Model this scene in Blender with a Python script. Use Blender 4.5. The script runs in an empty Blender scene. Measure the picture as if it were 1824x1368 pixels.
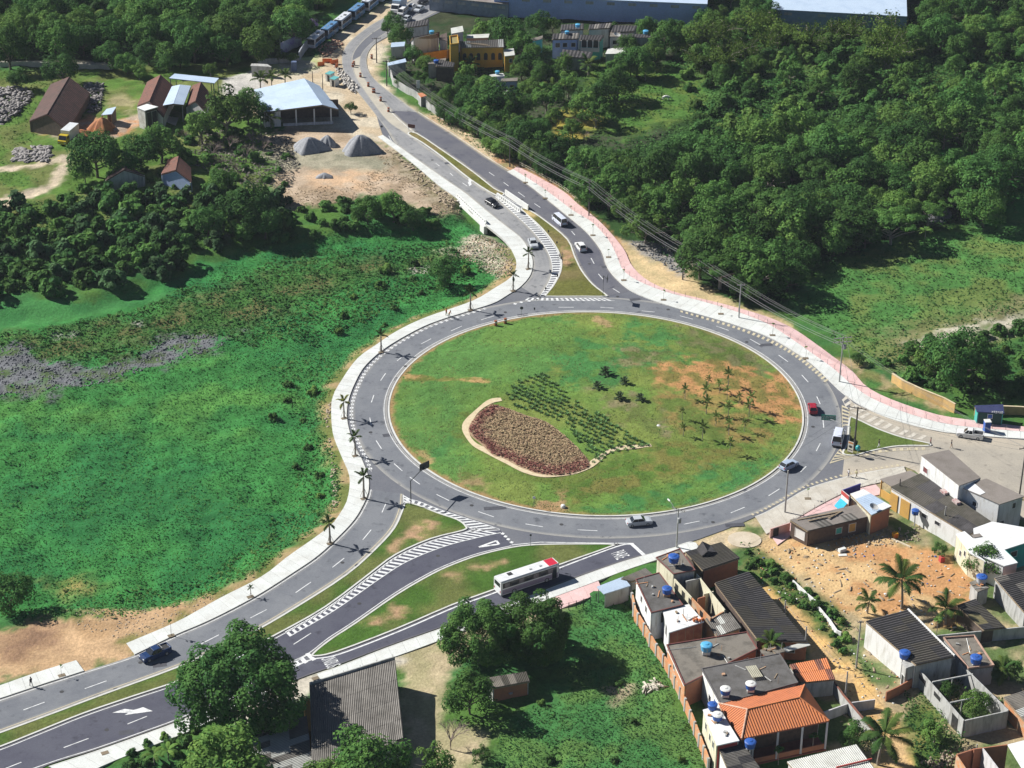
import bpy, bmesh, math, random
import numpy as np
from mathutils import Vector, Matrix
from mathutils.geometry import tessellate_polygon

random.seed(7)
rad = math.radians
C = bpy.context.scene.collection
S = bpy.context.scene

# ------------------------------------------------------------------ camera, world, sun, exposure
CAM_H, CAM_F, CAM_PITCH, CAM_ROLL = 215.0, 4000.0, rad(28.80), rad(0.56)
_cp, _sp, _cr, _sr = math.cos(CAM_PITCH), math.sin(CAM_PITCH), math.cos(CAM_ROLL), math.sin(CAM_ROLL)
_FWD = Vector((0, _cp, -_sp))
_R0, _U0 = Vector((1, 0, 0)), Vector((0, _sp, _cp))
_RIGHT = _cr * _R0 + _sr * _U0
_UP = _cr * _U0 - _sr * _R0
cam = bpy.data.objects.new('camera', bpy.data.cameras.new('camera'))
C.objects.link(cam)
cam.matrix_world = Matrix((
 (_RIGHT.x, _UP.x, -_FWD.x, 0), (_RIGHT.y, _UP.y, -_FWD.y, 0), (_RIGHT.z, _UP.z, -_FWD.z, CAM_H), (0, 0, 0, 1)))
cam.data.sensor_width = 36.0
cam.data.lens = 36.0 * CAM_F / 1824.0
cam.data.clip_start, cam.data.clip_end = 1.0, 9000.0
S.camera = cam

SUN_EL = rad(37.5)
SUN_AZ = Vector((-0.93, 0.37))          # horizontal direction towards the sun
SUN_AZ.normalize()
w = bpy.data.worlds.new('World')
S.world = w
w.use_nodes = True
_nt = w.node_tree
_nt.nodes.clear()
_sky = _nt.nodes.new('ShaderNodeTexSky')
_sky.sky_type = 'NISHITA'
_sky.sun_disc = False
_sky.air_density, _sky.dust_density, _sky.ozone_density = 0.6, 0.15, 1.5
_sky.sun_elevation = SUN_EL
_sky.sun_rotation = math.atan2(SUN_AZ.x, SUN_AZ.y) % (2 * math.pi)
_bg = _nt.nodes.new('ShaderNodeBackground')
_bg.inputs['Strength'].default_value = 0.05
_out = _nt.nodes.new('ShaderNodeOutputWorld')
_nt.links.new(_sky.outputs[0], _bg.inputs[0])
_nt.links.new(_bg.outputs[0], _out.inputs[0])

sun = bpy.data.objects.new('sun', bpy.data.lights.new('sun', 'SUN'))
C.objects.link(sun)
sun.data.energy = 5.0
sun.data.angle = rad(0.5)
sun.data.color = (1.0, 0.97, 0.92)
_d = Vector((SUN_AZ.x * math.cos(SUN_EL), SUN_AZ.y * math.cos(SUN_EL), math.sin(SUN_EL)))
sun.rotation_euler = _d.to_track_quat('Z', 'Y').to_euler()
sun.location = (-100, 400, 300)

S.view_settings.view_transform = 'Standard'
S.view_settings.look = 'None'
S.view_settings.exposure = 0.58
S.view_settings.gamma = 1.0
S.view_settings.use_curve_mapping = False
S.render.engine = 'CYCLES'
S.cycles.max_bounces = 4
S.cycles.diffuse_bounces = 1
S.cycles.transparent_max_bounces = 4

# ------------------------------------------------------------------ surveying helpers
def G(px, py, z=0.0):
 """point of the photographed place at height z that the survey pixel (1824 wide) sees"""
 dx, dy = px - 912.0, py - 684.0
 x = _cr * dx + _sr * dy
 y = -_sr * dx + _cr * dy
 dz = -CAM_F * _sp - y * _cp
 t = (z - CAM_H) / dz
 return Vector((x * t, (CAM_F * _cp - y * _sp) * t, z))

def proj(p):
 d = Vector(p) - Vector((0, 0, CAM_H))
 k = CAM_F / d.dot(_FWD)
 return 912 + k * d.dot(_RIGHT), 684 - k * d.dot(_UP)

def height_of(base, top_py):
 """height of an upright thing standing on base whose top is seen at row top_py"""
 lo, hi = 0.0, 60.0
 for _ in range(40):
  m = (lo + hi) / 2
  if proj((base[0], base[1], base[2] + m))[1] > top_py:
   lo = m
  else:
   hi = m
 return lo

def px_per_m(p):
 d = Vector(p) - Vector((0, 0, CAM_H))
 return CAM_F / d.dot(_FWD)

# ------------------------------------------------------------------ numpy noise
def _hash(ix, iy, seed):
 n = (ix.astype(np.int64) * 374761393 + iy.astype(np.int64) * 668265263 + seed * 974634777) & 0x7fffffff
 n = ((n ^ (n >> 13)) * 1274126177) & 0x7fffffff
 return ((n ^ (n >> 16)) & 0xffff) / 65535.0

def vnoise(x, y, seed=0):
 ix, iy = np.floor(x), np.floor(y)
 fx, fy = x - ix, y - iy
 fx = fx * fx * (3 - 2 * fx)
 fy = fy * fy * (3 - 2 * fy)
 a, b = _hash(ix, iy, seed), _hash(ix + 1, iy, seed)
 c, d = _hash(ix, iy + 1, seed), _hash(ix + 1, iy + 1, seed)
 return (a * (1 - fx) + b * fx) * (1 - fy) + (c * (1 - fx) + d * fx) * fy

def fbm(x, y, scale, octaves=3, seed=0):
 s, a, t = 0.0, 1.0, 0.0
 x, y = x / scale, y / scale
 for o in range(octaves):
  s = s + a * vnoise(x, y, seed + o * 17)
  t += a
  a *= 0.5
  x, y = x * 2.03 + 11.3, y * 2.03 + 5.7
 return s / t

def smooth(e0, e1, v):
 t = np.clip((v - e0) / (e1 - e0), 0, 1)
 return t * t * (3 - 2 * t)

def poly_dist(px, py, poly):
 """signed distance to a polygon, positive inside"""
 inside = np.zeros(px.shape, bool)
 best = np.full(px.shape, 1e9)
 n = len(poly)
 for i in range(n):
  x0, y0 = poly[i][0], poly[i][1]
  x1, y1 = poly[(i + 1) % n][0], poly[(i + 1) % n][1]
  ex, ey = x1 - x0, y1 - y0
  l2 = ex * ex + ey * ey + 1e-9
  t = np.clip(((px - x0) * ex + (py - y0) * ey) / l2, 0, 1)
  best = np.minimum(best, (px - x0 - t * ex) ** 2 + (py - y0 - t * ey) ** 2)
  cond = ((y0 > py) != (y1 > py)) & (px < (x1 - x0) * (py - y0) / (y1 - y0 + 1e-12) + x0)
  inside ^= cond
 d = np.sqrt(best)
 return np.where(inside, d, -d)

def line_dist(px, py, line):
 best = np.full(px.shape, 1e9)
 for i in range(len(line) - 1):
  x0, y0 = line[i][0], line[i][1]
  x1, y1 = line[i + 1][0], line[i + 1][1]
  ex, ey = x1 - x0, y1 - y0
  t = np.clip(((px - x0) * ex + (py - y0) * ey) / (ex * ex + ey * ey + 1e-9), 0, 1)
  best = np.minimum(best, (px - x0 - t * ex) ** 2 + (py - y0 - t * ey) ** 2)
 return np.sqrt(best)

# ------------------------------------------------------------------ materials
def _nodes(name):
 m = bpy.data.materials.new(name)
 m.use_nodes = True
 nt = m.node_tree
 return m, nt, nt.nodes['Principled BSDF']

def N(nt, kind, **kw):
 n = nt.nodes.new(kind)
 for k, v in kw.items():
  setattr(n, k, v)
 return n

def mix(nt, fac, a, b, mode='MIX'):
 n = N(nt, 'ShaderNodeMix', data_type='RGBA', blend_type=mode)
 for sock, v in ((n.inputs[0], fac), (n.inputs[6], a), (n.inputs[7], b)):
  if hasattr(v, 'is_linked') or hasattr(v, 'links'):
   nt.links.new(v, sock)
  elif isinstance(v, (int, float)):
   sock.default_value = v
  else:
   sock.default_value = (v[0], v[1], v[2], 1)
 return n.outputs[2]

def noise_fac(nt, scale, lo, hi, detail=4.0, coord='Object', rough=0.6, stretch=None):
 tc = N(nt, 'ShaderNodeNewGeometry') if coord == 'World' else N(nt, 'ShaderNodeTexCoord')
 src = tc.outputs['Position'] if coord == 'World' else tc.outputs[coord]
 if stretch:
  mp = N(nt, 'ShaderNodeMapping')
  mp.inputs['Scale'].default_value = stretch
  nt.links.new(src, mp.inputs[0])
  src = mp.outputs[0]
 t = N(nt, 'ShaderNodeTexNoise')
 t.inputs['Scale'].default_value = scale
 t.inputs['Detail'].default_value = detail
 t.inputs['Roughness'].default_value = rough
 nt.links.new(src, t.inputs['Vector'])
 r = N(nt, 'ShaderNodeMapRange')
 r.inputs[1].default_value, r.inputs[2].default_value = lo, hi
 nt.links.new(t.outputs['Fac'], r.inputs[0])
 return r.outputs[0]

def bump(nt, bsdf, scale, strength, dist=0.1, coord='World'):
 tc = N(nt, 'ShaderNodeNewGeometry') if coord == 'World' else N(nt, 'ShaderNodeTexCoord')
 src = tc.outputs['Position'] if coord == 'World' else tc.outputs[coord]
 t = N(nt, 'ShaderNodeTexNoise')
 t.inputs['Scale'].default_value = scale
 t.inputs['Detail'].default_value = 4
 nt.links.new(src, t.inputs['Vector'])
 b = N(nt, 'ShaderNodeBump')
 b.inputs['Strength'].default_value = strength
 b.inputs['Distance'].default_value = dist
 nt.links.new(t.outputs['Fac'], b.inputs['Height'])
 nt.links.new(b.outputs[0], bsdf.inputs['Normal'])

_mats = {}
def M(name, col, col2=None, scale=1.0, lo=0.4, hi=0.7, rough=0.8, metal=0.0, bmp=0.0, bscale=3.0, vary=0.0, coord='World', stretch=None):
 """one procedural surface: base colour broken up by a second colour (wear, stain, dust) in noise patches"""
 if name in _mats:
  return _mats[name]
 m, nt, b = _nodes(name)
 b.inputs['Roughness'].default_value = rough
 b.inputs['Metallic'].default_value = metal
 if col2 is None:
  col2 = tuple(c * 0.78 for c in col)
 c = mix(nt, noise_fac(nt, scale, lo, hi, coord=coord, stretch=stretch), col, col2)
 fine = noise_fac(nt, scale * 9 + 1.5, 0.25, 0.75, coord=coord)
 c = mix(nt, 1.0, c, mix(nt, fine, (0.86, 0.86, 0.86), (1.1, 1.1, 1.1)), 'MULTIPLY')
 if vary:
  oi = N(nt, 'ShaderNodeObjectInfo')
  r = N(nt, 'ShaderNodeMapRange')
  r.inputs[3].default_value, r.inputs[4].default_value = 1 - vary, 1 + vary
  nt.links.new(oi.outputs['Random'], r.inputs[0])
  vm = N(nt, 'ShaderNodeVectorMath', operation='SCALE')
  nt.links.new(c, vm.inputs[0])
  nt.links.new(r.outputs[0], vm.inputs['Scale'])
  c = vm.outputs[0]
 nt.links.new(c, b.inputs['Base Color'])
 if bmp:
  bump(nt, b, bscale, bmp, coord=coord)
 _mats[name] = m
 return m

def foliage(name, a, b2, dark=0.55, vary=0.34, transl=0.25):
 """leaves: two greens mixed per leaf, whole plants a little lighter or darker than each other"""
 if name in _mats:
  return _mats[name]
 m, nt, b = _nodes(name)
 at = N(nt, 'ShaderNodeAttribute', attribute_name='tint')
 c = mix(nt, at.outputs['Fac'], a, b2)
 oi = N(nt, 'ShaderNodeObjectInfo')
 r = N(nt, 'ShaderNodeMapRange')
 r.inputs[3].default_value, r.inputs[4].default_value = 1 - vary, 1 + vary
 nt.links.new(oi.outputs['Random'], r.inputs[0])
 vm = N(nt, 'ShaderNodeVectorMath', operation='SCALE')
 nt.links.new(c, vm.inputs[0])
 nt.links.new(r.outputs[0], vm.inputs['Scale'])
 nt.links.new(vm.outputs[0], b.inputs['Base Color'])
 b.inputs['Roughness'].default_value = 0.75
 b.inputs['Specular IOR Level'].default_value = 0.1
 tr = N(nt, 'ShaderNodeBsdfTranslucent')
 nt.links.new(vm.outputs[0], tr.inputs[0])
 ms = N(nt, 'ShaderNodeMixShader')
 ms.inputs[0].default_value = transl
 nt.links.new(b.outputs[0], ms.inputs[1])
 nt.links.new(tr.outputs[0], ms.inputs[2])
 nt.links.new(ms.outputs[0], nt.nodes['Material Output'].inputs[0])
 _mats[name] = m
 return m

def painted(name, rough=0.95, fine_scale=1.6, fine=0.35, bmp=0.5, bscale=2.2):
 """ground whose albedo was laid out as an attribute 'ground', with fine noise on top"""
 m, nt, b = _nodes(name)
 at = N(nt, 'ShaderNodeAttribute', attribute_name='ground')
 f1 = noise_fac(nt, fine_scale, 0.3, 0.7, detail=6, coord='World', rough=0.75)
 c = mix(nt, 1.0, at.outputs['Color'], mix(nt, f1, (1 - fine, 1 - fine, 1 - fine), (1 + fine, 1 + fine, 1 + fine)), 'MULTIPLY')
 nt.links.new(c, b.inputs['Base Color'])
 b.inputs['Roughness'].default_value = rough
 b.inputs['Specular IOR Level'].default_value = 0.1
 bump(nt, b, bscale, bmp, 0.25)
 _mats[name] = m
 return m

def asphalt(name, base, worn, dust, edge=0.10, track=0.5):
 """carriageway: tyre-polished lanes along the ribbon, dust gathered along both edges, patches"""
 m, nt, b = _nodes(name)
 at = N(nt, 'ShaderNodeAttribute', attribute_name='across')
 n1 = noise_fac(nt, 0.11, 0.38, 0.6, coord='World', detail=7, rough=0.7)
 c = mix(nt, n1, base, worn)
 # wheel tracks
 wv = N(nt, 'ShaderNodeMath', operation='MULTIPLY')
 nt.links.new(at.outputs['Fac'], wv.inputs[0])
 wv.inputs[1].default_value = 4 * math.pi * 2
 cs = N(nt, 'ShaderNodeMath', operation='COSINE')
 nt.links.new(wv.outputs[0], cs.inputs[0])
 mr = N(nt, 'ShaderNodeMapRange')
 mr.inputs[1].default_value, mr.inputs[2].default_value = -1, 1
 mr.inputs[3].default_value, mr.inputs[4].default_value = 0, 0.4 * track
 nt.links.new(cs.outputs[0], mr.inputs[0])
 c = mix(nt, mr.outputs[0], c, worn)
 # dust along the edges: 1-|2u-1| small
 a1 = N(nt, 'ShaderNodeMath', operation='SUBTRACT'); a1.inputs[0].default_value = 0.5
 nt.links.new(at.outputs['Fac'], a1.inputs[1])
 a2 = N(nt, 'ShaderNodeMath', operation='ABSOLUTE'); nt.links.new(a1.outputs[0], a2.inputs[0])
 n2 = noise_fac(nt, 0.25, 0.2, 0.8, coord='World')
 a3 = N(nt, 'ShaderNodeMath', operation='MULTIPLY_ADD')
 nt.links.new(n2, a3.inputs[0]); a3.inputs[1].default_value = 0.08
 nt.links.new(a2.outputs[0], a3.inputs[2])
 mr2 = N(nt, 'ShaderNodeMapRange')
 mr2.inputs[1].default_value, mr2.inputs[2].default_value = 0.5 - edge, 0.56
 mr2.inputs[3].default_value, mr2.inputs[4].default_value = 0, 0.75
 nt.links.new(a3.outputs[0], mr2.inputs[0])
 c = mix(nt, mr2.outputs[0], c, dust)
 f = noise_fac(nt, 3.0, 0.3, 0.7, coord='World', detail=8)
 c = mix(nt, 1.0, c, mix(nt, f, (0.9, 0.9, 0.9), (1.08, 1.08, 1.08)), 'MULTIPLY')
 # oil drips and patches of newer surfacing
 n3 = noise_fac(nt, 0.5, 0.58, 0.7, coord='World', detail=6)
 c = mix(nt, n3, c, tuple(v * 0.68 for v in base))
 nt.links.new(c, b.inputs['Base Color'])
 b.inputs['Roughness'].default_value = 0.85
 bump(nt, b, 12, 0.15, 0.02)
 _mats[name] = m
 return m

# ------------------------------------------------------------------ object helpers
def tag(o, label=None, cat=None, group=None, kind=None):
 if label: o['label'] = label
 if cat: o['category'] = cat
 if group: o['group'] = group
 if kind: o['kind'] = kind
 return o

def thing(name, label, cat, loc=(0, 0, 0), rotz=0.0, group=None):
 o = bpy.data.objects.new(name, None)
 C.objects.link(o)
 o.empty_display_size = 0.3
 o.location = loc
 o.rotation_euler = (0, 0, rotz)
 return tag(o, label, cat, group)

def link_mesh(name, me, parent=None):
 o = bpy.data.objects.new(name, me)
 C.objects.link(o)
 if parent is not None:
  o.parent = parent
 return o

class MB:
 """collects shapes into one mesh"""
 def __init__(self, org=(0, 0, 0)):
  self.v, self.f, self.m = [], [], []
  self.o = Vector(org)
  self.mi = 0

 def add(self, vs, fs):
  k = len(self.v)
  self.v += [tuple(Vector(p) - self.o) for p in vs]
  self.f += [tuple(i + k for i in f) for f in fs]
  self.m += [self.mi] * len(fs)
  return self

 def box(self, c, s, rz=0.0, tilt=None):
  x, y, z = s[0] / 2, s[1] / 2, s[2] / 2
  R = Matrix.Rotation(rz, 3, 'Z')
  if tilt is not None:
   R = R @ tilt
  c = Vector(c)
  vs = [c + R @ Vector((sx * x, sy * y, sz * z)) for sz in (-1, 1) for sy in (-1, 1) for sx in (-1, 1)]
  return self.add(vs, [(0, 2, 3, 1), (4, 5, 7, 6), (0, 1, 5, 4), (2, 6, 7, 3), (0, 4, 6, 2), (1, 3, 7, 5)])

 def beam(self, a, b, wd, ht):
  """bar from a to b, wd wide (horizontal), ht high, centred"""
  a, b = Vector(a), Vector(b)
  d = (b - a).normalized()
  s = d.cross(Vector((0, 0, 1)))
  s = s.normalized() if s.length > 1e-4 else Vector((1, 0, 0))
  u = s.cross(d)
  vs = [p + s * i * wd / 2 + u * j * ht / 2 for p in (a, b) for i, j in ((-1, -1), (1, -1), (1, 1), (-1, 1))]
  return self.add(vs, [(3, 2, 1, 0), (4, 5, 6, 7), (0, 1, 5, 4), (1, 2, 6, 5), (2, 3, 7, 6), (3, 0, 4, 7)])

 def prism(self, poly, z0, z1):
  """poly: list of points; z0/z1 numbers or None to use the point's own z (+offset)"""
  n = len(poly)
  P = [Vector((p[0], p[1], 0)) for p in poly]
  area = sum(P[i].x * P[(i + 1) % n].y - P[(i + 1) % n].x * P[i].y for i in range(n))
  if area < 0:
   poly = list(reversed(poly)); P.reverse()
  lo = [(p.x, p.y, z0 if not isinstance(z0, (list, tuple)) else z0[i]) for i, p in enumerate(P)]
  if z1 is None:
   hi = [(p[0], p[1], p[2]) for p in poly]
  else:
   hi = [(p.x, p.y, z1) for p in P]
  if z0 is None:
   lo = [(p[0], p[1], p[2] - 0.18) for p in poly]
  tris = tessellate_polygon([P])
  fs = []
  for t in tris:
   a, b2, c = P[t[0]], P[t[1]], P[t[2]]
   if (b2 - a).cross(c - a).z < 0:
    t = (t[0], t[2], t[1])
   fs.append(tuple(i + n for i in t))
   fs.append((t[2], t[1], t[0]))
  for i in range(n):
   j = (i + 1) % n
   fs.append((i, j, j + n, i + n))
  return self.add(lo + hi, fs)

 def tube(self, path, r, n=6, caps=True):
  path = [Vector(p) for p in path]
  rs = r if isinstance(r, (list, tuple)) else [r] * len(path)
  vs, fs = [], []
  for i, p in enumerate(path):
   d = (path[min(i + 1, len(path) - 1)] - path[max(i - 1, 0)])
   d = d.normalized() if d.length > 1e-9 else Vector((0, 0, 1))
   s = d.cross(Vector((0, 0, 1)))
   s = s.normalized() if s.length > 1e-3 else Vector((1, 0, 0))
   u = d.cross(s)
   vs += [p + (s * math.cos(2 * math.pi * k / n) + u * math.sin(2 * math.pi * k / n)) * rs[i] for k in range(n)]
  for i in range(len(path) - 1):
   for k in range(n):
    a, b2 = i * n + k, i * n + (k + 1) % n
    fs.append((a, b2, b2 + n, a + n))
  if caps:
   fs.append(tuple(range(n)))
   fs.append(tuple(range((len(path) - 1) * n, len(path) * n))[::-1])
  return self.add(vs, fs)

 def lathe(self, c, prof, n=16):
  """prof: list of (radius, z)"""
  c = Vector(c)
  vs, fs = [], []
  for r, z in prof:
   vs += [c + Vector((r * math.cos(2 * math.pi * k / n), r * math.sin(2 * math.pi * k / n), z)) for k in range(n)]
  for i in range(len(prof) - 1):
   for k in range(n):
    a, b2 = i * n + k, i * n + (k + 1) % n
    fs.append((a, b2, b2 + n, a + n))
  fs.append(tuple(range(n))[::-1])
  fs.append(tuple(range((len(prof) - 1) * n, len(prof) * n)))
  return self.add(vs, fs)

 def loft(self, rings, caps=True):
  n = len(rings[0])
  vs, fs = [], []
  for r in rings:
   vs += list(r)
  for i in range(len(rings) - 1):
   for k in range(n):
    a, b2 = i * n + k, i * n + (k + 1) % n
    fs.append((a, b2, b2 + n, a + n))
  if caps:
   fs.append(tuple(range(n))[::-1])
   fs.append(tuple(range((len(rings) - 1) * n, len(rings) * n)))
  return self.add(vs, fs)

 def quad(self, a, b, c, d):
  return self.add([a, b, c, d], [(0, 1, 2, 3)])

 def mesh(self, name, mats, smooth_=False, fix=True):
  me = bpy.data.meshes.new(name)
  me.from_pydata(self.v, [], self.f)
  if not isinstance(mats, (list, tuple)):
   mats = [mats]
  for m in mats:
   me.materials.append(m)
  if len(mats) > 1:
   me.polygons.foreach_set('material_index', self.m)
  if fix:
   bm = bmesh.new()
   bm.from_mesh(me)
   bmesh.ops.recalc_face_normals(bm, faces=bm.faces)
   bm.to_mesh(me)
   bm.free()
  if smooth_:
   me.polygons.foreach_set('use_smooth', [True] * len(me.polygons))
  me.update()
  return me

 def build(self, name, mats, parent=None, smooth_=False, fix=True, label=None):
  o = link_mesh(name, self.mesh(name, mats, smooth_, fix), parent)
  if label: o['label'] = label
  return o

def dup(root, loc, rotz=0.0, label=None, group=None, scale=1.0, name=None):
 """a copy of a thing with copies of its parts and sub-parts (meshes shared)"""
 r = root.copy()
 C.objects.link(r)
 if name: r.name = name
 r.location = loc
 r.rotation_euler = (0, 0, rotz)
 r.scale = (scale, scale, scale) if isinstance(scale, (int, float)) else scale
 if label: r['label'] = label
 if group: r['group'] = group
 for ch in list(root.children):
  c = ch.copy(); C.objects.link(c); c.parent = r
  for g in list(ch.children):
   d = g.copy(); C.objects.link(d); d.parent = c
 return r

def remove_tree(root):
 for ch in list(root.children):
  remove_tree(ch)
 bpy.data.objects.remove(root)

def np_mesh(name, verts, quads, mat, tint=None, parent=None, kind=None, link=True):
 """quads or triangles from numpy arrays"""
 me = bpy.data.meshes.new(name)
 k = quads.shape[1]
 me.vertices.add(len(verts)); me.vertices.foreach_set('co', np.ascontiguousarray(verts, np.float32).ravel())
 me.loops.add(quads.size); me.loops.foreach_set('vertex_index', quads.astype(np.int32).ravel())
 me.polygons.add(len(quads))
 me.polygons.foreach_set('loop_start', np.arange(0, quads.size, k, dtype=np.int32))
 me.polygons.foreach_set('loop_total', np.full(len(quads), k, np.int32))
 me.update(calc_edges=True)
 if tint is not None:
  a = me.attributes.new('tint', 'FLOAT', 'FACE')
  a.data.foreach_set('value', tint.astype(np.float32))
 me.materials.append(mat)
 if not link:
  return me
 o = link_mesh(name, me, parent)
 if kind: o['kind'] = kind
 return o

# ------------------------------------------------------------------ polylines
def W(pxs, z=0.0):
 return [G(x, y, z) for x, y in pxs]

def catmull(pts, per=6, closed=False):
 out = []
 n = len(pts)
 rng = range(n if closed else n - 1)
 for i in rng:
  if closed:
   p0, p1, p2, p3 = pts[(i - 1) % n], pts[i], pts[(i + 1) % n], pts[(i + 2) % n]
  else:
   p1, p2 = pts[i], pts[i + 1]
   p0 = pts[i - 1] if i else p1 * 2 - p2
   p3 = pts[i + 2] if i + 2 < n else p2 * 2 - p1
  for k in range(per):
   t = k / per
   out.append(0.5 * ((2 * p1) + (p2 - p0) * t + (2 * p0 - 5 * p1 + 4 * p2 - p3) * t * t + (3 * p1 - p0 - 3 * p2 + p3) * t ** 3))
 if not closed:
  out.append(pts[-1].copy())
 return out

def resample(pts, n):
 d = [0.0]
 for a, b in zip(pts, pts[1:]):
  d.append(d[-1] + (b - a).length)
 out, j = [], 0
 for i in range(n):
  s = d[-1] * i / (n - 1)
  while j < len(d) - 2 and d[j + 1] < s:
   j += 1
  seg = d[j + 1] - d[j]
  out.append(pts[j].lerp(pts[j + 1], (s - d[j]) / seg if seg > 1e-9 else 0))
 return out

def length(pts):
 return sum((b - a).length for a, b in zip(pts, pts[1:]))

def offset(pts, d, closed=False):
 """shift a ground polyline sideways by d metres (to its left)"""
 out, n = [], len(pts)
 for i in range(n):
  a = pts[(i - 1) % n] if closed else pts[max(i - 1, 0)]
  b = pts[(i + 1) % n] if closed else pts[min(i + 1, n - 1)]
  t = (b - a); t.z = 0
  t = t.normalized() if t.length > 1e-9 else Vector((1, 0, 0))
  dd = d[i] if isinstance(d, (list, tuple)) else d
  out.append(pts[i] + Vector((-t.y, t.x, 0)) * dd)
 return out

def ribbon(name, L, R, z, mat, m=10, step=2.0, parent=None, kind='structure'):
 """a sheet between two ground polylines with attributes across (0..1) and along (metres)"""
 n = max(2, int(max(length(L), length(R)) / step))
 L, R = resample(L, n), resample(R, n)
 vs, fs, ac = [], [], []
 for i in range(n):
  for k in range(m + 1):
   p = L[i].lerp(R[i], k / m)
   vs.append((p.x, p.y, z)); ac.append(k / m)
 for i in range(n - 1):
  for k in range(m):
   a = i * (m + 1) + k
   fs.append((a, a + 1, a + m + 2, a + m + 1))
 mb = MB(); mb.add(vs, fs)
 o = mb.build(name, mat, parent)
 me = o.data
 # face normals up
 at = me.attributes.new('across', 'FLOAT', 'POINT')
 at.data.foreach_set('value', ac)
 if kind and parent is None: o['kind'] = kind
 return o

def strip(mb, pts, wd, z, dz=0.0):
 """flat painted line along pts"""
 L, R = offset(pts, wd / 2), offset(pts, -wd / 2)
 vs = [(p.x, p.y, z) for p in L] + [(p.x, p.y, z) for p in R]
 n = len(pts)
 mb.add(vs, [(i, i + n, i + n + 1, i + 1) for i in range(n - 1)])

def wall_strip(mb, pts, wd, z0, z1):
 """a solid strip (kerb, low wall) centred on pts"""
 L, R = offset(pts, wd / 2), offset(pts, -wd / 2)
 n = len(pts)
 zz0 = z0 if isinstance(z0, list) else [z0] * n
 zz1 = z1 if isinstance(z1, list) else [z1] * n
 rings = []
 for i in range(n):
  rings.append([(L[i].x, L[i].y, zz0[i]), (R[i].x, R[i].y, zz0[i]), (R[i].x, R[i].y, zz1[i]), (L[i].x, L[i].y, zz1[i])])
 mb.loft(rings)
# ================================================================== materials used by the setting
DUST = (0.52, 0.46, 0.36)
ASPH_GREY = asphalt('asphalt_grey', (0.135, 0.145, 0.165), (0.19, 0.2, 0.215), (0.42, 0.4, 0.35), 0.10)
ASPH_DARK = asphalt('asphalt_new', (0.062, 0.063, 0.09), (0.085, 0.088, 0.115), (0.2, 0.19, 0.18), 0.05)
ASPH_OLD = asphalt('asphalt_old', (0.19, 0.195, 0.205), (0.3, 0.3, 0.3), (0.46, 0.43, 0.35), 0.12, 0.9)
ASPH_EAST = asphalt('asphalt_dusty', (0.34, 0.31, 0.26), (0.42, 0.38, 0.31), (0.5, 0.43, 0.33), 0.16, 0.2)
ASPH_BASE = M('asphalt_base', (0.115, 0.122, 0.145), (0.16, 0.165, 0.18), 0.08, 0.35, 0.65, 0.85)
CONC = M('pavement_concrete', (0.66, 0.68, 0.65), (0.55, 0.55, 0.51), 0.35, 0.45, 0.75, 0.9, vary=0.045)
CONC_DIRTY = M('concrete_dirty', (0.56, 0.53, 0.46), (0.44, 0.4, 0.33), 0.3, 0.4, 0.7, 0.9, vary=0.05)
JOINT = M('joint_sand', (0.5, 0.5, 0.47), None, 1.0)
PINK = M('pink_paving', (0.72, 0.5, 0.48), (0.66, 0.43, 0.4), 0.3, 0.4, 0.7, 0.9, vary=0.04)
KERB = M('kerb_concrete', (0.62, 0.62, 0.58), (0.45, 0.44, 0.4), 0.6, 0.5, 0.75, 0.9)
PAINT_W = M('road_paint_white', (0.76, 0.77, 0.76), (0.42, 0.43, 0.44), 1.1, 0.48, 0.72, 0.7)
PAINT_D = M('road_paint_dusty', (0.62, 0.58, 0.5), (0.42, 0.38, 0.31), 0.9, 0.42, 0.68, 0.8)
PAINT_Y = M('road_paint_worn', (0.6, 0.53, 0.36), (0.46, 0.41, 0.3), 0.6, 0.4, 0.7, 0.8)
GROUND = painted('ground_cover', fine=0.3)
LAWN = painted('lawn', fine=0.32, fine_scale=1.8, bmp=0.5, bscale=4)

# ================================================================== survey: edges of roads and pavements (survey pixels)
LS_R = [(682,241),(721,269),(760,297),(800,325),(829,345),(870,379),(903,405),(929,426),(944,450),(949,468),(945,490),(928,511),(908,524),(881,540),(838,554),(781,572),(743,588),(688,620),(651,652),(633,682),(622,710),(618,735),(621,762),(631,792),(646,822),(656,850),(657,872),(651,892),(631,927),(593,967),(561,995),(521,1022),(456,1063),(375,1105),(310,1133),(240,1167)]
LS_L = [(673,244),(712,273),(748,302),(783,332),(813,353),(840,378),(863,399),(900,430),(916,455),(920,470),(916,487),(905,499),(881,514),(841,537),(756,567),(706,591),(673,613),(636,640),(606,682),(593,707),(590,730),(593,772),(608,812),(621,842),(623,865),(618,893),(608,912),(591,935),(556,962),(513,992),(478,1020),(448,1038),(400,1062),(360,1084),(312,1110),(225,1147)]
RS_R = [(905,306),(947,333),(1012,385),(1047,415),(1072,447),(1082,475),(1099,497),(1124,518),(1162,535),(1212,551),(1262,565),(1312,580),(1368,600),(1414,625),(1451,652),(1481,681),(1504,702),(1539,725),(1589,747),(1664,767),(1739,776),(1840,783)]
RS_M = [(914,302),(966,335),(1021,376),(1054,396),(1083,427),(1098,455),(1110,482),(1138,502),(1187,521),(1249,537),(1312,556),(1366,577),(1406,602),(1446,630),(1484,657),(1512,682),(1543,705),(1576,721),(1616,737),(1676,754),(1734,762),(1840,771)]
RS_P = [(921,297),(957,315),(1004,342),(1029,364),(1062,390),(1087,415),(1112,446),(1124,472),(1146,495),(1174,511),(1212,524),(1287,542),(1366,565),(1414,587),(1451,612),(1489,640),(1518,662),(1544,690),(1589,713),(1664,738),(1714,747),(1840,763)]
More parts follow.
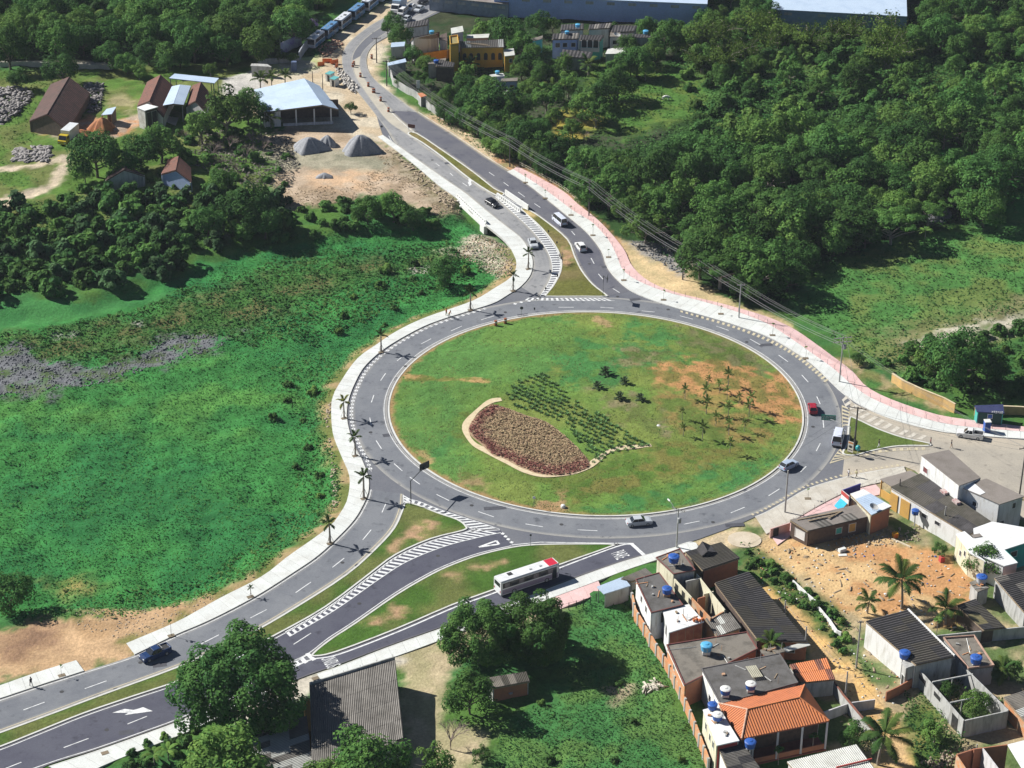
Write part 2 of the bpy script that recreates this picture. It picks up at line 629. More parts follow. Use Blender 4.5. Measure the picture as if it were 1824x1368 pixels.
NW_L = [(745,-6),(706,20),(668,40),(646,55),(625,72),(613,88),(609,108),(615,135),(638,165),(671,207),(690,233),(708,260),(760,297),(800,325),(829,345),(870,379),(903,405),(929,426),(944,450),(949,468),(945,490),(928,511)]
NW_R = [(775,-4),(735,20),(692,42),(665,58),(645,75),(632,92),(628,108),(634,135),(663,180),(693,217),(728,240),(760,262),(788,282),(838,322),(882,350),(912,377),(949,412),(974,445),(984,475),(979,500),(967,520),(958,530)]
NE_L = [(800,-4),(752,22),(705,47),(676,65),(655,82),(642,100),(641,122),(656,152),(696,197),(740,236),(793,270),(843,305),(881,335),(912,357),(944,374),(974,395),(1012,427),(1024,455),(1037,482),(1057,507),(1082,528)]
NE_R = [(830,-4),(775,22),(730,46),(695,62),(668,78),(654,98),(655,122),(668,142),(696,165),(743,200),(806,240),(871,284),(912,309),(947,333),(1012,385),(1047,415),(1072,447),(1082,475),(1099,497),(1124,518)]
SW_U = [(-60,1263),(0,1245),(75,1220),(150,1196),(240,1167),(310,1133),(375,1105),(456,1063),(521,1022),(561,995),(593,967),(631,927),(651,892),(657,872)]
SW_M = [(-60,1325),(0,1304),(90,1271),(175,1239),(325,1184),(400,1148),(456,1122),(531,1078),(616,1023),(668,977),(701,940),(716,905),(719,880)]
SO_U = [(-60,1352),(0,1333),(75,1303),(150,1273),(240,1242),(322,1214),(420,1170),(498,1130),(581,1083),(661,1023),(706,990),(768,962),(826,947),(890,942)]
SO_L = [(-60,1416),(87,1362),(170,1336),(250,1308),(330,1278),(430,1230),(516,1184),(553,1165),(588,1138),(631,1110),(706,1058),(768,1022),(810,1003),(856,987),(912,974)]
BUS_U = [(440,1222),(516,1188),(553,1172),(601,1163),(706,1123),(806,1080),(880,1053),(987,1012),(1094,972),(1128,966)]
BUS_L = [(450,1242),(548,1203),(606,1183),(693,1150),(806,1110),(930,1064),(1060,1016),(1130,993),(1150,988)]
ISL_C, ISL_R = G(1066.5, 738.0), 40.5
ISL_C = Vector((0.07599 * CAM_H, 1.7787 * CAM_H, 0))

cs = lambda pxs, per=6: catmull(W(pxs), per)
lsr, lsl, rsr, rsm, rsp = cs(LS_R), cs(LS_L), cs(RS_R), cs(RS_M), cs(RS_P)
nwl, nwr, nel, ner = cs(NW_L), cs(NW_R), cs(NE_L), cs(NE_R)
swu, swm, sou, sol, busu, busl = cs(SW_U), cs(SW_M), cs(SO_U), cs(SO_L), cs(BUS_U), cs(BUS_L)

BASE = (LS_R + [(150,1196),(75,1220),(0,1245),(-60,1263),(-60,1416),(87,1362),(250,1308),(330,1278),(450,1242),(548,1203),(693,1150),(806,1110),(930,1064),(1060,1016),(1130,993),(1208,972),(1287,945),(1364,912),(1439,870),(1504,850),(1551,840),(1616,830),(1700,818),(1840,828),(1840,783),(1739,776),(1664,767),(1589,747),(1539,725),(1504,702)]
  + [(1481,681),(1451,652),(1414,625),(1368,600),(1312,580),(1262,565),(1212,551),(1162,535),(1124,518),(1099,497),(1082,475),(1072,447),(1047,415),(1012,385),(947,333),(912,309),(871,284),(806,240),(743,200),(696,165),(668,142),(655,122),(654,98),(668,78),(730,46),(830,-4),(745,-6),(706,20),(646,55),(613,88),(609,108),(615,135),(638,165),(671,207)])
EAST_N = [(1515,715),(1539,727),(1589,748),(1664,768),(1739,777),(1840,785)]
EAST_S = [(1500,850),(1551,842),(1616,832),(1660,862),(1760,900),(1840,930)]

# ================================================================== terrain
_ax = np.concatenate([[-4000, -1500, -700, -400, -260, -200], np.arange(-165, 166, 0.8), [200, 260, 400, 700, 1500, 4000]])
_ay = np.concatenate([[-3000, -800, 0, 120, 190], np.arange(222, 640, 0.8), [660, 720, 850, 1200, 2500, 6000]])
PW = lambda pxs: [(p.x, p.y) for p in W(pxs)]

POND_W = PW([(-60,533),(60,530),(150,530),(220,523),(300,508),(288,523),(200,547),(100,567),(-60,580)])
FLAT = [PW(BASE), [(p.x, p.y) for p in lsr] + [(p.x, p.y) for p in reversed(lsl)], [(p.x, p.y) for p in rsr] + [(p.x, p.y) for p in reversed(rsp)]]
LOW = PW([(-200,560),(0,545),(150,530),(330,455),(430,425),(520,415),(700,392),(800,378),(835,372),(866,405),(903,445),(908,492),(880,510),(820,540),(740,568),(660,615),(600,670),(580,720),(584,775),(600,815),(611,850),(608,890),(580,935),(500,990),(400,1050),(300,1083),(100,1092),(-200,1120)])
CHAN = PW([(800,362),(830,352),(880,392),(935,392),(990,372),(1010,390),(960,430),(905,440),(850,412)])
BARE = [PW(p) for p in (
 [(480,330),(500,290),(470,240),(520,215),(640,215),(700,262),(790,338),(815,362),(790,380),(740,368),(690,345),(640,350),(560,365),(510,365)],
 [(1340,955),(1420,945),(1560,940),(1640,970),(1760,1020),(1735,1060),(1690,1110),(1620,1090),(1560,1110),(1500,1080),(1420,1020),(1350,985)],
 [(1365,1055),(1410,1060),(1480,1130),(1520,1200),(1570,1250),(1620,1330),(1650,1380),(1560,1380),(1550,1300),(1515,1240),(1470,1180),(1420,1110)],
 [(690,1150),(850,1095),(1000,1060),(1012,1085),(870,1150),(800,1190),(790,1290),(880,1300),(850,1380),(740,1380),(715,1300),(715,1190)],
 [(-60,1130),(60,1105),(150,1092),(260,1085),(380,1055),(400,1062),(310,1108),(225,1147),(240,1170),(60,1210),(-60,1240)],
 [(455,100),(560,100),(640,200),(660,245),(520,250),(420,200)],
 [(1090,418),(1110,430),(1190,435),(1232,470),(1240,500),(1300,540),(1400,575),(1480,640),(1535,685),(1510,690),(1400,610),(1280,555),(1200,535),(1140,508),(1112,470)])]
BUILT = PW([(1230,1000),(1500,855),(1640,830),(1900,880),(1900,1500),(1280,1500),(1120,1060)])

def hz(x, y):
 x, y = np.asarray(x, float), np.asarray(y, float)
 flat = np.full(x.shape, -1e9)
 for p in FLAT:
  flat = np.maximum(flat, poly_dist(x, y, p))
 d_isl = ISL_R - np.hypot(x - ISL_C.x, y - ISL_C.y)
 flat = np.maximum(flat, d_isl)
 free = smooth(-1.2, -4.0, flat)                       # 0 on and beside paved ground, 1 out in the open
 rough = free.copy()
 for p in BARE:
  rough *= 1 - 0.8 * smooth(-1.5, 1.5, poly_dist(x, y, p))
 rough *= 1 - 0.75 * smooth(-2, 4, poly_dist(x, y, BUILT))
 rough = rough * (1 - 0.97 * smooth(-1, 2, poly_dist(x, y, POND_W)))
 low = smooth(-1.0, 6.0, poly_dist(x, y, LOW))
 ch = smooth(-1.0, 3.5, poly_dist(x, y, CHAN))
 b = (fbm(x, y, 6.0, 3, 3) - 0.5) * 0.9 + (fbm(x * 0.6, y, 2.2, 3, 9) - 0.5) * 1.25
 mound = 0.0
 return -0.07 * (1 - free) - 0.03 - 1.5 * low * (1 - smooth(-1.0, 0.5, flat)) - 2.2 * ch * smooth(10.0, 3.0, flat) + b * rough * (0.75 + 0.3 * low) + mound

def hz1(x, y):
 return float(hz(np.array([x]), np.array([y]))[0])

G_GRASS = (0.045, 0.145, 0.04)
LAYERS = [  # polygon, colour, softness in metres, edge waviness, second colour, patch size, share
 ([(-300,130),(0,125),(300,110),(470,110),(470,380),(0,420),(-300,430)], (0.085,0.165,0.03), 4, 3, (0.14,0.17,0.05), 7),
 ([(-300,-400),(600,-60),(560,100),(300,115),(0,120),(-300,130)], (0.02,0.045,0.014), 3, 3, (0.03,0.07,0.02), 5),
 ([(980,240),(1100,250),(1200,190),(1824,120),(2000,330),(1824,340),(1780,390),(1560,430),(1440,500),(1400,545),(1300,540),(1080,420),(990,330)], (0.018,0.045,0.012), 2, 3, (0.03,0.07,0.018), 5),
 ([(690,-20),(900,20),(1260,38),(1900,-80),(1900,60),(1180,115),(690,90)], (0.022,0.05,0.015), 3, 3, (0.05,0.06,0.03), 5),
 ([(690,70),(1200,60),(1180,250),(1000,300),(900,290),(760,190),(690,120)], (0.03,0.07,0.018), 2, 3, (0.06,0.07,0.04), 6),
 ([(1040,120),(1180,115),(1260,140),(1300,190),(1180,225),(1120,250),(1060,235)], (0.11,0.17,0.035), 3, 4, (0.07,0.16,0.03), 6),
 ([(990,195),(1055,190),(1075,215),(1040,245),(1005,262),(985,240)], (0.36,0.29,0.06), 1.5, 2, (0.2,0.22,0.05), 4),
 ([(1180,115),(1824,60),(2000,180),(1824,200),(1400,180),(1280,150)], (0.04,0.11,0.025), 3, 4, (0.07,0.12,0.03), 5),
 ([(1655,262),(1720,255),(1750,270),(1735,288),(1660,290)], (0.05,0.22,0.05), 2, 2, None, 4),
 ([(1785,300),(1900,300),(1900,400),(1790,400),(1775,340)], (0.05,0.19,0.04), 3, 3, None, 5),
 ([(1400,545),(1490,470),(1600,440),(1824,385),(2000,400),(2000,620),(1824,600),(1700,640),(1560,655),(1500,610)], (0.07,0.19,0.045), 3, 4, (0.13,0.19,0.05), 8),
 ([(1560,600),(1640,570),(1824,530),(2000,540),(2000,600),(1800,590),(1700,640),(1580,660)], (0.15,0.17,0.06), 4, 5, (0.2,0.2,0.09), 5),
 ([(1615,615),(1690,585),(1760,575),(1830,556),(1900,555),(1900,585),(1770,598),(1700,618),(1650,622)], (0.5,0.46,0.36), 1.5, 3, (0.3,0.3,0.2), 4),
 ([(-300,575),(0,560),(150,545),(330,470),(430,440),(520,430),(800,385),(866,402),(905,470),(880,512),(820,542),(740,568),(660,615),(600,670),(578,720),(580,775),(598,815),(608,850),(605,890),(575,935),(490,1000),(390,1056),(250,1085),(100,1095),(-300,1120)], (0.045,0.2,0.048), 3, 3, (0.03,0.16,0.045), 13),
 ([(-100,700),(100,685),(350,630),(560,640),(560,720),(420,760),(200,740),(-100,760)], (0.085,0.235,0.05), 8, 6, (0.045,0.19,0.045), 9),
 ([(-100,590),(100,580),(300,530),(520,470),(700,450),(800,440),(600,500),(420,580),(250,600),(100,630),(-100,640)], (0.055,0.15,0.032), 5, 5, (0.13,0.13,0.05), 5),
 ([(-60,540),(60,533),(150,533),(220,525),(300,510),(285,522),(200,545),(100,565),(-60,578)], (0.06,0.22,0.06), 1.2, 2, (0.045,0.18,0.05), 4),
 ([(-60,615),(40,603),(70,625),(150,640),(230,632),(300,590),(345,580),(415,586),(390,607),(320,630),(180,672),(60,690),(-60,705)], (0.15,0.155,0.165), 1.6, 6, (0.08,0.12,0.05), 3),
 ([(240,556),(256,560),(250,567),(238,564)], (0.4,0.38,0.34), 0.8, 2, None, 3),
 ([(95,585),(130,578),(120,588),(98,592)], (0.4,0.38,0.34), 0.8, 2, None, 3),
 ([(480,335),(500,290),(470,245),(520,220),(640,218),(700,262),(790,338),(820,366),(795,385),(740,372),(690,345),(640,352),(560,368),(510,370)], (0.46,0.36,0.26), 1.5, 3, (0.33,0.25,0.17), 4),
 ([(540,300),(600,280),(660,290),(690,320),(640,340),(560,335)], (0.55,0.38,0.24), 3, 3, (0.46,0.36,0.26), 3),
 ([(455,262),(520,262),(640,268),(700,290),(690,305),(600,300),(500,300)], (0.36,0.33,0.24), 2, 2, (0.25,0.24,0.17), 3),
 ([(690,258),(712,275),(800,345),(822,368),(815,382),(770,360),(715,310)], (0.36,0.3,0.21), 1.5, 2, (0.2,0.17,0.1), 2),
 ([(790,438),(850,405),(868,400),(908,430),(920,470),(912,492),(880,480),(860,465),(838,448)], (0.48,0.42,0.33), 1.2, 3, (0.32,0.3,0.22), 2.5),
 ([(735,468),(768,458),(775,470),(745,480)], (0.45,0.42,0.36), 0.7, 1.5, None, 3),
 ([(500,130),(545,118),(575,95),(600,60),(700,0),(745,-40),(850,-40),(770,20),(700,70),(668,130),(700,165),(760,205),(905,296),(912,316),(830,350),(700,262),(640,245),(600,228),(560,235),(440,200),(420,165),(455,128)], (0.55,0.48,0.36), 1.5, 1.5, (0.5,0.4,0.27), 6),
 ([(455,98),(500,106),(560,100),(580,120),(520,135),(455,128)], (0.5,0.46,0.33), 1, 1, (0.42,0.45,0.2), 4),
 ([(745,205),(800,240),(905,300),(918,296),(850,245),(780,200)], (0.52,0.42,0.27), 1.5, 1.5, (0.55,0.4,0.25), 3),
 ([(880,280),(930,290),(1010,340),(1040,370),(1020,372),(950,318),(890,300)], (0.5,0.28,0.15), 0.8, 1, (0.3,0.25,0.12), 3),
 ([(0,352),(60,338),(88,322),(105,290),(60,300),(-60,312),(-60,296),(60,292),(110,275),(128,272),(120,300),(105,330),(70,350),(0,372),(-60,378)], (0.56,0.47,0.34), 1.0, 1.5, (0.48,0.4,0.3), 3),
 ([(68,232),(110,225),(160,205),(200,215),(245,205),(262,222),(205,245),(150,248),(100,250)], (0.42,0.33,0.25), 1.2, 1.5, (0.5,0.26,0.13), 3),
 ([(175,175),(225,165),(245,190),(230,205),(200,200)], (0.3,0.27,0.14), 2, 2, (0.16,0.18,0.05), 2.5),
 ([(0,108),(90,106),(210,112),(200,118),(90,114),(0,117)], (0.5,0.46,0.38), 0.8, 0.8, None, 4),
 ([(400,140),(460,125),(480,160),(430,180),(395,170)], (0.5,0.48,0.44), 1, 1, None, 4),
 ([(-60,1125),(60,1108),(150,1092),(260,1085),(380,1055),(450,1035),(455,1042),(400,1066),(315,1112),(228,1150),(242,1170),(150,1200),(60,1200),(-60,1240)], (0.5,0.335,0.19), 1.3, 3, (0.4,0.26,0.14), 5),
 ([(0,1130),(60,1110),(110,1115),(100,1150),(30,1180),(0,1180)], (0.26,0.16,0.1), 2.5, 3, (0.35,0.22,0.13), 2),
 ([(85,1020),(150,1008),(175,1030),(110,1045)], (0.3,0.26,0.09), 3, 3, (0.1,0.16,0.04), 3),
 ([(1086,418),(1110,430),(1190,435),(1225,470),(1236,495),(1300,536),(1400,572),(1480,640),(1540,690),(1505,690),(1400,612),(1280,558),(1200,538),(1140,512),(1112,472)], (0.6,0.45,0.25), 1.2, 1.6, (0.46,0.37,0.2), 4),
 ([(1120,428),(1190,433),(1225,470),(1220,495),(1180,470),(1140,450)], (0.36,0.33,0.29), 1.2, 2, (0.22,0.22,0.2), 1.6),
 ([(1020,368),(1062,388),(1090,412),(1125,470),(1116,450),(1085,408),(1050,375),(1025,362)], (0.45,0.24,0.12), 0.6, 0.8, None, 3),
 ([(1480,640),(1530,668),(1600,700),(1680,735),(1700,725),(1600,690),(1540,650),(1500,632)], (0.42,0.32,0.18), 1.5, 2, (0.2,0.2,0.07), 2.5),
 ([(1195,978),(1260,950),(1364,912),(1500,852),(1530,866),(1420,930),(1345,962),(1300,990),(1235,1010)], (0.62,0.47,0.26), 1.2, 1.5, (0.55,0.45,0.3), 4),
 ([(1280,975),(1345,915),(1500,850),(1640,826),(1900,880),(1900,1500),(1560,1500),(1490,1368),(1450,1240),(1400,1100),(1330,1010)], (0.4,0.32,0.19), 2, 3, (0.1,0.15,0.05), 5),
 ([(1340,960),(1420,950),(1560,945),(1640,975),(1745,1020),(1735,1060),(1690,1115),(1620,1090),(1560,1110),(1500,1085),(1420,1025),(1352,990)], (0.58,0.4,0.2), 1.5, 3, (0.5,0.27,0.12), 5),
 ([(1345,1030),(1405,1055),(1485,1125),(1520,1180),(1565,1235),(1615,1300),(1665,1400),(1570,1400),(1550,1300),(1515,1250),(1460,1195),(1400,1110)], (0.62,0.4,0.16), 0.8, 1.2, (0.56,0.38,0.19), 3),
 ([(1320,965),(1365,985),(1420,1030),(1500,1095),(1520,1160),(1500,1180),(1440,1110),(1380,1050),(1320,1010)], (0.06,0.13,0.03), 1.0, 2, (0.14,0.15,0.05), 2.5),
 ([(1640,1240),(1700,1320),(1690,1400),(1640,1400),(1600,1290)], (0.08,0.14,0.03), 1.2, 2, (0.2,0.2,0.06), 3),
 ([(690,1152),(850,1092),(1000,1058),(1040,1080),(950,1110),(870,1150),(800,1190),(790,1290),(880,1300),(850,1400),(740,1400),(715,1300),(715,1190)], (0.46,0.38,0.24), 1.2, 2, (0.36,0.32,0.18), 5),
 ([(400,1240),(560,1195),(700,1150),(720,1180),(600,1215),(560,1230),(420,1300)], (0.5,0.46,0.38), 1, 1, None, 4),
 ([(1010,1070),(1125,1060),(1190,1190),(1260,1400),(850,1400),(900,1290),(1000,1230),(1000,1120)], (0.055,0.18,0.05), 2, 3, (0.1,0.2,0.05), 5),
 ([(1080,1225),(1125,1222),(1135,1245),(1090,1255)], (0.4,0.34,0.22), 0.8, 1.5, None, 3),
]
LAYERS = [(PW(l[0]),) + tuple(l[1:]) for l in LAYERS]

def paint(x, y, layers, base, base2):
 t = smooth(0.35, 0.65, fbm(x, y, 9.0, 3, 41))[:, None]
 col = np.array(base) * (1 - t) + np.array(base2) * t
 for poly, c1, soft, wav, c2, ps in layers:
  bx0 = min(p[0] for p in poly) - 12; bx1 = max(p[0] for p in poly) + 12
  by0 = min(p[1] for p in poly) - 12; by1 = max(p[1] for p in poly) + 12
  k = np.where((x > bx0) & (x < bx1) & (y > by0) & (y < by1))[0]
  if not len(k):
   continue
  xs, ys = x[k], y[k]
  d = poly_dist(xs, ys, poly) + (fbm(xs, ys, 3.0, 3, 5) - 0.5) * 2 * wav + (fbm(xs, ys, 0.9, 2, 6) - 0.5) * wav
  a = smooth(-soft, soft, d)[:, None]
  cc = np.array(c1)[None, :] * np.ones((len(k), 1))
  if c2 is not None:
   t2 = smooth(0.42, 0.62, fbm(xs, ys, ps, 4, 77))[:, None]
   cc = cc * (1 - t2) + np.array(c2) * t2
  col[k] = col[k] * (1 - a) + cc * a
 v = (0.8 + 0.4 * fbm(x, y, 1.6, 3, 23)[:, None]) * (0.82 + 0.36 * fbm(x * 0.35 + y * 0.12, y, 4.0, 3, 29)[:, None])
 return col * v

def set_ground(me, col):
 a = me.attributes.new('ground', 'FLOAT_COLOR', 'POINT')
 a.data.foreach_set('color', np.concatenate([col, np.ones((len(col), 1))], 1).astype(np.float32).ravel())

gx, gy = np.meshgrid(_ax, _ay)
_x, _y = gx.ravel(), gy.ravel()
_z = hz(_x, _y)
nx, ny = len(_ax), len(_ay)
ii = (np.arange(ny - 1)[:, None] * nx + np.arange(nx - 1)[None, :]).ravel()
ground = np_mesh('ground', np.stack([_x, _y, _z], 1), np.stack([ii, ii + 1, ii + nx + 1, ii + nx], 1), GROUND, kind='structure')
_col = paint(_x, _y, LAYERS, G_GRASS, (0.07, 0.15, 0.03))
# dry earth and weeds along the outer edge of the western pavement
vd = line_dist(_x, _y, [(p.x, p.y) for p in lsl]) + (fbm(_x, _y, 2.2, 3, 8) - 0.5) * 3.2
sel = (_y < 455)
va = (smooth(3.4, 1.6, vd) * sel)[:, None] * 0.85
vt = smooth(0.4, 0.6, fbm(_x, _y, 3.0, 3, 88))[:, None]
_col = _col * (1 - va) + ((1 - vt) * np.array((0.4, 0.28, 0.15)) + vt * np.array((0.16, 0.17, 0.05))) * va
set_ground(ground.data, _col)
ground.data.polygons.foreach_set('use_smooth', [True] * len(ground.data.polygons))

# ================================================================== roads
mb = MB(); base_pts = catmull(W(BASE), 2, closed=True)
mb.prism([(p.x, p.y) for p in base_pts], -0.04, 0.0)
road = mb.build('junction_road', ASPH_BASE); road['kind'] = 'structure'

ring_in = [ISL_C + Vector((math.cos(a), math.sin(a), 0)) * (ISL_R + 0.2) for a in np.linspace(0, 2 * math.pi, 181)]
ring_out = [ISL_C + Vector((math.cos(a), math.sin(a), 0)) * (ISL_R + 7.2) for a in np.linspace(0, 2 * math.pi, 181)]
ring = ribbon('ring_road', ring_in, ring_out, 0.012, ASPH_GREY)
ribbon('dusty_strip', catmull(W(NW_R[6:11]), 6), catmull(W(NE_L[5:10]), 6), 0.026, M('dusty_strip', (0.5, 0.46, 0.37), (0.4, 0.37, 0.31), 0.3), 4)
nw = ribbon('north_road', nwl, nwr, 0.016, ASPH_OLD)
ribbon('north_road', catmull(W(NE_L[:9]), 6), catmull(W(NE_R[:10]), 6), 0.021, ASPH_OLD)
ne = ribbon('north_road', nel[48:], ner[54:], 0.020, asphalt('asphalt_new_worn', (0.088, 0.09, 0.118), (0.13, 0.132, 0.15), (0.4, 0.37, 0.3), 0.06))
sw = ribbon('avenue', swu, swm, 0.024, ASPH_GREY)
so = ribbon('avenue', sou, sol, 0.028, ASPH_DARK)
bl = ribbon('bus_lane', busu, busl, 0.032, ASPH_DARK)
east = ribbon('east_road', cs(EAST_N), cs(EAST_S), 0.008, ASPH_EAST)

# ================================================================== traffic islands
def inset(pts, d):
 n = len(pts)
 area = sum(pts[i].x * pts[(i + 1) % n].y - pts[(i + 1) % n].x * pts[i].y for i in range(n))
 if area < 0:
  pts = list(reversed(pts))
 return offset(pts, d, closed=True)

def grid_fill(name, poly, z, step, layers, base, base2, parent, mat=None, mound=0.0):
 """lawn: a fine grid clipped to the outline, coloured like the ground"""
 bm = bmesh.new()
 vs = [bm.verts.new((p.x, p.y, z)) for p in poly]
 n = len(vs)
 P = [Vector((p.x, p.y, 0)) for p in poly]
 for t in tessellate_polygon([P]):
  try: bm.faces.new([vs[i] for i in t])
  except ValueError: pass
 x0, x1 = min(p.x for p in poly), max(p.x for p in poly)
 y0, y1 = min(p.y for p in poly), max(p.y for p in poly)
 for a, lo, hi in (((1, 0, 0), x0, x1), ((0, 1, 0), y0, y1)):
  k = lo + step
  while k < hi:
   bmesh.ops.bisect_plane(bm, geom=bm.verts[:] + bm.edges[:] + bm.faces[:], plane_co=Vector(a) * k, plane_no=a)
   k += step
 bmesh.ops.recalc_face_normals(bm, faces=bm.faces)
 me = bpy.data.meshes.new(name)
 bm.to_mesh(me); bm.free()
 if len(me.polygons) and me.polygons[0].normal.z < 0:
  me.flip_normals()
 co = np.empty(len(me.vertices) * 3, np.float32); me.vertices.foreach_get('co', co); co = co.reshape(-1, 3)
 x, y = co[:, 0].astype(float), co[:, 1].astype(float)
 d = poly_dist(x, y, [(p.x, p.y) for p in poly])
 co[:, 2] += ((fbm(x, y, 1.3, 3, 31) - 0.35) * 0.16 * smooth(0.1, 0.8, d) + mound * smooth(0, 14, d)).astype(np.float32)
 me.vertices.foreach_set('co', co.ravel())
 set_ground(me, paint(x, y, layers, base, base2))
 me.materials.append(mat or LAWN)
 return link_mesh(name, me, parent)

def verge(name, pxs, base, base2, per=5, layers=(), closed_pts=None, mound=0.0, step=1.0):
 pts = closed_pts or catmull(W(pxs), per, closed=True)
 root = bpy.data.objects.new(name, None); C.objects.link(root); root['kind'] = 'structure'
 mb = MB()
 inn = inset(pts, 0.32)
 out = inset(pts, 0.0)
 n = len(out)
 vs = [(p.x, p.y, -0.02) for p in out] + [(p.x, p.y, 0.15) for p in out] + [(p.x, p.y, 0.15) for p in inn] + [(p.x, p.y, 0.02) for p in inn]
 fs = []
 for k in range(3):
  for i in range(n):
   j = (i + 1) % n
   fs.append((k * n + i, k * n + j, (k + 1) * n + j, (k + 1) * n + i))
 mb.add(vs, fs)
 mb.build('kerb', KERB, root)
 grid_fill('lawn', inn, 0.10, step, list(layers), base, base2, root, mound=mound)
 return root

OLIVE, OLIVE2 = (0.13, 0.135, 0.035), (0.2, 0.165, 0.07)
FRESH, FRESH2 = (0.062, 0.13, 0.022), (0.13, 0.15, 0.045)
DIRTP = (0.42, 0.27, 0.16)
def patches(lst):
 return [(PW(p), DIRTP, 1.0, 2.0, (0.2, 0.2, 0.07), 2.0) for p in lst]
verge('traffic_island', [(726,239),(743,238),(793,271),(843,306),(881,336),(899,345),(884,349),(838,321),(788,281),(752,255)], OLIVE, OLIVE2, 3)
verge('traffic_island', [(927,373),(944,375),(974,395),(1012,427),(1024,455),(1037,482),(1057,507),(1080,525),(1078,529),(1037,529),(975,529),(971,526),(984,510),(997,485),(998,462),(987,437),(962,405)], OLIVE, OLIVE2, 3,
  patches([[(1002,440),(1018,445),(1024,462),(1005,470)]]) + [(PW([(930,375),(945,377),(955,386),(935,385)]), (0.55,0.42,0.2), 0.5, 0.5, None, 3)])
verge('traffic_island', [(-60,1326),(0,1305),(90,1272),(175,1240),(325,1185),(400,1149),(456,1123),(531,1079),(616,1024),(668,978),(701,941),(716,908),(722,896),(745,900),(781,914),(816,926),(831,938),(826,946),(768,961),(706,989),(661,1022),(581,1082),(498,1129),(420,1169),(322,1213),(240,1241),(150,1272),(75,1302),(0,1332),(-60,1351)], FRESH, FRESH2, 3,
  patches([[(735,925),(775,935),(785,955),(720,960)], [(690,965),(720,955),(710,985)]]))
verge('traffic_island', [(556,1165),(588,1139),(631,1111),(706,1059),(768,1023),(810,1004),(856,988),(912,975),(962,970),(1062,969),(1092,970),(1094,973),(987,1011),(880,1052),(806,1079),(706,1122),(601,1162),(562,1170)], FRESH, FRESH2, 3,
  patches([[(640,1110),(700,1080),(720,1090),(660,1120)], [(780,1025),(810,1015),(815,1035)], [(840,1010),(900,1000),(870,1020)]]))
verge('traffic_island', [(1512,746),(1525,746),(1564,764),(1610,780),(1656,790),(1655,795),(1620,795),(1589,797),(1550,805),(1524,812),(1505,811),(1500,805),(1508,790)], (0.1,0.15,0.035), (0.17,0.17,0.06), 3)

circ = [ISL_C + Vector((math.cos(a), math.sin(a), 0)) * ISL_R for a in np.linspace(0, 2 * math.pi, 240, endpoint=False)]
ISL_LAYERS = [(PW(p), c, s * .45, wv * 1.2, c2, ps * .7) for p, c, s, wv, c2, ps in [
 ([(690,560),(1000,560),(1060,640),(900,700),(820,760),(860,900),(690,900)], (0.12,0.225,0.05), 6, 4, (0.09,0.205,0.05), 14),
 ([(1000,600),(1040,590),(1080,610),(1240,630),(1260,660),(1180,690),(1130,660),(1080,700),(1000,690),(985,650)], (0.06,0.185,0.05), 3, 3, (0.11,0.2,0.045), 4),
 ([(1110,565),(1180,565),(1240,600),(1180,625),(1115,605)], (0.065,0.185,0.05), 3, 3, (0.12,0.2,0.045), 4),
 ([(1190,575),(1260,585),(1340,625),(1400,680),(1380,700),(1250,640)], (0.1,0.15,0.035), 3, 3, (0.16,0.16,0.07), 4),
 ([(1095,620),(1190,630),(1190,660),(1110,655)], (0.2,0.19,0.09), 3, 3, (0.1,0.15,0.04), 3),
 ([(1150,650),(1260,650),(1330,655),(1405,668),(1425,720),(1420,760),(1330,735),(1240,715),(1170,690)], (0.45,0.24,0.1), 3, 4, (0.2,0.17,0.05), 3.5),
 ([(1180,690),(1330,740),(1380,770),(1330,800),(1230,780),(1160,740)], (0.24,0.18,0.06), 4, 4, (0.11,0.16,0.035), 4),
 ([(1050,690),(1160,720),(1190,780),(1110,745),(1060,715)], (0.13,0.17,0.045), 3, 3, (0.22,0.2,0.1), 3),
 ([(1060,830),(1160,800),(1260,800),(1340,800),(1240,850),(1130,880),(1000,905),(1010,860)], (0.17,0.165,0.045), 5, 5, (0.09,0.16,0.03), 4),
 ([(1130,885),(1250,845),(1390,805),(1420,780),(1400,830),(1330,880),(1200,915),(1060,922),(1000,915)], (0.06,0.185,0.05), 3, 3, (0.11,0.205,0.045), 4),
 ([(760,795),(800,785),(800,815),(770,820)], (0.06,0.17,0.045), 1.5, 2, None, 4),
 ([(735,800),(762,800),(765,822),(740,815)], (0.33,0.25,0.11), 1.2, 1.5, (0.12,0.16,0.04), 3),
 ([(820,835),(870,855),(880,885),(840,875)], (0.27,0.21,0.1), 1.8, 2, (0.12,0.16,0.04), 3),
 ([(720,668),(800,678),(870,682),(870,686),(800,684),(720,678)], (0.4,0.26,0.11), 0.5, 1.0, (0.14,0.17,0.04), 2.5),
 ([(992,855),(1008,850),(1006,900),(994,905)], (0.28,0.22,0.09), 0.6, 1.0, (0.12,0.16,0.04), 2.5),
 ([(960,895),(1010,895),(1012,912),(955,910)], (0.36,0.24,0.12), 1.0, 1.2, None, 2.5),
 ([(1060,565),(1090,572),(1085,590),(1062,580)], (0.34,0.25,0.12), 1.2, 1.5, None, 2.5),
 ([(880,790),(1010,855),(1060,840),(1050,860),(980,870),(880,830),(820,770),(830,740)], (0.12,0.165,0.035), 3, 3, None, 4),
]]
isl = verge('roundabout_island', None, (0.125,0.22,0.045), (0.165,0.215,0.05), layers=ISL_LAYERS, closed_pts=circ, mound=0.55, step=0.55)
lawn = isl.children[1]
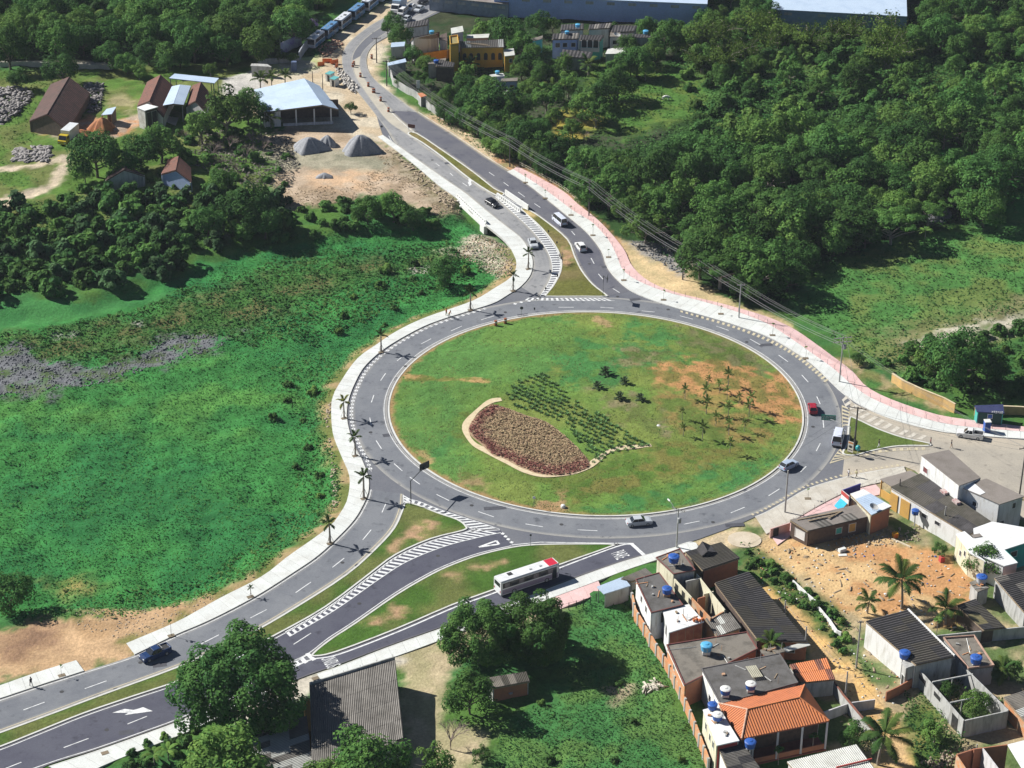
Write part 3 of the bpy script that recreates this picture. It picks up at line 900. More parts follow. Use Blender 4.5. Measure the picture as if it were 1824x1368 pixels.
# bare earth ring just inside the kerb
co = np.empty(len(lawn.data.vertices) * 3, np.float32); lawn.data.vertices.foreach_get('co', co); co = co.reshape(-1, 3).astype(float)
ca = np.empty(len(co) * 4, np.float32); lawn.data.attributes['ground'].data.foreach_get('color', ca); ca = ca.reshape(-1, 4)
dd = ISL_R - np.hypot(co[:, 0] - ISL_C.x, co[:, 1] - ISL_C.y) + (fbm(co[:, 0], co[:, 1], 1.5, 3, 2) - 0.5) * 1.6
west = smooth(6, -14, co[:, 0] - ISL_C.x)
aa = (smooth(1.5, 0.6, dd) * (0.3 + 0.6 * west))[:, None]
ca[:, :3] = ca[:, :3] * (1 - aa) + np.array((0.33, 0.21, 0.1)) * aa
lawn.data.attributes['ground'].data.foreach_set('color', ca.astype(np.float32).ravel())

def lawn_z(x, y):
 d = ISL_R - 0.32 - math.hypot(x - ISL_C.x, y - ISL_C.y)
 return 0.12 + 0.55 * float(smooth(0, 14, np.array(d)))

# ================================================================== pavements of cast slabs
def pavement(name, Rd, Lf, step, mat, kerb_side=True, z=0.15, bed=None):
 n = max(3, int(max(length(Rd), length(Lf)) / step) + 1)
 A, B = resample(Rd, n), resample(Lf, n)
 mb = MB()
 vs = [(p.x, p.y, z - 0.05) for p in A] + [(p.x, p.y, z - 0.05) for p in B] + [(p.x, p.y, -0.4) for p in A] + [(p.x, p.y, -0.4) for p in B]
 fs = []
 for i in range(n - 1):
  fs += [(i, i + 1, n + i + 1, n + i), (i, 2 * n + i, 2 * n + i + 1, i + 1), (n + i, n + i + 1, 3 * n + i + 1, 3 * n + i)]
 mb.add(vs, fs)
 root = mb.build(name, bed or JOINT); root['kind'] = 'structure'
 for i in range(n - 1):
  a0, a1, b0, b1 = A[i], A[i + 1], B[i], B[i + 1]
  g = 0.022
  l = (a1 - a0).length + 1e-6
  l2 = (b1 - b0).length + 1e-6
  q = [a0.lerp(a1, g / l), a0.lerp(a1, 1 - g / l), b0.lerp(b1, 1 - g / l2), b0.lerp(b1, g / l2)]
  zt = z + random.uniform(-0.006, 0.006)
  m = MB(); m.prism([(p.x, p.y) for p in q], z - 0.045, zt)
  m.build('paving_slab', mat, root)
 if kerb_side:
  k = MB(); wall_strip(k, offset(resample(Rd, n * 3), -0.09), 0.18, -0.05, z + 0.012)
  k.build('kerb', KERB, root)
 return root
pavement('pavement', lsr, lsl, 2.4, CONC)
SW_PU = [(150,1196),(75,1220),(0,1245),(-60,1262)]
pavement('pavement', cs(SW_PU), cs([(136,1177),(62,1200),(0,1222),(-60,1240)]), 2.4, CONC)
pavement('pavement', rsr, rsm, 2.4, CONC)
pavement('cycle_path', rsm, rsp, 2.6, PINK, False, z=0.155, bed=M('pink_joint', (0.64,0.44,0.42)))
BP_O = [(560,1222),(625,1197),(710,1172),(760,1150),(830,1130),(935,1092),(1062,1042),(1132,1020),(1215,986)]
pavement('pavement', cs([(565,1201),(606,1187),(693,1153),(806,1113),(930,1067),(1060,1018),(1130,995),(1208,974)]), cs([(570,1217),(625,1196),(700,1172),(812,1131),(940,1082),(1066,1035),(1128,1012),(1214,984)]), 2.6, CONC)
pavement('cycle_path', cs([(985,1066),(1020,1053),(1066,1036)]), cs([(997,1086),(1030,1073),(1075,1056)]), 2.6, PINK, False, bed=M('pink_joint', (0.64,0.44,0.42)))
pavement('pavement', cs([(87,1366),(170,1339),(250,1311),(330,1281),(430,1234),(470,1222)]), cs([(130,1392),(190,1362),(270,1330),(345,1300),(440,1253),(480,1237)]), 2.6, CONC)
SE_R = [(1345,921),(1364,913),(1400,893),(1439,871),(1504,851),(1551,841),(1610,832)]
SE_L = [(1365,952),(1400,935),(1440,912),(1480,890),(1520,872),(1560,862),(1618,850)]
pavement('pavement', cs(SE_R), cs(SE_L), 2.6, CONC_DIRTY)
pavement('cycle_path', cs([(1372,953),(1400,938),(1440,914),(1480,892),(1520,874),(1560,864)]), cs([(1385,972),(1412,953),(1455,928),(1492,907),(1535,890),(1575,880)]), 2.6, PINK, False, z=0.152, bed=M('pink_joint', (0.64,0.44,0.42)))
pavement('pavement', cs([(1208,972),(1228,966),(1240,968)]), cs([(1214,986),(1232,982),(1246,978)]), 2.6, CONC)
# round corner slab of bare concrete on the sandy shoulder
mb = MB(); c0 = G(1326, 962)
mb.prism([(c0.x + 3.0 * math.cos(a), c0.y + 2.6 * math.sin(a)) for a in np.linspace(0, 2 * math.pi, 24, endpoint=False)], -0.1, 0.12)
o = mb.build('concrete_apron', M('sandy_concrete', (0.6, 0.52, 0.4), (0.5, 0.42, 0.3), 0.5)); o['kind'] = 'structure'

# ================================================================== bridge deck over the stream
bridge = thing('road_bridge', 'low white concrete road bridge with girder side and pierced parapets over the weedy stream', 'bridge', G(840, 372))
o0 = bridge.location
side = [G(812,352), G(863,400)]
inner = [G(880, 340), G(935, 388)]
mb = MB(o0); mb.prism([(side[0].x, side[0].y), (side[1].x, side[1].y), (inner[1].x, inner[1].y), (inner[0].x, inner[0].y)], -1.1, -0.45)
WHITE_C = M('white_concrete', (0.74, 0.75, 0.72), (0.6, 0.6, 0.56), 0.4, 0.5, 0.8, 0.85)
mb.build('deck', WHITE_C, bridge)
sd = (side[1] - side[0]); sl = sd.length; sd.normalize()
out_n = Vector((-sd.y, sd.x, 0))
if out_n.y > 0 and out_n.x > 0: out_n = -out_n
if (side[0] + out_n - ISL_C).length < (side[0] - out_n - ISL_C).length and False: out_n = -out_n
mb = MB(o0); wall_strip(mb, offset(side, 0.2), 0.3, -1.25, 0.1); mb.build('girder', WHITE_C, bridge)
def parapet(a, b, h, parent, nbal):
 mb = MB(o0)
 wall_strip(mb, [a, b], 0.26, 0.12, 0.42)
 wall_strip(mb, [a, b], 0.26, h - 0.22, h)
 mb.build('parapet', WHITE_C, parent)
 p = parent.children[-1]
 for i in range(nbal + 1):
  q = a.lerp(b, i / nbal)
  m = MB(o0); m.box((q.x, q.y, (h + 0.2) / 2), (0.5, 0.2, h - 0.6 + 0.2), math.atan2((b - a).y, (b - a).x))
  m.build('baluster', WHITE_C, parent)
parapet(side[0] + Vector((0.3, 0.1, 0)), side[1] + Vector((0.3, 0.1, 0)), 1.0, bridge, 16)
parapet(G(886, 352), G(926, 380), 1.25, bridge, 12)
for a, b in ((G(900, 347), G(941, 375)),):
 mb = MB(o0); wall_strip(mb, [a, b], 0.3, 0.0, 1.35); mb.build('parapet', WHITE_C, bridge)
for t, wd in ((0.06, 1.2), (0.97, 2.2)):
 q = side[0].lerp(side[1], t)
 mb = MB(o0); mb.box((q.x, q.y, -2.0), (wd, 0.9, 3.6), math.atan2(sd.y, sd.x)); mb.build('abutment', WHITE_C, bridge)
mb = MB(o0); mb.box((side[0].lerp(side[1], 0.16).x + 0.4, side[0].lerp(side[1], 0.16).y, -1.9), (0.5, 1.2, 2.0), math.atan2(sd.y, sd.x)); mb.build('pier', WHITE_C, bridge)

# ================================================================== painted markings (each mark a piece of its road)
ZM = 0.040
def dash(a, b, parent, wd=0.17, name='lane_dash', z=ZM, mat=None):
 m = MB(); strip(m, [G(*a), G(*b)], wd, z); m.build(name, mat or PAINT_W, parent)
DASH = {sw: [((41.6,1265),(79.4,1251)),((151,1227),(190,1213)),((357,1148),(390,1131)),((446,1101),(475,1086)),((526.6,1056),(554,1037)),((592,1011),(613,994.5)),((646,962),(661,944)),((680.5,913),(687,898))],
 so: [((113.5,1332),(157.6,1315.6)),((227,1290),(262,1276)),((5,1371),(38,1358)),((523,1148),(554,1128))],
 ring: [((730,850),(748,863)),((702,826),(716.5,839)),((670,785),(679.5,799.5)),((658.5,744),(661.5,757.7)),((661.5,717),(666,704)),((777.6,881),(800,892)),((852,911.5),(879.7,921)),((678,678),(687,665)),((707.5,643),(715,637)),((750,613),(768,603.6)),((803.5,589.7),(823,581)),((857,570),(880,563)),((995,547.6),(1022,547.6)),((1069.6,547.6),(1093,549)),((1143,554),(1166,556)),((1211,562.7),(1234,568.8)),((1276,581),(1298,589)),((1335.7,604),(1354,614.4)),((1386.7,632.6),(1403.6,644.7)),((1428,668),(1439.7,681)),((1454.8,706.5),(1461,720)),((1466,748),(1467.4,762.7)),((1454,803.6),(1461,790)),((1425.8,841),(1436,831)),((1369,883.5),(1388.5,871)),((1218,934),(1246,928.4)),((1301.7,913.8),(1326.4,903.7)),((936,933.5),(966.7,938.5)),((1029,944),(1064,945.6))],
 ne: [((923,342.5),(934.7,351)),((952,362.7),(962.4,369.8)),((982.6,383),(992.7,389)),((1018,412),(1024,419)),((1035.6,431.5),(1043,441.6)),((1052.7,459.8),(1058.3,470)),((1065.8,488),(1074,497.6)),((1091.6,514),(1103.7,521.6)),((871,307),(880.5,313.5)),((897,325),(906,331.7))],
 nw: [((776,291),(783,296)),((801.5,308.5),(807,313.5)),((824,326),(832.5,332))]}
for rd, lst in DASH.items():
 for a, b in lst: dash(a, b, rd)

def line(pts, parent, wd=0.16, name='edge_line', z=ZM, mat=None):
 m = MB(); strip(m, pts, wd, z); return m.build(name, mat or PAINT_W, parent)
line([ISL_C + Vector((math.cos(a), math.sin(a), 0)) * (ISL_R + 0.75) for a in np.linspace(0, 2 * math.pi, 181)], ring, 0.14)
line(offset(swu, -0.45), sw, 0.14); line(offset(swm, 0.45), sw, 0.16, mat=PAINT_Y); line(offset(sou, -0.4), so, 0.16); line(offset(sol, 0.35), so, 0.16)
line(offset(busu, -0.5), bl, 0.3); line(offset(nel[48:], -0.3), ne, 0.14); line(offset(ner[54:], 0.35), ne, 0.14); line(offset(nwl[62:], -0.35), nw, 0.14)
line([G(1094, 968), G(962, 966), G(912, 971)], bl, 0.2, z=0.044); line([G(1128, 968), G(1096, 968)], bl, 0.25, z=0.044)

def hatch(L, R, n, parent, wd, shift=0.0, lines=True, z=ZM, mat=None, slant=0.0):
 A, B = resample(L, n + 1), resample(R, n + 1)
 for i in range(n):
  t0, t1 = i, min(i + 1, n)
  a, a2 = A[t0], A[t0].lerp(A[t1], 0.48)
  b, b2 = B[t0], B[t0].lerp(B[t1], 0.48)
  m = MB(); m.quad((a.x, a.y, z), (a2.x, a2.y, z), (b2.x, b2.y, z), (b.x, b.y, z)); m.build('hatch_stripe', mat or PAINT_W, parent)
 if lines:
  line(L, parent, wd, z=z + 0.004, mat=mat); line(R, parent, wd, z=z + 0.004, mat=mat)
# band beside the long avenue island
hatch(cs([(508,1126),(581,1084),(661,1025),(706,992),(768,964),(826,949),(850,940)]), cs([(516,1134),(595,1088),(678,1030),(726,1000),(790,974),(850,958),(892,949)]), 40, so, 0.16)
# narrow band along the ring side of that island, and the gore fans
hatch(cs([(722,888),(745,893),(781,907),(820,920),(858,932),(890,943)]), cs([(724,893),(742,899),(781,915),(816,927),(836,940),(852,946)]), 15, ring, 0.14)
hatch(cs([(718,882),(719,888),(719,896)]), cs([(738,893),(734,896),(728,899)]), 3, ring, 0.12, z=0.046)
# chevrons at the tip of the tear-drop island
for k, (tx, ty, s) in enumerate(((524,1182,0.45), (534,1177,0.7), (545,1171,1.0))):
 a, tip, b = G(tx + 2, ty - 5.5 * s - 1.5), G(tx + 7 * s + 3, ty + 1), G(tx + 9 * s + 6, ty + 4.5 * s + 0.5)
 m = MB(); strip(m, [a, tip, b], 0.75, 0.044); m.build('chevron', PAINT_W, bl)
line([G(516, 1186), G(549, 1166)], bl, 0.18, z=0.048); line([G(516, 1188), G(560, 1174)], bl, 0.2, z=0.048)
# band west of the northern median
hatch(cs([(882,350),(912,377),(949,412),(974,445),(984,475),(979,500),(962,528)]), cs([(889,352),(927,374),(961,406),(986,438),(997,462),(996,485),(983,510),(970,527)]), 46, nw, 0.14, z=0.050)
hatch(cs([(940,531),(975,531),(1037,531),(1080,531)]), cs([(935,535),(975,535.5),(1037,536),(1095,536)]), 17, ring, 0.1)
# worn pale bands at the eastern exit
hatch(cs([(1500,712),(1515,733),(1564,760),(1610,776),(1650,785)]), cs([(1506,706),(1532,727),(1575,750),(1618,768),(1660,779)]), 12, east, 0.14, mat=PAINT_D)
hatch(cs([(1500,722),(1500,740),(1501,762)]), cs([(1514,728),(1512,742),(1512,762)]), 6, east, 0.12, mat=PAINT_Y)
hatch(cs([(1478,826),(1490,808),(1500,797)]), cs([(1520,813),(1504,812),(1501,806)]), 5, ring, 0.12, mat=PAINT_Y, z=0.044)
hatch(cs([(1212,553),(1262,567),(1312,582),(1368,603),(1414,628),(1451,655),(1478,680)]), cs([(1212,556),(1262,571),(1312,586.5),(1366,608),(1410,632),(1446,660),(1472,684)]), 34, ring, 0.1, mat=PAINT_Y, lines=False)
hatch(cs([(1530,811),(1560,803),(1600,799),(1655,797)]), cs([(1532,815),(1562,807),(1600,803),(1655,801)]), 10, east, 0.1, mat=PAINT_Y)
# stop line, give-way dots, small square dots by the western kerb
dash((1124,968), (1147,989), bl, 0.7, 'stop_line', 0.048)
for a in ((893,950),(898,955),(903,960),(909,965.5)):
 dash(a, (a[0] + 5, a[1] + 1.5), so, 0.6, 'give_way_dot')
for a in ((915,541),(926,538),(940,536),(954,534)):
 dash(a, (a[0] + 5, a[1] + 1), ring, 0.6, 'give_way_dot')
dots = offset(lsr, 0.0)
i0 = min(range(len(lsr)), key=lambda i: (lsr[i] - G(860, 547)).length); i1 = min(range(len(lsr)), key=lambda i: (lsr[i] - G(653, 845)).length)
seg = offset(lsr[i0:i1], -0.85)
if (seg[5] - ISL_C).length > (lsr[i0 + 5] - ISL_C).length: seg = offset(lsr[i0:i1], 0.85)
nd = int(length(seg) / 1.35)
sp = resample(seg, nd)
for i in range(nd - 1):
 m = MB(); strip(m, [sp[i], sp[i].lerp(sp[i + 1], 0.45)], 0.7, ZM); m.build('edge_dot', PAINT_W, ring)
line(offset(seg, 0.0), ring, 0.08)
SEr = cs(SE_R)
seg = offset(SEr, 0.9); sp = resample(seg, 34)
for i in range(33):
 m = MB(); strip(m, [sp[i], sp[i].lerp(sp[i + 1], 0.4)], 0.6, ZM); m.build('edge_dot', PAINT_Y, ring)
# covers and mended patches
COVER = M('iron_cover', (0.05, 0.05, 0.052), None, 4); MEND = M('asphalt_mend', (0.06, 0.062, 0.075), (0.085, 0.087, 0.1), 1.0)
for rd_, lst_ in ((ring, ((660,770),(722,652),(900,556),(1190,551),(1330,609),(1448,760),(1270,930),(1000,934),(840,900))), (sw, ((610,1002),(420,1108),(250,1180),(110,1232))), (nw, ((925,440),(880,392),(770,285))), (ne, ((1050,470),(930,355),(1100,528))), (so, ((640,1075),(780,990),(190,1300)))):
 for k_, (x, y) in enumerate(lst_):
  p = G(x, y, ZM); m = MB(); m.add([(p.x + .36 * math.cos(a), p.y + .36 * math.sin(a), ZM) for a in np.linspace(0, 6.283, 12, endpoint=False)], [tuple(range(12))]); m.build('manhole_cover', COVER, rd_)
  if k_ % 2 == 0:
   a = G(x + 22, y + 6, ZM - .004); m = MB(); strip(m, [a, a + Vector((1.6 + k_ * .3, .5, 0))], 1.1, ZM - .004); m.build('asphalt_mend', MEND, rd_)
# give-way triangle (outline) on the exit lane
tri = [G(853,974.8), G(884,963.5), G(889,969.5)]
m = MB()
for i in range(3): strip(m, [tri[i], tri[(i + 1) % 3]], 0.4, 0.044 + 0.003 * i)
m.build('give_way_triangle', PAINT_W, so)
# merge arrows
def arrow(pxs, parent):
 p = [G(*q) for q in pxs]
 m = MB(); m.prism([(q.x, q.y) for q in p], 0.038, 0.046); m.build('lane_arrow', PAINT_W, parent)
arrow([(200,1270),(222,1263),(238,1265),(255,1260),(272,1267),(222,1274),(229,1270)], so)
arrow([(834,319),(840,321),(839,327),(841,328),(836,332),(833,324),(835,325)], nw)

def road_text(txt, p_ul, p_ur, p_ll, mat, parent, name):
 """lettering painted on the road: p_ul start of the feet line, p_ll its end, p_ur above the start"""
 cu = bpy.data.curves.new(name, 'FONT'); cu.body = txt; cu.size = 1.0
 to = bpy.data.objects.new(name, cu); C.objects.link(to)
 dg = bpy.context.evaluated_depsgraph_get()
 me = bpy.data.meshes.new_from_object(to.evaluated_get(dg))
 bpy.data.objects.remove(to);
 xs = [v.co.x for v in me.vertices]; ys = [v.co.y for v in me.vertices]
 x0, x1, y0, y1 = min(xs), max(xs), min(ys), max(ys)
 ex, ey = p_ll - p_ul, p_ur - p_ul
 for v in me.vertices:
  u, t = (v.co.x - x0) / (x1 - x0), (v.co.y - y0) / (y1 - y0)
  q = p_ul + ex * u + ey * t
  v.co = q
 me.materials.append(mat)
 return link_mesh(name, me, parent)
for nm, t, a, b, c in (('road_lettering', 'PARE', (1088,987), (1111,979), (1099,998)), ('road_lettering', 'ÔNIBUS', (571,1174), (602,1164), (583,1192))):
 pa, pb, pc = G(*a), G(*b), G(*c)
 for q in (pa, pb, pc): q.z = 0.05
 o = road_text(t, pa, pb, pc, PAINT_W, bl, nm)
# ================================================================== vegetation
rng = np.random.default_rng(11)
LEAF_DARK = foliage('leaf_dark', (0.03, 0.1, 0.026), (0.085, 0.185, 0.04))
LEAF_MID = foliage('leaf_mid', (0.045, 0.13, 0.03), (0.12, 0.23, 0.048))
LEAF_LIGHT = foliage('leaf_light', (0.065, 0.16, 0.034), (0.16, 0.26, 0.055))
LEAF_FIELD = foliage('leaf_field', (0.04, 0.18, 0.045), (0.1, 0.27, 0.06), transl=0.3)
LEAF_WILD = foliage('leaf_wild', (0.045, 0.14, 0.036), (0.12, 0.22, 0.055), transl=0.3)
LEAF_PALM = foliage('leaf_palm', (0.035, 0.085, 0.02), (0.11, 0.15, 0.03))
LEAF_AGAVE = foliage('leaf_agave', (0.06, 0.15, 0.05), (0.14, 0.24, 0.08))
LEAF_DRY = foliage('leaf_dry', (0.28, 0.21, 0.12), (0.42, 0.33, 0.2), transl=0.1)
LEAF_RED = foliage('leaf_red', (0.13, 0.035, 0.04), (0.26, 0.15, 0.07), transl=0.15)
LEAF_LILAC = foliage('leaf_lilac', (0.3, 0.2, 0.42), (0.42, 0.3, 0.5), transl=0.2)
BARK = M('bark', (0.16, 0.13, 0.1), (0.09, 0.075, 0.06), 4, 0.4, 0.6, 0.95, coord='Object')
BARK_PALE = M('bark_pale', (0.33, 0.29, 0.24), (0.2, 0.17, 0.14), 4, 0.4, 0.6, 0.95, coord='Object')
TWIG = M('twigs', (0.24, 0.2, 0.17), (0.14, 0.12, 0.1), 4, coord='Object')

def unit(n):
 v = rng.normal(size=(n, 3))
 return v / np.linalg.norm(v, axis=1, keepdims=True)

def leaf_quads(p, nrm, size, aspect=0.62):
 """one quad per point, facing nrm"""
 n = len(p)
 t = unit(n)
 u = np.cross(nrm, t); u /= np.linalg.norm(u, axis=1, keepdims=True) + 1e-9
 v = np.cross(nrm, u)
 s = size[:, None] if np.ndim(size) else size
 a, b = u * s * 0.5, v * s * 0.5 * aspect
 V = np.stack([p - a, p - b, p + a, p + b], 1).reshape(-1, 3)
 Q = np.arange(4 * n).reshape(n, 4)
 return V, Q

def crown_mesh(name, mat, r, zc, rz, nclump, nleaf, leaf, seed, clump=(0.26, 0.42), flat=1.0, shell=(0.55, 0.95), updir=0.35, lean=0.0):
 global rng
 rng = np.random.default_rng(seed)
 d = unit(nclump)
 d[:, 2] = np.abs(d[:, 2]) * 1.5 - 0.62
 d /= np.linalg.norm(d, axis=1, keepdims=True)
 rr = rng.uniform(*shell, nclump)[:, None]
 lump = 1 + 0.18 * np.sin(np.arctan2(d[:, 1], d[:, 0]) * 3 + seed)[:, None]
 cen = d * rr * lump * np.array([r, r, rz]) * np.array([1, 1, 1.0])
 cr = rng.uniform(*clump, nclump) * r
 tc = rng.uniform(0, 1, nclump)
 k = rng.choice(nclump, nclump * nleaf, p=cr ** 2 / (cr ** 2).sum())
 dl = unit(len(k))
 dl[:, 2] = dl[:, 2] * 0.85 + 0.22
 out = cen[k] / np.array([r, r, rz])
 dl = dl + out * 0.45
 dl /= np.linalg.norm(dl, axis=1, keepdims=True)
 p = cen[k] + dl * cr[k][:, None] * rng.uniform(0.72, 1.06, len(k))[:, None] * np.array([1, 1, flat])
 nr = dl * 0.95 + unit(len(k)) * 0.5 + np.array([0, 0, updir])
 nr /= np.linalg.norm(nr, axis=1, keepdims=True)
 p[:, 2] += zc
 V, Q = leaf_quads(p, nr, leaf * rng.uniform(0.6, 1.35, len(k)))
 tint = np.clip(0.55 * tc[k] + 0.5 * rng.uniform(0, 1, len(k)) - 0.05, 0, 1)
 return np_mesh(name, V, Q, mat, tint, link=False)

def limb_tree(mb, base, h, r0, spread, n, seed):
 rd = random.Random(seed)
 top = Vector(base) + Vector((rd.uniform(-0.3, 0.3), rd.uniform(-0.3, 0.3), h * 0.55))
 mb.tube([base, Vector(base).lerp(top, 0.5) + Vector((rd.uniform(-.2, .2), rd.uniform(-.2, .2), 0)), top], [r0, r0 * 0.8, r0 * 0.65], 7)
 for i in range(n):
  a = i * 2 * math.pi / n + rd.uniform(-0.4, 0.4)
  st = Vector(base).lerp(top, rd.uniform(0.55, 1.0))
  e = st + Vector((math.cos(a) * spread * rd.uniform(0.5, 0.9), math.sin(a) * spread * rd.uniform(0.5, 0.9), h * rd.uniform(0.2, 0.45)))
  mb.tube([st, st.lerp(e, 0.5) + Vector((0, 0, 0.3)), e], [r0 * 0.45, r0 * 0.3, r0 * 0.12], 5)

def tree_proto(name, label, cat, r, h, rz, mat, bark, seed, **kw):
 t = thing(name, label, cat, (0, -2000, 0))
 mb = MB(); limb_tree(mb, (0, 0, -0.5), h * 0.75, 0.045 * r + 0.08, r, 7, seed)
 mb.build('trunk', bark, t)
 link_mesh('crown', crown_mesh('crown', mat, r * 0.82, h - rz * 1.05, rz * 0.85, seed=seed, **kw), t)
 return t

MANGO = [tree_proto('broadleaf_tree', 'tree', 'tree', 5, 8.6, 3.7, m, BARK, 100 + i, nclump=46, nleaf=95, leaf=0.46)
   for i, m in enumerate((LEAF_DARK, LEAF_MID, LEAF_DARK, LEAF_MID, LEAF_LIGHT))]
LOOSE = [tree_proto('broadleaf_tree', 'tree', 'tree', 5, 8.2, 3.3, m, BARK_PALE, 200 + i, nclump=34, nleaf=75, leaf=0.5, clump=(0.18, 0.34), shell=(0.4, 1.0))
   for i, m in enumerate((LEAF_MID, LEAF_LIGHT, LEAF_LIGHT))]
FEATHER = [tree_proto('broadleaf_tree', 'tree', 'tree', 6, 7.2, 1.9, LEAF_MID, BARK_PALE, 300 + i, nclump=50, nleaf=80, leaf=0.42, clump=(0.16, 0.3), flat=0.35, shell=(0.4, 1.0), updir=1.0)
   for i in range(2)]
BIG = [tree_proto('broadleaf_tree', 'tree', 'tree', 9, 14.5, 7.3, m, BARK, 400 + i, nclump=120, nleaf=200, leaf=0.48, clump=(0.15, 0.27), shell=(0.6, 0.98))
  for i, m in enumerate((LEAF_DARK, LEAF_MID))]

def shrub_proto(name, label, mat, seed, n=16, nl=42, leaf=0.3, rz=0.75, clump=(0.3, 0.5)):
 me = crown_mesh(name, mat, 0.85, 0.45, rz, n, nl, leaf, seed, clump=clump, shell=(0.3, 0.95))
 o = link_mesh(name, me)
 o.location = (0, -2000, 0)
 return tag(o, label, 'shrub')
BUSH = [shrub_proto('shrub', 'shrub', m, 500 + i) for i, m in enumerate((LEAF_WILD, LEAF_MID, LEAF_DARK, LEAF_LIGHT))]
CASTOR = [shrub_proto('shrub', 'shrub', m, 520 + i, n=14, nl=40, leaf=0.38) for i, m in enumerate((LEAF_MID, LEAF_DARK, foliage('leaf_castor', (0.03, 0.095, 0.03), (0.09, 0.16, 0.065))))]

def in_flat(x, y):
 a, b = np.array([x]), np.array([y])
 return max(float(poly_dist(a, b, p)[0]) for p in FLAT)

def place(proto, px, py, rpx, label, group=None, zfrac=0.52, base_r=5.0, h=8.6, name=None):
 """a tree whose crown centre is seen at (px, py) with crown radius rpx survey pixels"""
 z = 4.0
 for _ in range(3):
  p = G(px, py, z)
  r = rpx / px_per_m(p)
  s = r / base_r
  z = zfrac * h * s
 g = hz1(p.x, p.y)
 return dup(proto, (p.x, p.y, min(g, 0) - 0.1), random.uniform(0, 6.28), label, group, s * random.uniform(0.96, 1.04), name)

def scatter(pxs, dmin, n_try, z, seed, excl=(), road=1.5):
 rd = np.random.default_rng(seed)
 poly = [(p.x, p.y) for p in W(pxs, z)]
 ex = [[(p.x, p.y) for p in W(e, z)] for e in excl]
 x0, x1 = min(p[0] for p in poly), max(p[0] for p in poly)
 y0, y1 = min(p[1] for p in poly), max(p[1] for p in poly)
 X = rd.uniform(x0, x1, n_try); Y = rd.uniform(y0, y1, n_try)
 ok = poly_dist(X, Y, poly) > 0
 for e in ex:
  ok &= poly_dist(X, Y, e) < 0
 for f in FLAT:
  ok &= poly_dist(X, Y, f) < -road
 X, Y = X[ok], Y[ok]
 px, py = [], []
 for x, y in zip(X, Y):
  if not px or min((np.array(px) - x) ** 2 + (np.array(py) - y) ** 2) > dmin * dmin:
   px.append(x); py.append(y)
 return list(zip(px, py))

LOOK = {}
for lst, ds in ((MANGO, ('dark dense tree', 'mid-green dense tree', 'blackish dense tree', 'green domed tree', 'bright yellow-green tree')), (FEATHER, ('flat-topped feathery tree', 'wide feathery tree')), (LOOSE, ('airy green tree', 'airy pale tree', 'open light tree')), (BUSH, ('wild green shrub', 'mid-green shrub', 'dark shrub', 'yellow-green shrub')), (CASTOR, ('broad-leaved green shrub', 'broad-leaved dark shrub', 'broad-leaved bluish shrub'))):
 for o_, d_ in zip(lst, ds): LOOK[o_.name] = d_
MARKS = [(G(x, y), n) for x, y, n in ((1000,300,'by the cables'),(1130,400,'above the sandy bank'),(1250,480,'at the sandy bank'),(1390,520,'at the meadow tip'),(1500,450,'beside the meadow'),(1650,400,'by the banana plant'),(1700,270,'at the small clearing'),(1820,340,'by the far green strip'),(1120,240,'below the cow'),(1250,200,'above the cow'),(1400,200,'below the bamboo'),(1560,180,'deep among the crowns'),(1750,180,'toward the far hill'),(1300,330,'in the middle of the wood'),(1480,320,'in the shaded hollow'),
 (1330,120,'near the bamboo'),(1620,90,'by the white roof'),(1780,60,'beyond the warehouse'),(850,120,'before the chapel'),(1000,95,'below the striped roof'),(1110,100,'by the stepped tin roof'),(890,175,'at the brick hut'),(1040,165,'at the meadow rim'),(715,60,'near the trucks'),(940,70,'by the teal cottage'),(1180,65,'below the long warehouse'),(750,125,'at the low dark house'),(60,40,'above the grassy yard'),(200,60,'behind the workshops'),(330,40,'behind the canopy'),(470,40,'by the painted wall'),(560,-20,'beside the parked buses'),(800,180,'near the shelter'),(950,260,'by the yellow clearing'),(60,400,'by the dirt track'),(180,420,'under the tiled houses'),(300,400,'below the rusty gable'),(440,390,'near the earthworks'),(100,490,'by the green pond'),(260,460,'at the pond end'),(560,365,'below the small gravel heap'),(680,350,'below the brush bank'),(770,385,'near the bridge'),(520,700,'near the widest bend'),(570,850,'near the narrow bend'),(180,330,'near the box truck'),(300,330,'beside the rusty gable'),(420,260,'in the brushwood'),(270,1350,'at the banana plants'),(1360,990,'near the bar'),(1450,1070,'at the white wall'),(1510,1140,'near the slim pole'))]
def near_mark(x, y): return min(MARKS, key=lambda m: (m[0].x - x) ** 2 + (m[0].y - y) ** 2)[1]
def forest(pts, protos, r, label, group, base_r=5.0, seed=0):
 rd = random.Random(seed)
 hs = hz(np.array([p[0] for p in pts]), np.array([p[1] for p in pts])) if pts else []
 for (x, y), g in zip(pts, hs):
  t = rd.random(); s = (r[0] + (r[1] - r[0]) * t) / base_r
  pr = rd.choice(protos)
  lb = label.format(('small ', '', 'large ')[min(2, int(t * 3))] + LOOK[pr.name], near_mark(x, y)) if '{' in label else label
  dup(pr, (x, y, min(float(g), 0) - 0.15), rd.uniform(0, 6.28), lb, group, (s * rd.uniform(.92, 1.08), s * rd.uniform(.92, 1.08), s * rd.uniform(.85, 1.12)))

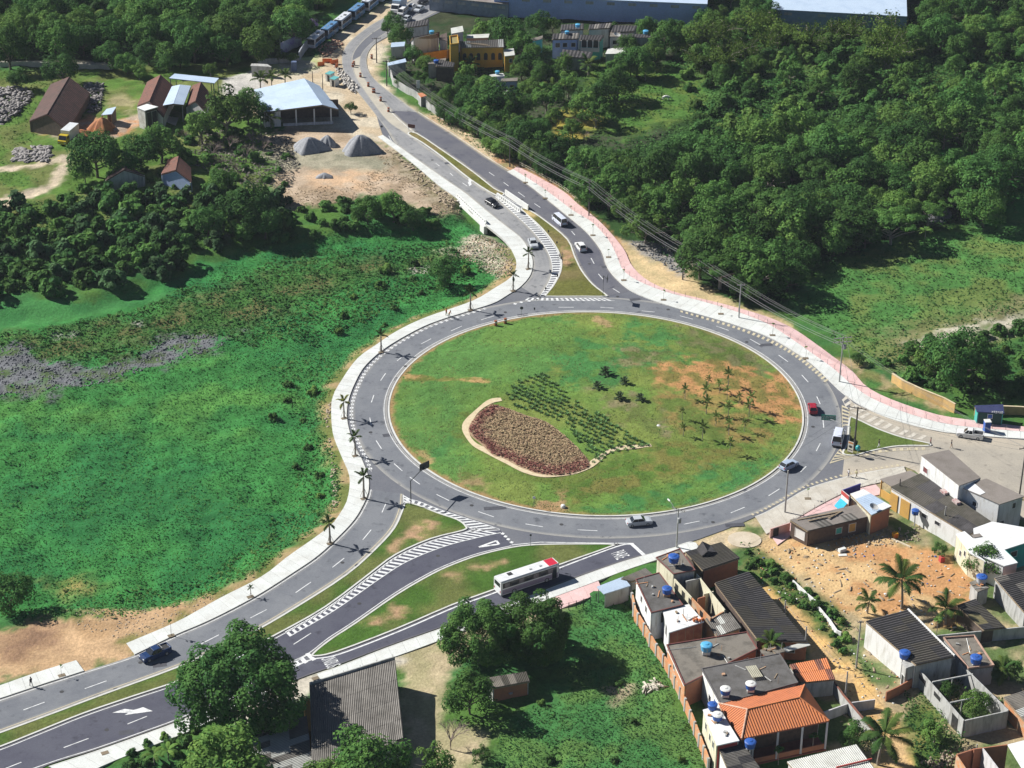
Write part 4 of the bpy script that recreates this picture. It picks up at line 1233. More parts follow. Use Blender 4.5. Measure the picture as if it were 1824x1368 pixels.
CLEAR1 = [(1640,245),(1755,245),(1765,292),(1640,298)]
HOLE = [(1080,230),(1170,180),(1300,160),(1330,205),(1250,245),(1150,285),(1095,268)]
F_MAIN = [(1000,302),(1080,268),(1150,275),(1200,250),(1270,262),(1400,232),(1560,212),(1700,190),(1860,185),(1870,300),(1775,330),(1765,372),(1700,366),(1640,378),(1560,400),(1470,440),(1400,485),(1340,508),(1290,490),(1240,462),(1205,415),(1120,392),(1070,362),(1020,335),(960,290)]
forest(scatter(F_MAIN, 6.0, 3000, 5.0, 1, [CLEAR1, HOLE]), MANGO + LOOSE[:2] + MANGO[:3] + FEATHER, (3.8, 7.2),
  '{} in the eastern wood, {}', 'trees of the wood east of the road', seed=1)
forest(scatter([(1210,90),(1420,60),(1640,60),(1870,10),(1870,190),(1700,180),(1500,165),(1330,160),(1270,150)], 9.5, 900, 3.0, 2), LOOSE + MANGO, (2.6, 4.6),
  '{} rising from the scrub, {}', 'trees in the scrub', seed=2)
forest(scatter([(1200,80),(1260,100),(1420,70),(1640,70),(1870,-30),(1870,205),(1700,200),(1500,225),(1330,235),(1250,250),(1230,180)], 5.8, 2600, 1.0, 3), BUSH, (1.9, 3.6),
  '{} in the scrub behind the wood, {}', 'shrubs of the scrub', 1.0, seed=3)
forest(scatter([(-60,-70),(590,-70),(560,20),(500,70),(440,85),(300,95),(160,88),(0,92),(-60,60)], 7.2, 2200, 5.0, 4), MANGO + MANGO[:2], (4.2, 6.6),
  '{} in the far wood, {}', 'trees of the wood beyond the brickyard', seed=4)
forest(scatter([(750,196),(830,140),(900,182),(960,226),(1040,285),(1075,372),(1050,376),(1000,335),(930,285),(850,240)], 5.0, 900, 3.0, 5), MANGO + LOOSE, (2.6, 4.4),
  '{} between northern road and village, {}', 'trees beside the northern road', seed=5)
BELT = [(-60,370),(100,362),(200,338),(300,350),(420,345),(505,350),(520,420),(440,412),(350,445),(285,478),(180,505),(60,520),(-60,528)]
forest(scatter(BELT, 4.7, 3500, 1.0, 6), CASTOR + CASTOR + BUSH[1:3], (2.2, 3.6),
  '{} in the thicket above the wet meadow, {}', 'shrubs of the thicket by the wet meadow', 1.0, seed=6)
forest(scatter([(470,690),(540,660),(585,690),(580,740),(560,800),(600,850),(590,890),(540,880),(500,790)], 6.0, 500, 0.0, 7, road=4), BUSH[:1] + BUSH[3:], (0.8, 1.6),
  '{} below the curved pavement, {}', 'bushes below the curved pavement', 1.0, seed=7)
forest(scatter([(1560,640),(1640,610),(1760,590),(1860,560),(1860,700),(1760,690),(1690,690),(1600,665)], 3.6, 500, 1.0, 8), BUSH, (1.3, 2.6),
  'bushy shrub behind the ochre wall', 'shrubs behind the ochre wall', 1.0, seed=8)
forest(scatter([(1330,965),(1375,1000),(1430,1045),(1500,1105),(1515,1165),(1490,1150),(1430,1085),(1370,1035),(1325,1000)], 1.9, 400, 0.5, 9), BUSH, (0.7, 1.5),
  '{} in the hedge along the dirt lane, {}', 'bushes along the dirt lane', 1.0, seed=9)
forest(scatter([(700,440),(820,420),(880,480),(790,540),(600,620),(560,590)], 7.0, 200, 0.0, 10, road=5), BUSH, (0.8, 1.8),
  'small bush scattered in the tall grass west of the roundabout', 'bushes in the tall grass', 1.0, seed=10)
forest(scatter([(940,1200),(1060,1180),(1190,1230),(1250,1360),(930,1360),(900,1320)], 9.0, 160, 0.0, 12), [BUSH[0], BUSH[3]], (0.6, 1.2),
  'small weedy bush in the overgrown plot beside the terraced houses', 'bushes in the overgrown plot', 1.0, seed=12)
forest(scatter([(480,350),(510,365),(560,372),(620,355),(740,370),(800,392),(700,395),(520,420),(505,400)], 3.4, 300, 0.5, 13), BUSH[1:3] + CASTOR[:1], (1.2, 2.4),
  '{} at the foot of the earthworks, {}', 'bushes below the earthworks', 1.0, seed=13)

forest(scatter([(125,335),(250,255),(300,235),(420,232),(500,250),(535,300),(500,340),(330,348),(150,350)], 4.6, 400, 0.0, 14), BUSH[1:3] + CASTOR[:1], (1.0, 2.3),
  '{} around the tiled houses, {}', 'bushes around the tiled houses', 1.0, seed=14)
forest(scatter([(215,1352),(300,1305),(345,1300),(330,1380),(230,1385)], 2.2, 80, 0.0, 15), BUSH, (0.7, 1.5),
  '{} beside the avenue pavement, {}', 'bushes beside the avenue pavement', 1.0, seed=15)
T = lambda *a, **k: place(*a, **k)
# --- single trees that stand out
T(BIG[0], 430, 1222, 124, 'huge dark tree overhanging the avenue beside the grey corrugated shed', base_r=9, h=13)
T(BIG[1], 850, 1128, 82, 'dark round tree beside the parked bus, nearest the sandy yard', base_r=9, h=13)
T(BIG[1], 948, 1120, 80, 'broad green tree directly in front of the bus', base_r=9, h=13)
T(MANGO[1], 838, 1228, 54, 'round green tree standing beside the small hut', zfrac=0.6)
T(MANGO[4], 395, 1358, 88, 'bright green tree below the huge dark tree at the picture edge', zfrac=0.6)
T(MANGO[1], 655, 1352, 84, 'loose green tree growing against the near edge of the corrugated shed', zfrac=0.6)
T(MANGO[4], 580, 1385, 50, 'small tree between the two corrugated sheds')
T(LOOSE[1], 775, 1360, 46, 'pale sapling behind the leafless tree in the sandy yard')
T(LOOSE[0], 858, 1345, 22, 'thin young tree at the rim of the sandy yard')
T(MANGO[3], 1757, 1000, 36, 'dense garden tree in front of the white flat-roofed house')
T(LOOSE[0], 1675, 978, 17, 'small tree at the cream house corner beside a red drum')
T(MANGO[0], 1700, 640, 62, 'wide dark tree over the blue kiosk')
T(MANGO[2], 1760, 650, 45, 'dark tree just behind the blue kiosk')
T(LOOSE[2], 1650, 640, 34, 'bright tree behind the bend of the ochre wall')
T(MANGO[0], 1528, 638, 15, 'small round bush-like tree beside the transformer pole')
T(MANGO[1], 1690, 1228, 20, 'tree growing inside the far room of the roofless block house')
T(MANGO[4], 1738, 1250, 32, 'full green tree filling the near room of the roofless block house')
T(LOOSE[0], 1800, 1190, 28, 'garden tree beside the slab roof with a water tank')
T(MANGO[1], 1525, 1312, 32, 'bushy garden tree beside the red-tiled house')
T(LOOSE[1], 1665, 1300, 30, 'feathery bush tree on the orange bank of the dirt lane')
T(FEATHER[0], 1505, 395, 70, 'flat-topped feathery tree at the meadow edge', base_r=6, h=7.2)
T(FEATHER[1], 1590, 400, 60, 'spreading feathery tree beside the meadow and the banana plant', base_r=6, h=7.2)
T(MANGO[3], 1320, 450, 45, 'light green dome tree behind the power lines')
T(MANGO[1], 1330, 505, 36, 'round tree at the tip of the wood by the pavement')
T(MANGO[4], 1280, 425, 40, 'bright dome tree at the sandy bank')
for i, (x, y, r) in enumerate(((1745,330,52), (1690,330,40), (1650,300,35))):
 T(MANGO[(0, 3, 2)[i]], x, y, r, ('tall tree casting shade over the eastern meadow', 'tree beside the small grey rock at the meadow', 'tree standing below the small bright clearing')[i])
# left belt
for x, y, r, k, l in ((438,368,52,MANGO[0],'large dark tree at the end of the thicket by the earth mounds'), (395,322,26,MANGO[1],'round tree in front of the little tiled house'), (470,392,38,MANGO[2],'dark tree at the tip of the thicket'),
  (370,395,32,MANGO[0],'dark tree in the middle of the thicket'), (405,200,54,LOOSE[1],'light green tree in front of the brickyard gables'), (358,222,40,LOOSE[2],'pale green tree next to the white gable'), (440,190,38,MANGO[1],'tall tree beside the big metal-roofed hall'),
  (462,180,22,MANGO[2],'slim dark tree at the corner of the metal-roofed hall'), (285,255,42,MANGO[3],'low green tree beside the concrete cubicle'), (170,275,50,MANGO[0],'dark tree beside the yellow box truck'), (215,290,38,MANGO[2],'dark tree behind the shaded house'),
  (250,270,40,MANGO[0],'tree between the two small tiled houses'), (150,305,24,LOOSE[0],'thin tree by the dirt track fork'), (110,122,34,MANGO[0],'round tree above the long tiled barn'), (225,112,24,MANGO[1],'tree beside the grassy yard of the brickyard'),
  (248,128,18,LOOSE[1],'light tree behind the tiled gable row'), (375,122,17,LOOSE[2],'small bright tree behind the white canopy'), (30,140,22,MANGO[2],'bush-like tree in the far green yard'), (320,100,26,MANGO[0],'dark tree behind the white canopy roof'),
  (655,372,30,MANGO[1],'round tree at the stream bank below the bridge'), (700,368,32,MANGO[3],'bright tree at the stream bank near the bridge'), (735,382,26,MANGO[0],'dark bushy tree closest to the bridge pier'),
  (790,472,34,MANGO[0],'dark spreading tree in the tall grass'), (15,1045,48,MANGO[0],'dark tree at the edge of the field above the earth bank'), (755,725,0,MANGO[0],'')):
 if r: T(k, x, y, r, l)
# village trees
VT = ((905,58,30),(928,80,24),(885,62,18),(950,95,20),(760,112,20),(748,138,18),(832,128,20),(868,150,24),(845,178,27),(800,168,18),(880,178,36),(925,190,24),(948,152,20),(975,175,30),(1012,152,24),(1038,182,30),(1072,170,26),(1100,150,30),(1135,108,30),(1120,85,22),(1160,95,24),(1062,200,28),(850,212,28),(895,235,30),(932,245,34),(965,262,28),(812,205,18),(788,190,14),(930,125,18),(1090,60,20),(990,205,22),(1020,228,20),(700,40,18),(712,62,22),(690,48,12),(1185,70,28),(1225,70,26),(985,130,16),(860,52,20),(985,45,18),(960,40,22),(1150,48,20),(1200,52,24),(1235,60,24),(1125,118,20),(1100,120,22),(1150,125,20),(1005,110,18),(940,115,22),(965,128,20),(735,95,16),(720,140,14))
VL = 'leafy garden tree among the houses beyond the chapel'
for i, (x, y, r) in enumerate(VT):
 if r:
  q = (MANGO + LOOSE)[i % 8]; p = G(x, y, 4)
  T(q, x, y, r * 1.18, '{} among the houses, {}'.format(('small ' if r < 20 else 'large ' if r > 27 else '') + LOOK[q.name], near_mark(p.x, p.y)), 'garden trees of the village')
T(LOOSE[1], 555, 42, 14, 'lilac-blossomed tree beside the far road wall', name='blossoming_tree').children[1].data = crown_mesh('crown', LEAF_LILAC, 4.1, 5.0, 2.6, 34, 60, 0.5, 909)
for i, (x, y, r) in enumerate(((470,100,12),(502,100,14),(522,103,14),(625,190,14))):
 T(LOOSE[i % 3], x, y, r, ('young tree by the yard hut', 'young tree at the bend of the far wall', 'round young tree beside the orange netting', 'small spreading tree beside the metal-roofed hall porch')[i])

forest(scatter([(1612,-40),(1880,-80),(1880,95),(1700,90),(1625,75)], 7.5, 300, 4.0, 17), MANGO + LOOSE, (3.6, 6.0),
  '{} on the far slope, {}', 'trees beyond the warehouse', seed=17)
forest(scatter([(1250,45),(1390,52),(1390,-40),(1262,-50)], 6.5, 200, 4.0, 18), MANGO + LOOSE, (3.0, 4.6),
  '{} between the two warehouses, {}', 'trees between the warehouses', seed=18)
# --- bamboo clumps near the warehouse
def bamboo_proto(seed):
 rd = np.random.default_rng(seed)
 t = thing('bamboo_clump', 'bamboo', 'bamboo', (0, -2000, 0))
 P, Nn = [], []
 mb = MB()
 for k in range(16):
  a = rd.uniform(0, 6.28); ln = rd.uniform(7, 11); lean = rd.uniform(0.25, 0.75)
  path = []
  for j in range(9):
   s = j / 8
   rr = lean * ln * s ** 2.2
   path.append((math.cos(a) * rr + math.cos(a) * 0.5, math.sin(a) * rr + math.sin(a) * 0.5, ln * (s - 0.28 * s ** 3)))
  mb.tube(path, 0.06, 4)
  for j in range(3, 9):
   n = 26
   c = np.array(path[j])
   P.append(c + rd.normal(size=(n, 3)) * 0.55)
   Nn.append(rd.normal(size=(n, 3)) * 0.6 + np.array([math.cos(a), math.sin(a), 0.8]))
 mb.build('stems', BARK_PALE, t)
 P, Nn = np.concatenate(P), np.concatenate(Nn)
 Nn /= np.linalg.norm(Nn, axis=1, keepdims=True)
 V, Q = leaf_quads(P, Nn, rd.uniform(0.45, 0.9, len(P)), 0.4)
 link_mesh('foliage', np_mesh('foliage', V, Q, foliage('leaf_bamboo', (0.06, 0.125, 0.02), (0.13, 0.19, 0.035)), rd.uniform(0, 1, len(P)), link=False), t)
 return t
BAM = [bamboo_proto(s) for s in (1, 2)]
for i, (x, y) in enumerate(((1262,95),(1300,88),(1330,110),(1365,95),(1290,130),(1400,80),(1440,95),(1480,85),(1510,78),(1555,95),(1590,88),(1615,110),(1580,125),(1345,65),(1250,130))):
 p = G(x, y)
 dup(BAM[i % 2], (p.x, p.y, -0.1), i * 1.7, 'arching yellow-green bamboo clump below the long warehouse', 'bamboo clumps below the warehouse', random.uniform(0.8, 1.15))

# --- palms
def frond_arrays(L, rise, droop, nl, leafl, rd, tied=0.0):
 """rachis along +x; returns leaf quads"""
 V, path = [], []
 for j in range(9):
  s = j / 8
  path.append(np.array([L * (math.sin(s * 1.35) / 1.0) * 0.95, 0, rise * s - droop * s ** 2.2]))
 for j in range(nl):
  s = 0.14 + 0.86 * j / (nl - 1)
  f = s * 8; i = min(int(f), 7); c = path[i] + (path[i + 1] - path[i]) * (f - i)
  tg = path[i + 1] - path[i]; tg /= np.linalg.norm(tg)
  ll = leafl * math.sin(math.pi * min(0.98, 0.18 + 0.8 * s)) * rd.uniform(0.85, 1.1)
  wd = 0.055 * L ** 0.5
  for sd in (-1, 1):
   dr = np.array([0.45 * tg[0], sd * (0.85 - 0.5 * tied), -0.35 - 0.2 * rd.random()])
   dr /= np.linalg.norm(dr)
   b, e = c, c + dr * ll
   w_ = tg * wd
   V += [b - w_, b + w_, e + w_ * 0.3, e - w_ * 0.3]
 r_ = 0.035
 for i in range(8):
  a, b = path[i], path[i + 1]
  V += [a + (0, r_, 0), a - (0, r_, 0), b - (0, r_, 0), b + (0, r_, 0)]
 return np.array(V)

def rot_frond(V, az, pitch):
 c, s = math.cos(pitch), math.sin(pitch)
 x = V[:, 0] * c - V[:, 2] * s; z = V[:, 0] * s + V[:, 2] * c
 c2, s2 = math.cos(az), math.sin(az)
 return np.stack([x * c2 - V[:, 1] * s2, x * s2 + V[:, 1] * c2, z], 1)

def palm_proto(name, label, h, nf, L, droop, leafl, tr, seed, split, mat=LEAF_PALM, up=0.5, tied=0.0, nl=18, lean=0.3, stakes=False):
 rd = random.Random(seed)
 t = thing(name, label, 'palm', (0, -2000, 0))
 mb = MB()
 path = [(lean * (k / 6) ** 2, 0, h * k / 6 - 0.3 * (k == 0)) for k in range(7)]
 mb.tube(path, [tr * (1.25 - 0.5 * k / 6) for k in range(7)], 7)
 mb.build('trunk', BARK_PALE, t)
 allV = []
 for k in range(nf):
  az = k * 2.399 + rd.uniform(-0.2, 0.2)
  pit = up * (1.15 - 1.5 * k / nf) + rd.uniform(-0.1, 0.1)
  V = rot_frond(frond_arrays(L * rd.uniform(0.85, 1.1), L * 0.32, L * droop, nl, leafl, rd, tied), az, pit) + np.array([lean, 0, h])
  if split:
   Q = np.arange(len(V)).reshape(-1, 4)
   link_mesh('frond', np_mesh('frond', V, Q, mat, np.full(len(Q), rd.random()), link=False), t)
  else:
   allV.append(V)
 if not split:
  V = np.concatenate(allV); Q = np.arange(len(V)).reshape(-1, 4)
  link_mesh('crown', np_mesh('crown', V, Q, mat, np.random.default_rng(seed).uniform(0, 1, len(Q)), link=False), t)
 if stakes:
  mb = MB()
  for a in (0.4, 2.5, 4.6):
   mb.tube([(math.cos(a) * 0.75, math.sin(a) * 0.75, 0), (0.05, 0, 1.9)], 0.035, 4)
  mb.build('stakes', BARK_PALE, t)
 return t
COCO = palm_proto('palm_tree', 'palm', 5.2, 17, 4.6, 0.62, 1.15, 0.2, 1, True, up=0.95, lean=0.8, nl=24)
COCO2 = palm_proto('palm_tree', 'palm', 3.0, 13, 3.6, 0.6, 0.95, 0.18, 2, True, up=1.1, lean=0.2, nl=20)
TIED = [palm_proto('palm_tree', 'palm', 3.9, 9, 1.7, 0.55 + 0.15 * i, 0.5, 0.16, 3 + i, False, up=1.5 - 0.2 * i, tied=0.6, stakes=True, lean=0.05, mat=foliage('leaf_palm_dark', (0.03, 0.065, 0.016), (0.075, 0.11, 0.026))) for i in range(2)]
TIEDY = palm_proto('palm_tree', 'palm', 3.6, 8, 1.9, 0.8, 0.5, 0.15, 9, False, up=1.3, tied=0.4, stakes=True, lean=0.05, mat=foliage('leaf_palm_yellow', (0.16, 0.19, 0.03), (0.26, 0.26, 0.05)))
YOUNG = palm_proto('palm_tree', 'palm', 2.7, 11, 2.0, 0.55, 0.55, 0.11, 12, False, up=1.0, lean=0.15, mat=foliage('leaf_palm_young', (0.1, 0.17, 0.04), (0.2, 0.25, 0.07)))
BUSHY = palm_proto('palm_tree', 'palm', 0.8, 16, 1.9, 0.5, 0.6, 0.2, 15, False, up=1.25, lean=0.0, mat=foliage('leaf_palm_blue', (0.035, 0.075, 0.03), (0.1, 0.14, 0.07)))
SMALL = palm_proto('palm_tree', 'palm', 2.6, 12, 2.4, 0.6, 0.7, 0.14, 18, False, up=1.0, lean=0.1)

def stand(proto, px, py, label, group=None, s=1.0, z=None, rot=None):
 p = G(px, py)
 zz = hz1(p.x, p.y) if z is None else z
 p = G(px, py, zz)
 return dup(proto, (p.x, p.y, zz), random.uniform(0, 6.28) if rot is None else rot, label, group, s)
for i, (x, y, l) in enumerate(((941,478,'staked pavement palm nearest the hatched northern lane'), (914,517,'staked palm where the pavement bends toward the roundabout'), (838,551,'staked palm near two workers in orange'), (679,626,'staked palm on the curved pavement above the ring road'),
  (613,744,'yellow-green staked palm at the widest bend of the pavement'), (633,811,'staked palm just before the pavement narrows'), (648,887,'bushy staked palm opposite the gantry sign'), (588,967,'staked palm leaning over the straight pavement'))):
 stand(TIEDY if i == 4 else TIED[i % 2], x, y, l, 'palms along the curved pavement', (0.95, 0.9, 1.0, 0.95, 0.95, 1.0, 1.15, 1.05)[i], 0.15)
stand(TIED[1], 447, 1062, 'very small palm in a pavement pit', 'palms along the curved pavement', 0.42, 0.15)
PALMS_Y = ((1220,712),(1261,690),(1297,688),(1257,717),(1295,712),(1217,778),(1258,738),(1334,742),(1251,783),(1297,742),(1326,768),(1300,806),(1298,775),(1316,720),(1215,748),(1275,760),(1336,728),(1281,700))
for i, (x, y) in enumerate(PALMS_Y):
 stand(YOUNG, x, y, 'young thin-trunked palm in the grove on bare orange soil of the roundabout', 'young palms on the roundabout', (lambda q: (q * .62, q * .62, q))(random.uniform(0.66, 1.05)), 0.6)
for i, (x, y) in enumerate(((1064,692),(1104,712),(1141,714),(1078,668),(1112,684))):
 stand(BUSHY, x, y, 'short bushy palm on the bluish lawn of the roundabout', 'short palms on the roundabout', random.uniform(0.6, 0.8), 0.55)
stand(COCO, 1606, 1084, 'tall coconut palm on the orange dirt lot', rot=2.0, z=0)
stand(COCO, 1563, 1362, 'big coconut palm at the end of the dirt lane', rot=0.5, z=0, s=1.0)
stand(COCO2, 1545, 1092, 'low young coconut palm at the shed corner', z=0, s=0.75)
stand(COCO2, 1684, 1112, 'coconut palm beside the mossy shack', z=0)
stand(COCO2, 1783, 1215, 'low palm in the garden behind the roofless house', z=0, s=0.8)
stand(COCO2, 1371, 1166, 'small palm squeezed between slab roof and long dark roof', z=1.6, s=0.75)
for i, (x, y, l) in enumerate(((464,160,'pale palm at the back corner of the metal-roofed hall'), (484,152,'short palm behind the metal-roofed hall'), (508,150,'palm nearest the blue post behind the hall'))):
 stand(SMALL, x, y, l, z=0, s=(1.2, 0.9, 1.0)[i])
for i, (x, y, l) in enumerate(((483,228,'dark palm at the white end wall of the hall'), (838,130,'palm in front of the yellow chapel'), (1048,135,'yellowing palm below the porch house'), (985,180,'palm among the village trees'), (465,225,'second dark palm at the hall end wall'), (165,55,'tall palm in the far wood'), (1005,125,'palm beside the turquoise balcony'))):
 stand(COCO2, x, y, l, z=0, s=(0.9, 0.8, 1.0, 1.0, 0.8, 1.3, .8)[i])

# banana plants and papayas
def broad_leaf_plant(name, h, nf, L, wd, seed, mat, cat, trunk=0.09):
 rd = random.Random(seed)
 t = thing(name, name, cat, (0, -2000, 0))
 mb = MB(); mb.tube([(0, 0, -0.2), (0.03, 0, h * 0.5), (0.05, 0, h)], [trunk, trunk * 0.9, trunk * 0.7], 6); mb.build('stem', BARK_PALE, t)
 for k in range(nf):
  az = k * 2.4 + rd.uniform(-.2, .2); up = rd.uniform(0.25, 1.0)
  pts = [Vector((math.cos(az) * L * s, math.sin(az) * L * s, h + L * up * s - L * (0.5 + up * 0.3) * s * s)) for s in (0.05, 0.3, 0.55, 0.8, 1.0)]
  sdv = Vector((-math.sin(az), math.cos(az), 0))
  ws = [0.15, 0.9, 1.0, 0.7, 0.05]
  V = []
  for a, b, wa, wb in zip(pts, pts[1:], ws, ws[1:]):
   for sg in (-1, 1):
    V += [a, b, b + sdv * sg * wb * wd - Vector((0, 0, .12 * wd)), a + sdv * sg * wa * wd - Vector((0, 0, .12 * wd))]
  V = np.array([tuple(v) for v in V]); Q = np.arange(len(V)).reshape(-1, 4)
  link_mesh('leaf', np_mesh('leaf', V, Q, mat, np.full(len(Q), rd.random()), link=False), t)
 return t
BANANA = broad_leaf_plant('banana_plant', 1.8, 9, 1.9, 0.32, 3, LEAF_LIGHT, 'banana plant')
PAPAYA = broad_leaf_plant('papaya_tree', 3.0, 9, 0.85, 0.3, 5, LEAF_LIGHT, 'papaya tree', 0.07)
for x, y, l in ((1648,425,'pale banana plant at the meadow edge below a rock'), (1428,408,'banana plant among trees above the meadow'), (1003,250,'banana plant in the village meadow'), (785,95,'banana plant beside the red-roofed house'), (275,1362,'banana plant at the picture edge beside the avenue pavement'), (300,1355,'banana plant under the huge dark tree')):
 stand(BANANA, x, y, l, s=1.1)
for x, y, l in ((1411,1310,'papaya tree in front of the veranda centre posts'), (1447,1338,'papaya tree at the veranda corner post'), (1386,1362,'papaya tree nearest the pale corrugated roof'), (1668,1130,'papaya tree beside the dark corrugated house')):
 stand(PAPAYA, x, y, l, z=0)

# saplings in the pavement pits
PIT = M('tree_pit_soil', (0.22, 0.17, 0.11), (0.14, 0.12, 0.08), 2)
SAP = thing('sapling', 'sapling', 'sapling', (0, -2000, 0))
mb = MB(); mb.tube([(0, 0, 0), (0.05, 0, 1.9)], [0.035, 0.02], 5); mb.build('stem', BARK, SAP)
link_mesh('crown', crown_mesh('crown', LEAF_LIGHT, 0.4, 2.0, 0.4, 5, 7, 0.26, 77), SAP)
PITP = MB(); PITP.box((0, 0, 0), (1.15, 0.8, 0.05)); PITM = PITP.mesh('tree_pit', PIT)
def pit(px, py, rot=0.0, road_=None):
 p = G(px, py, 0.17)
 o = link_mesh('planting_pit', PITM); o.location = p; o.rotation_euler = (0, 0, rot)
 tag(o, 'square soil planting pit cut into the pavement', 'planting pit', 'planting pits in the pavements')
for i, (x, y) in enumerate(((936,325),(971,353),(1017,383),(1056,419),(1084,458),(1111,499),(1182,534),(1284,559),(1376,597),(1435,638),(1439,888))):
 pit(x, y)
 stand(SAP, x, y, 'thin staked sapling in a pit of the pink-edged pavement', 'saplings on the pink-edged pavement', random.uniform(0.8, 1.2), 0.15)
for x, y in ((941,479),(914,518),(838,552),(679,627),(613,745),(633,812),(648,888),(588,968),(446,1063),(305,1132),(110,1203),(187,1341),(562,1208)):
 pit(x, y, 0.5)
stand(SAP, 305, 1132, 'leafy sapling at the end of the western pavement', s=1.3, z=0.15)
stand(SAP, 110, 1203, 'bare staked sapling on the short separate pavement', s=0.9, z=0.15)

# leafless trees and brushwood
def bare_tree(name, label, h, seed, mat, depth=4, spread=0.55, cat='tree'):
 rd = random.Random(seed)
 t = thing(name, label, cat, (0, -2000, 0))
 tr, tw = MB(), MB()
 def grow(p, d, ln, r, lev):
  q = p + d * ln
  (tr if lev < 2 else tw).tube([p, p.lerp(q, .5) + Vector((rd.uniform(-.05, .05), rd.uniform(-.05, .05), 0)) * ln, q], [r, r * 0.85, r * 0.7], 5 if lev < 2 else 3, caps=False)
  if lev >= depth: return
  for k in range(3 if lev else 6):
   ax = Vector((rd.gauss(0, 1), rd.gauss(0, 1), rd.gauss(0, 0.4))).normalized()
   nd = (d + ax * spread * (1.4 if lev == 0 else 1.0)).normalized()
   grow(q if k else p.lerp(q, 0.8), nd, ln * rd.uniform(0.62, 0.85), r * 0.6, lev + 1)
 grow(Vector((0, 0, -0.2)), Vector((0, 0, 1)), h * 0.3, h * 0.022, 0)
 tr.build('trunk', mat, t); tw.build('twigs', mat, t)
 return t
BARE_T = bare_tree('bare_tree', 'bare', 6.5, 4, M('grey_bark', (0.26, 0.2, 0.17), None, 3, coord='Object'))
stand(BARE_T, 803, 1335, 'leafless branching tree in the sandy yard beside the corrugated shed', z=0)
stand(BARE_T, 1002, 470, 'dry leafless shrub on the triangular median', s=0.5, z=0.15)
for i, (x, y, s) in enumerate(((380,285,0.9),(410,270,0.8),(440,290,0.9),(470,275,0.8),(355,262,0.7),(425,315,0.8),(330,255,0.7),(395,300,.8),(450,260,.7))):
 stand(BARE_T, x, y, 'grey leafless tree in the brushwood beside the gravel mounds', 'leafless trees of the brushwood', s, 0)
for x, y, l in ((1020,232,'dead forked tree in the yellow clearing'), (1040,255,'dead tree stub at the edge of the yellow clearing')):
 stand(BARE_T, x, y, l, s=0.7, z=0)
for i, (x, y) in enumerate(((1340,428),(1300,420))):
 stand(BARE_T, x - 120, y - 20, 'pale bare-limbed tree on the sandy bank of the wood', 'bare-limbed trees by the sandy bank', 0.8, 0)

# --- planting on the roundabout: agaves (each a plant) and the red bed
def agave_mesh(seed):
 rd = random.Random(seed)
 V = []
 for k in range(13):
  az = k * 2.4; up = 0.35 + 0.6 * k / 13; L = 0.62 * rd.uniform(0.85, 1.15)
  d = Vector((math.cos(az) * math.cos(up), math.sin(az) * math.cos(up), math.sin(up)))
  s = Vector((-math.sin(az), math.cos(az), 0)) * 0.12
  m = d * L * 0.5 + Vector((0, 0, -0.02))
  e = d * L + Vector((0, 0, -0.1 * L))
  V += [Vector((0, 0, 0.02)) - s * .5, m - s, e, m]
  V += [Vector((0, 0, 0.02)) + s * .5, m, e, m + s]
 V = np.array([tuple(v) for v in V]); Q = np.arange(len(V)).reshape(-1, 4)
 return np_mesh('agave', V, Q, LEAF_AGAVE, np.random.default_rng(seed).uniform(0, 1, len(Q)), link=False)
AG = [agave_mesh(s) for s in (1, 2, 3)]
AGP = [(888,716),(912,690),(938,669),(976,667),(996,688),(1010,700),(1040,722),(1072,738),(1110,764),(1158,796),(1130,800),(1092,812),(1055,832),(1040,806),(1012,768),(985,748),(945,735),(910,726)]
agp = [(p.x, p.y) for p in W(AGP, 0.6)]
u = (Vector(agp[9]) - Vector(agp[1])).normalized(); v = Vector((-u.y, u.x))
k = 0
for i in range(-40, 60):
 for j in range(-40, 60):
  q = Vector(agp[1]) + u * (i * 1.3 + (j % 2) * 0.65) + v * (j * 1.3) + Vector((random.uniform(-.22, .22), random.uniform(-.22, .22)))
  if float(poly_dist(np.array([q.x]), np.array([q.y]), agp)[0]) > 0.2 and random.random() > 0.12 and k < 290:
   o = link_mesh('agave', AG[k % 3]); k += 1
   s = random.uniform(0.8, 1.45)
   o.location = (q.x, q.y, lawn_z(q.x, q.y)); o.scale = (s, s, s); o.rotation_euler = (0, 0, random.uniform(0, 6))
   tag(o, 'spiky rosette agave planted in rows on the roundabout', 'agave', 'agaves on the roundabout')
BED = [(878,722),(908,730),(940,742),(972,752),(1000,772),(1020,790),(1036,806),(1052,830),(1030,842),(1000,848),(960,845),(925,832),(895,817),(878,812),(858,793),(838,776),(835,762),(848,742),(862,730)]
bedp = catmull(W(BED, 0.6), 3, closed=True)
mb = MB(); mb.prism([(p.x, p.y, lawn_z(p.x, p.y) + 0.10) for p in bedp], None, None)
bed = mb.build('flower_bed', M('bed_soil', (0.33, 0.21, 0.13), (0.4, 0.29, 0.17), 1.5)); tag(bed, 'kidney-shaped bed of maroon and straw-coloured low plants bordered by pale sand', 'flower bed')
pts = np.array([(p.x, p.y) for p in bedp])
n = 15000
X = rng.uniform(pts[:, 0].min(), pts[:, 0].max(), n); Y = rng.uniform(pts[:, 1].min(), pts[:, 1].max(), n)
ok = poly_dist(X, Y, [tuple(p) for p in pts]) > 0.25
X, Y = X[ok], Y[ok]
gap = fbm(X, Y, 1.1, 2, 4) > 0.2
X, Y = X[gap], Y[gap]
Z = np.array([lawn_z(a, b) for a, b in zip(X, Y)]) + 0.12 + rng.uniform(0.02, 0.32, len(X))
nr = unit(len(X)) * 0.6 + np.array([0, 0, 1.0]); nr /= np.linalg.norm(nr, axis=1, keepdims=True)
V, Q = leaf_quads(np.stack([X, Y, Z], 1), nr, rng.uniform(0.25, 0.55, len(X)), 0.7)
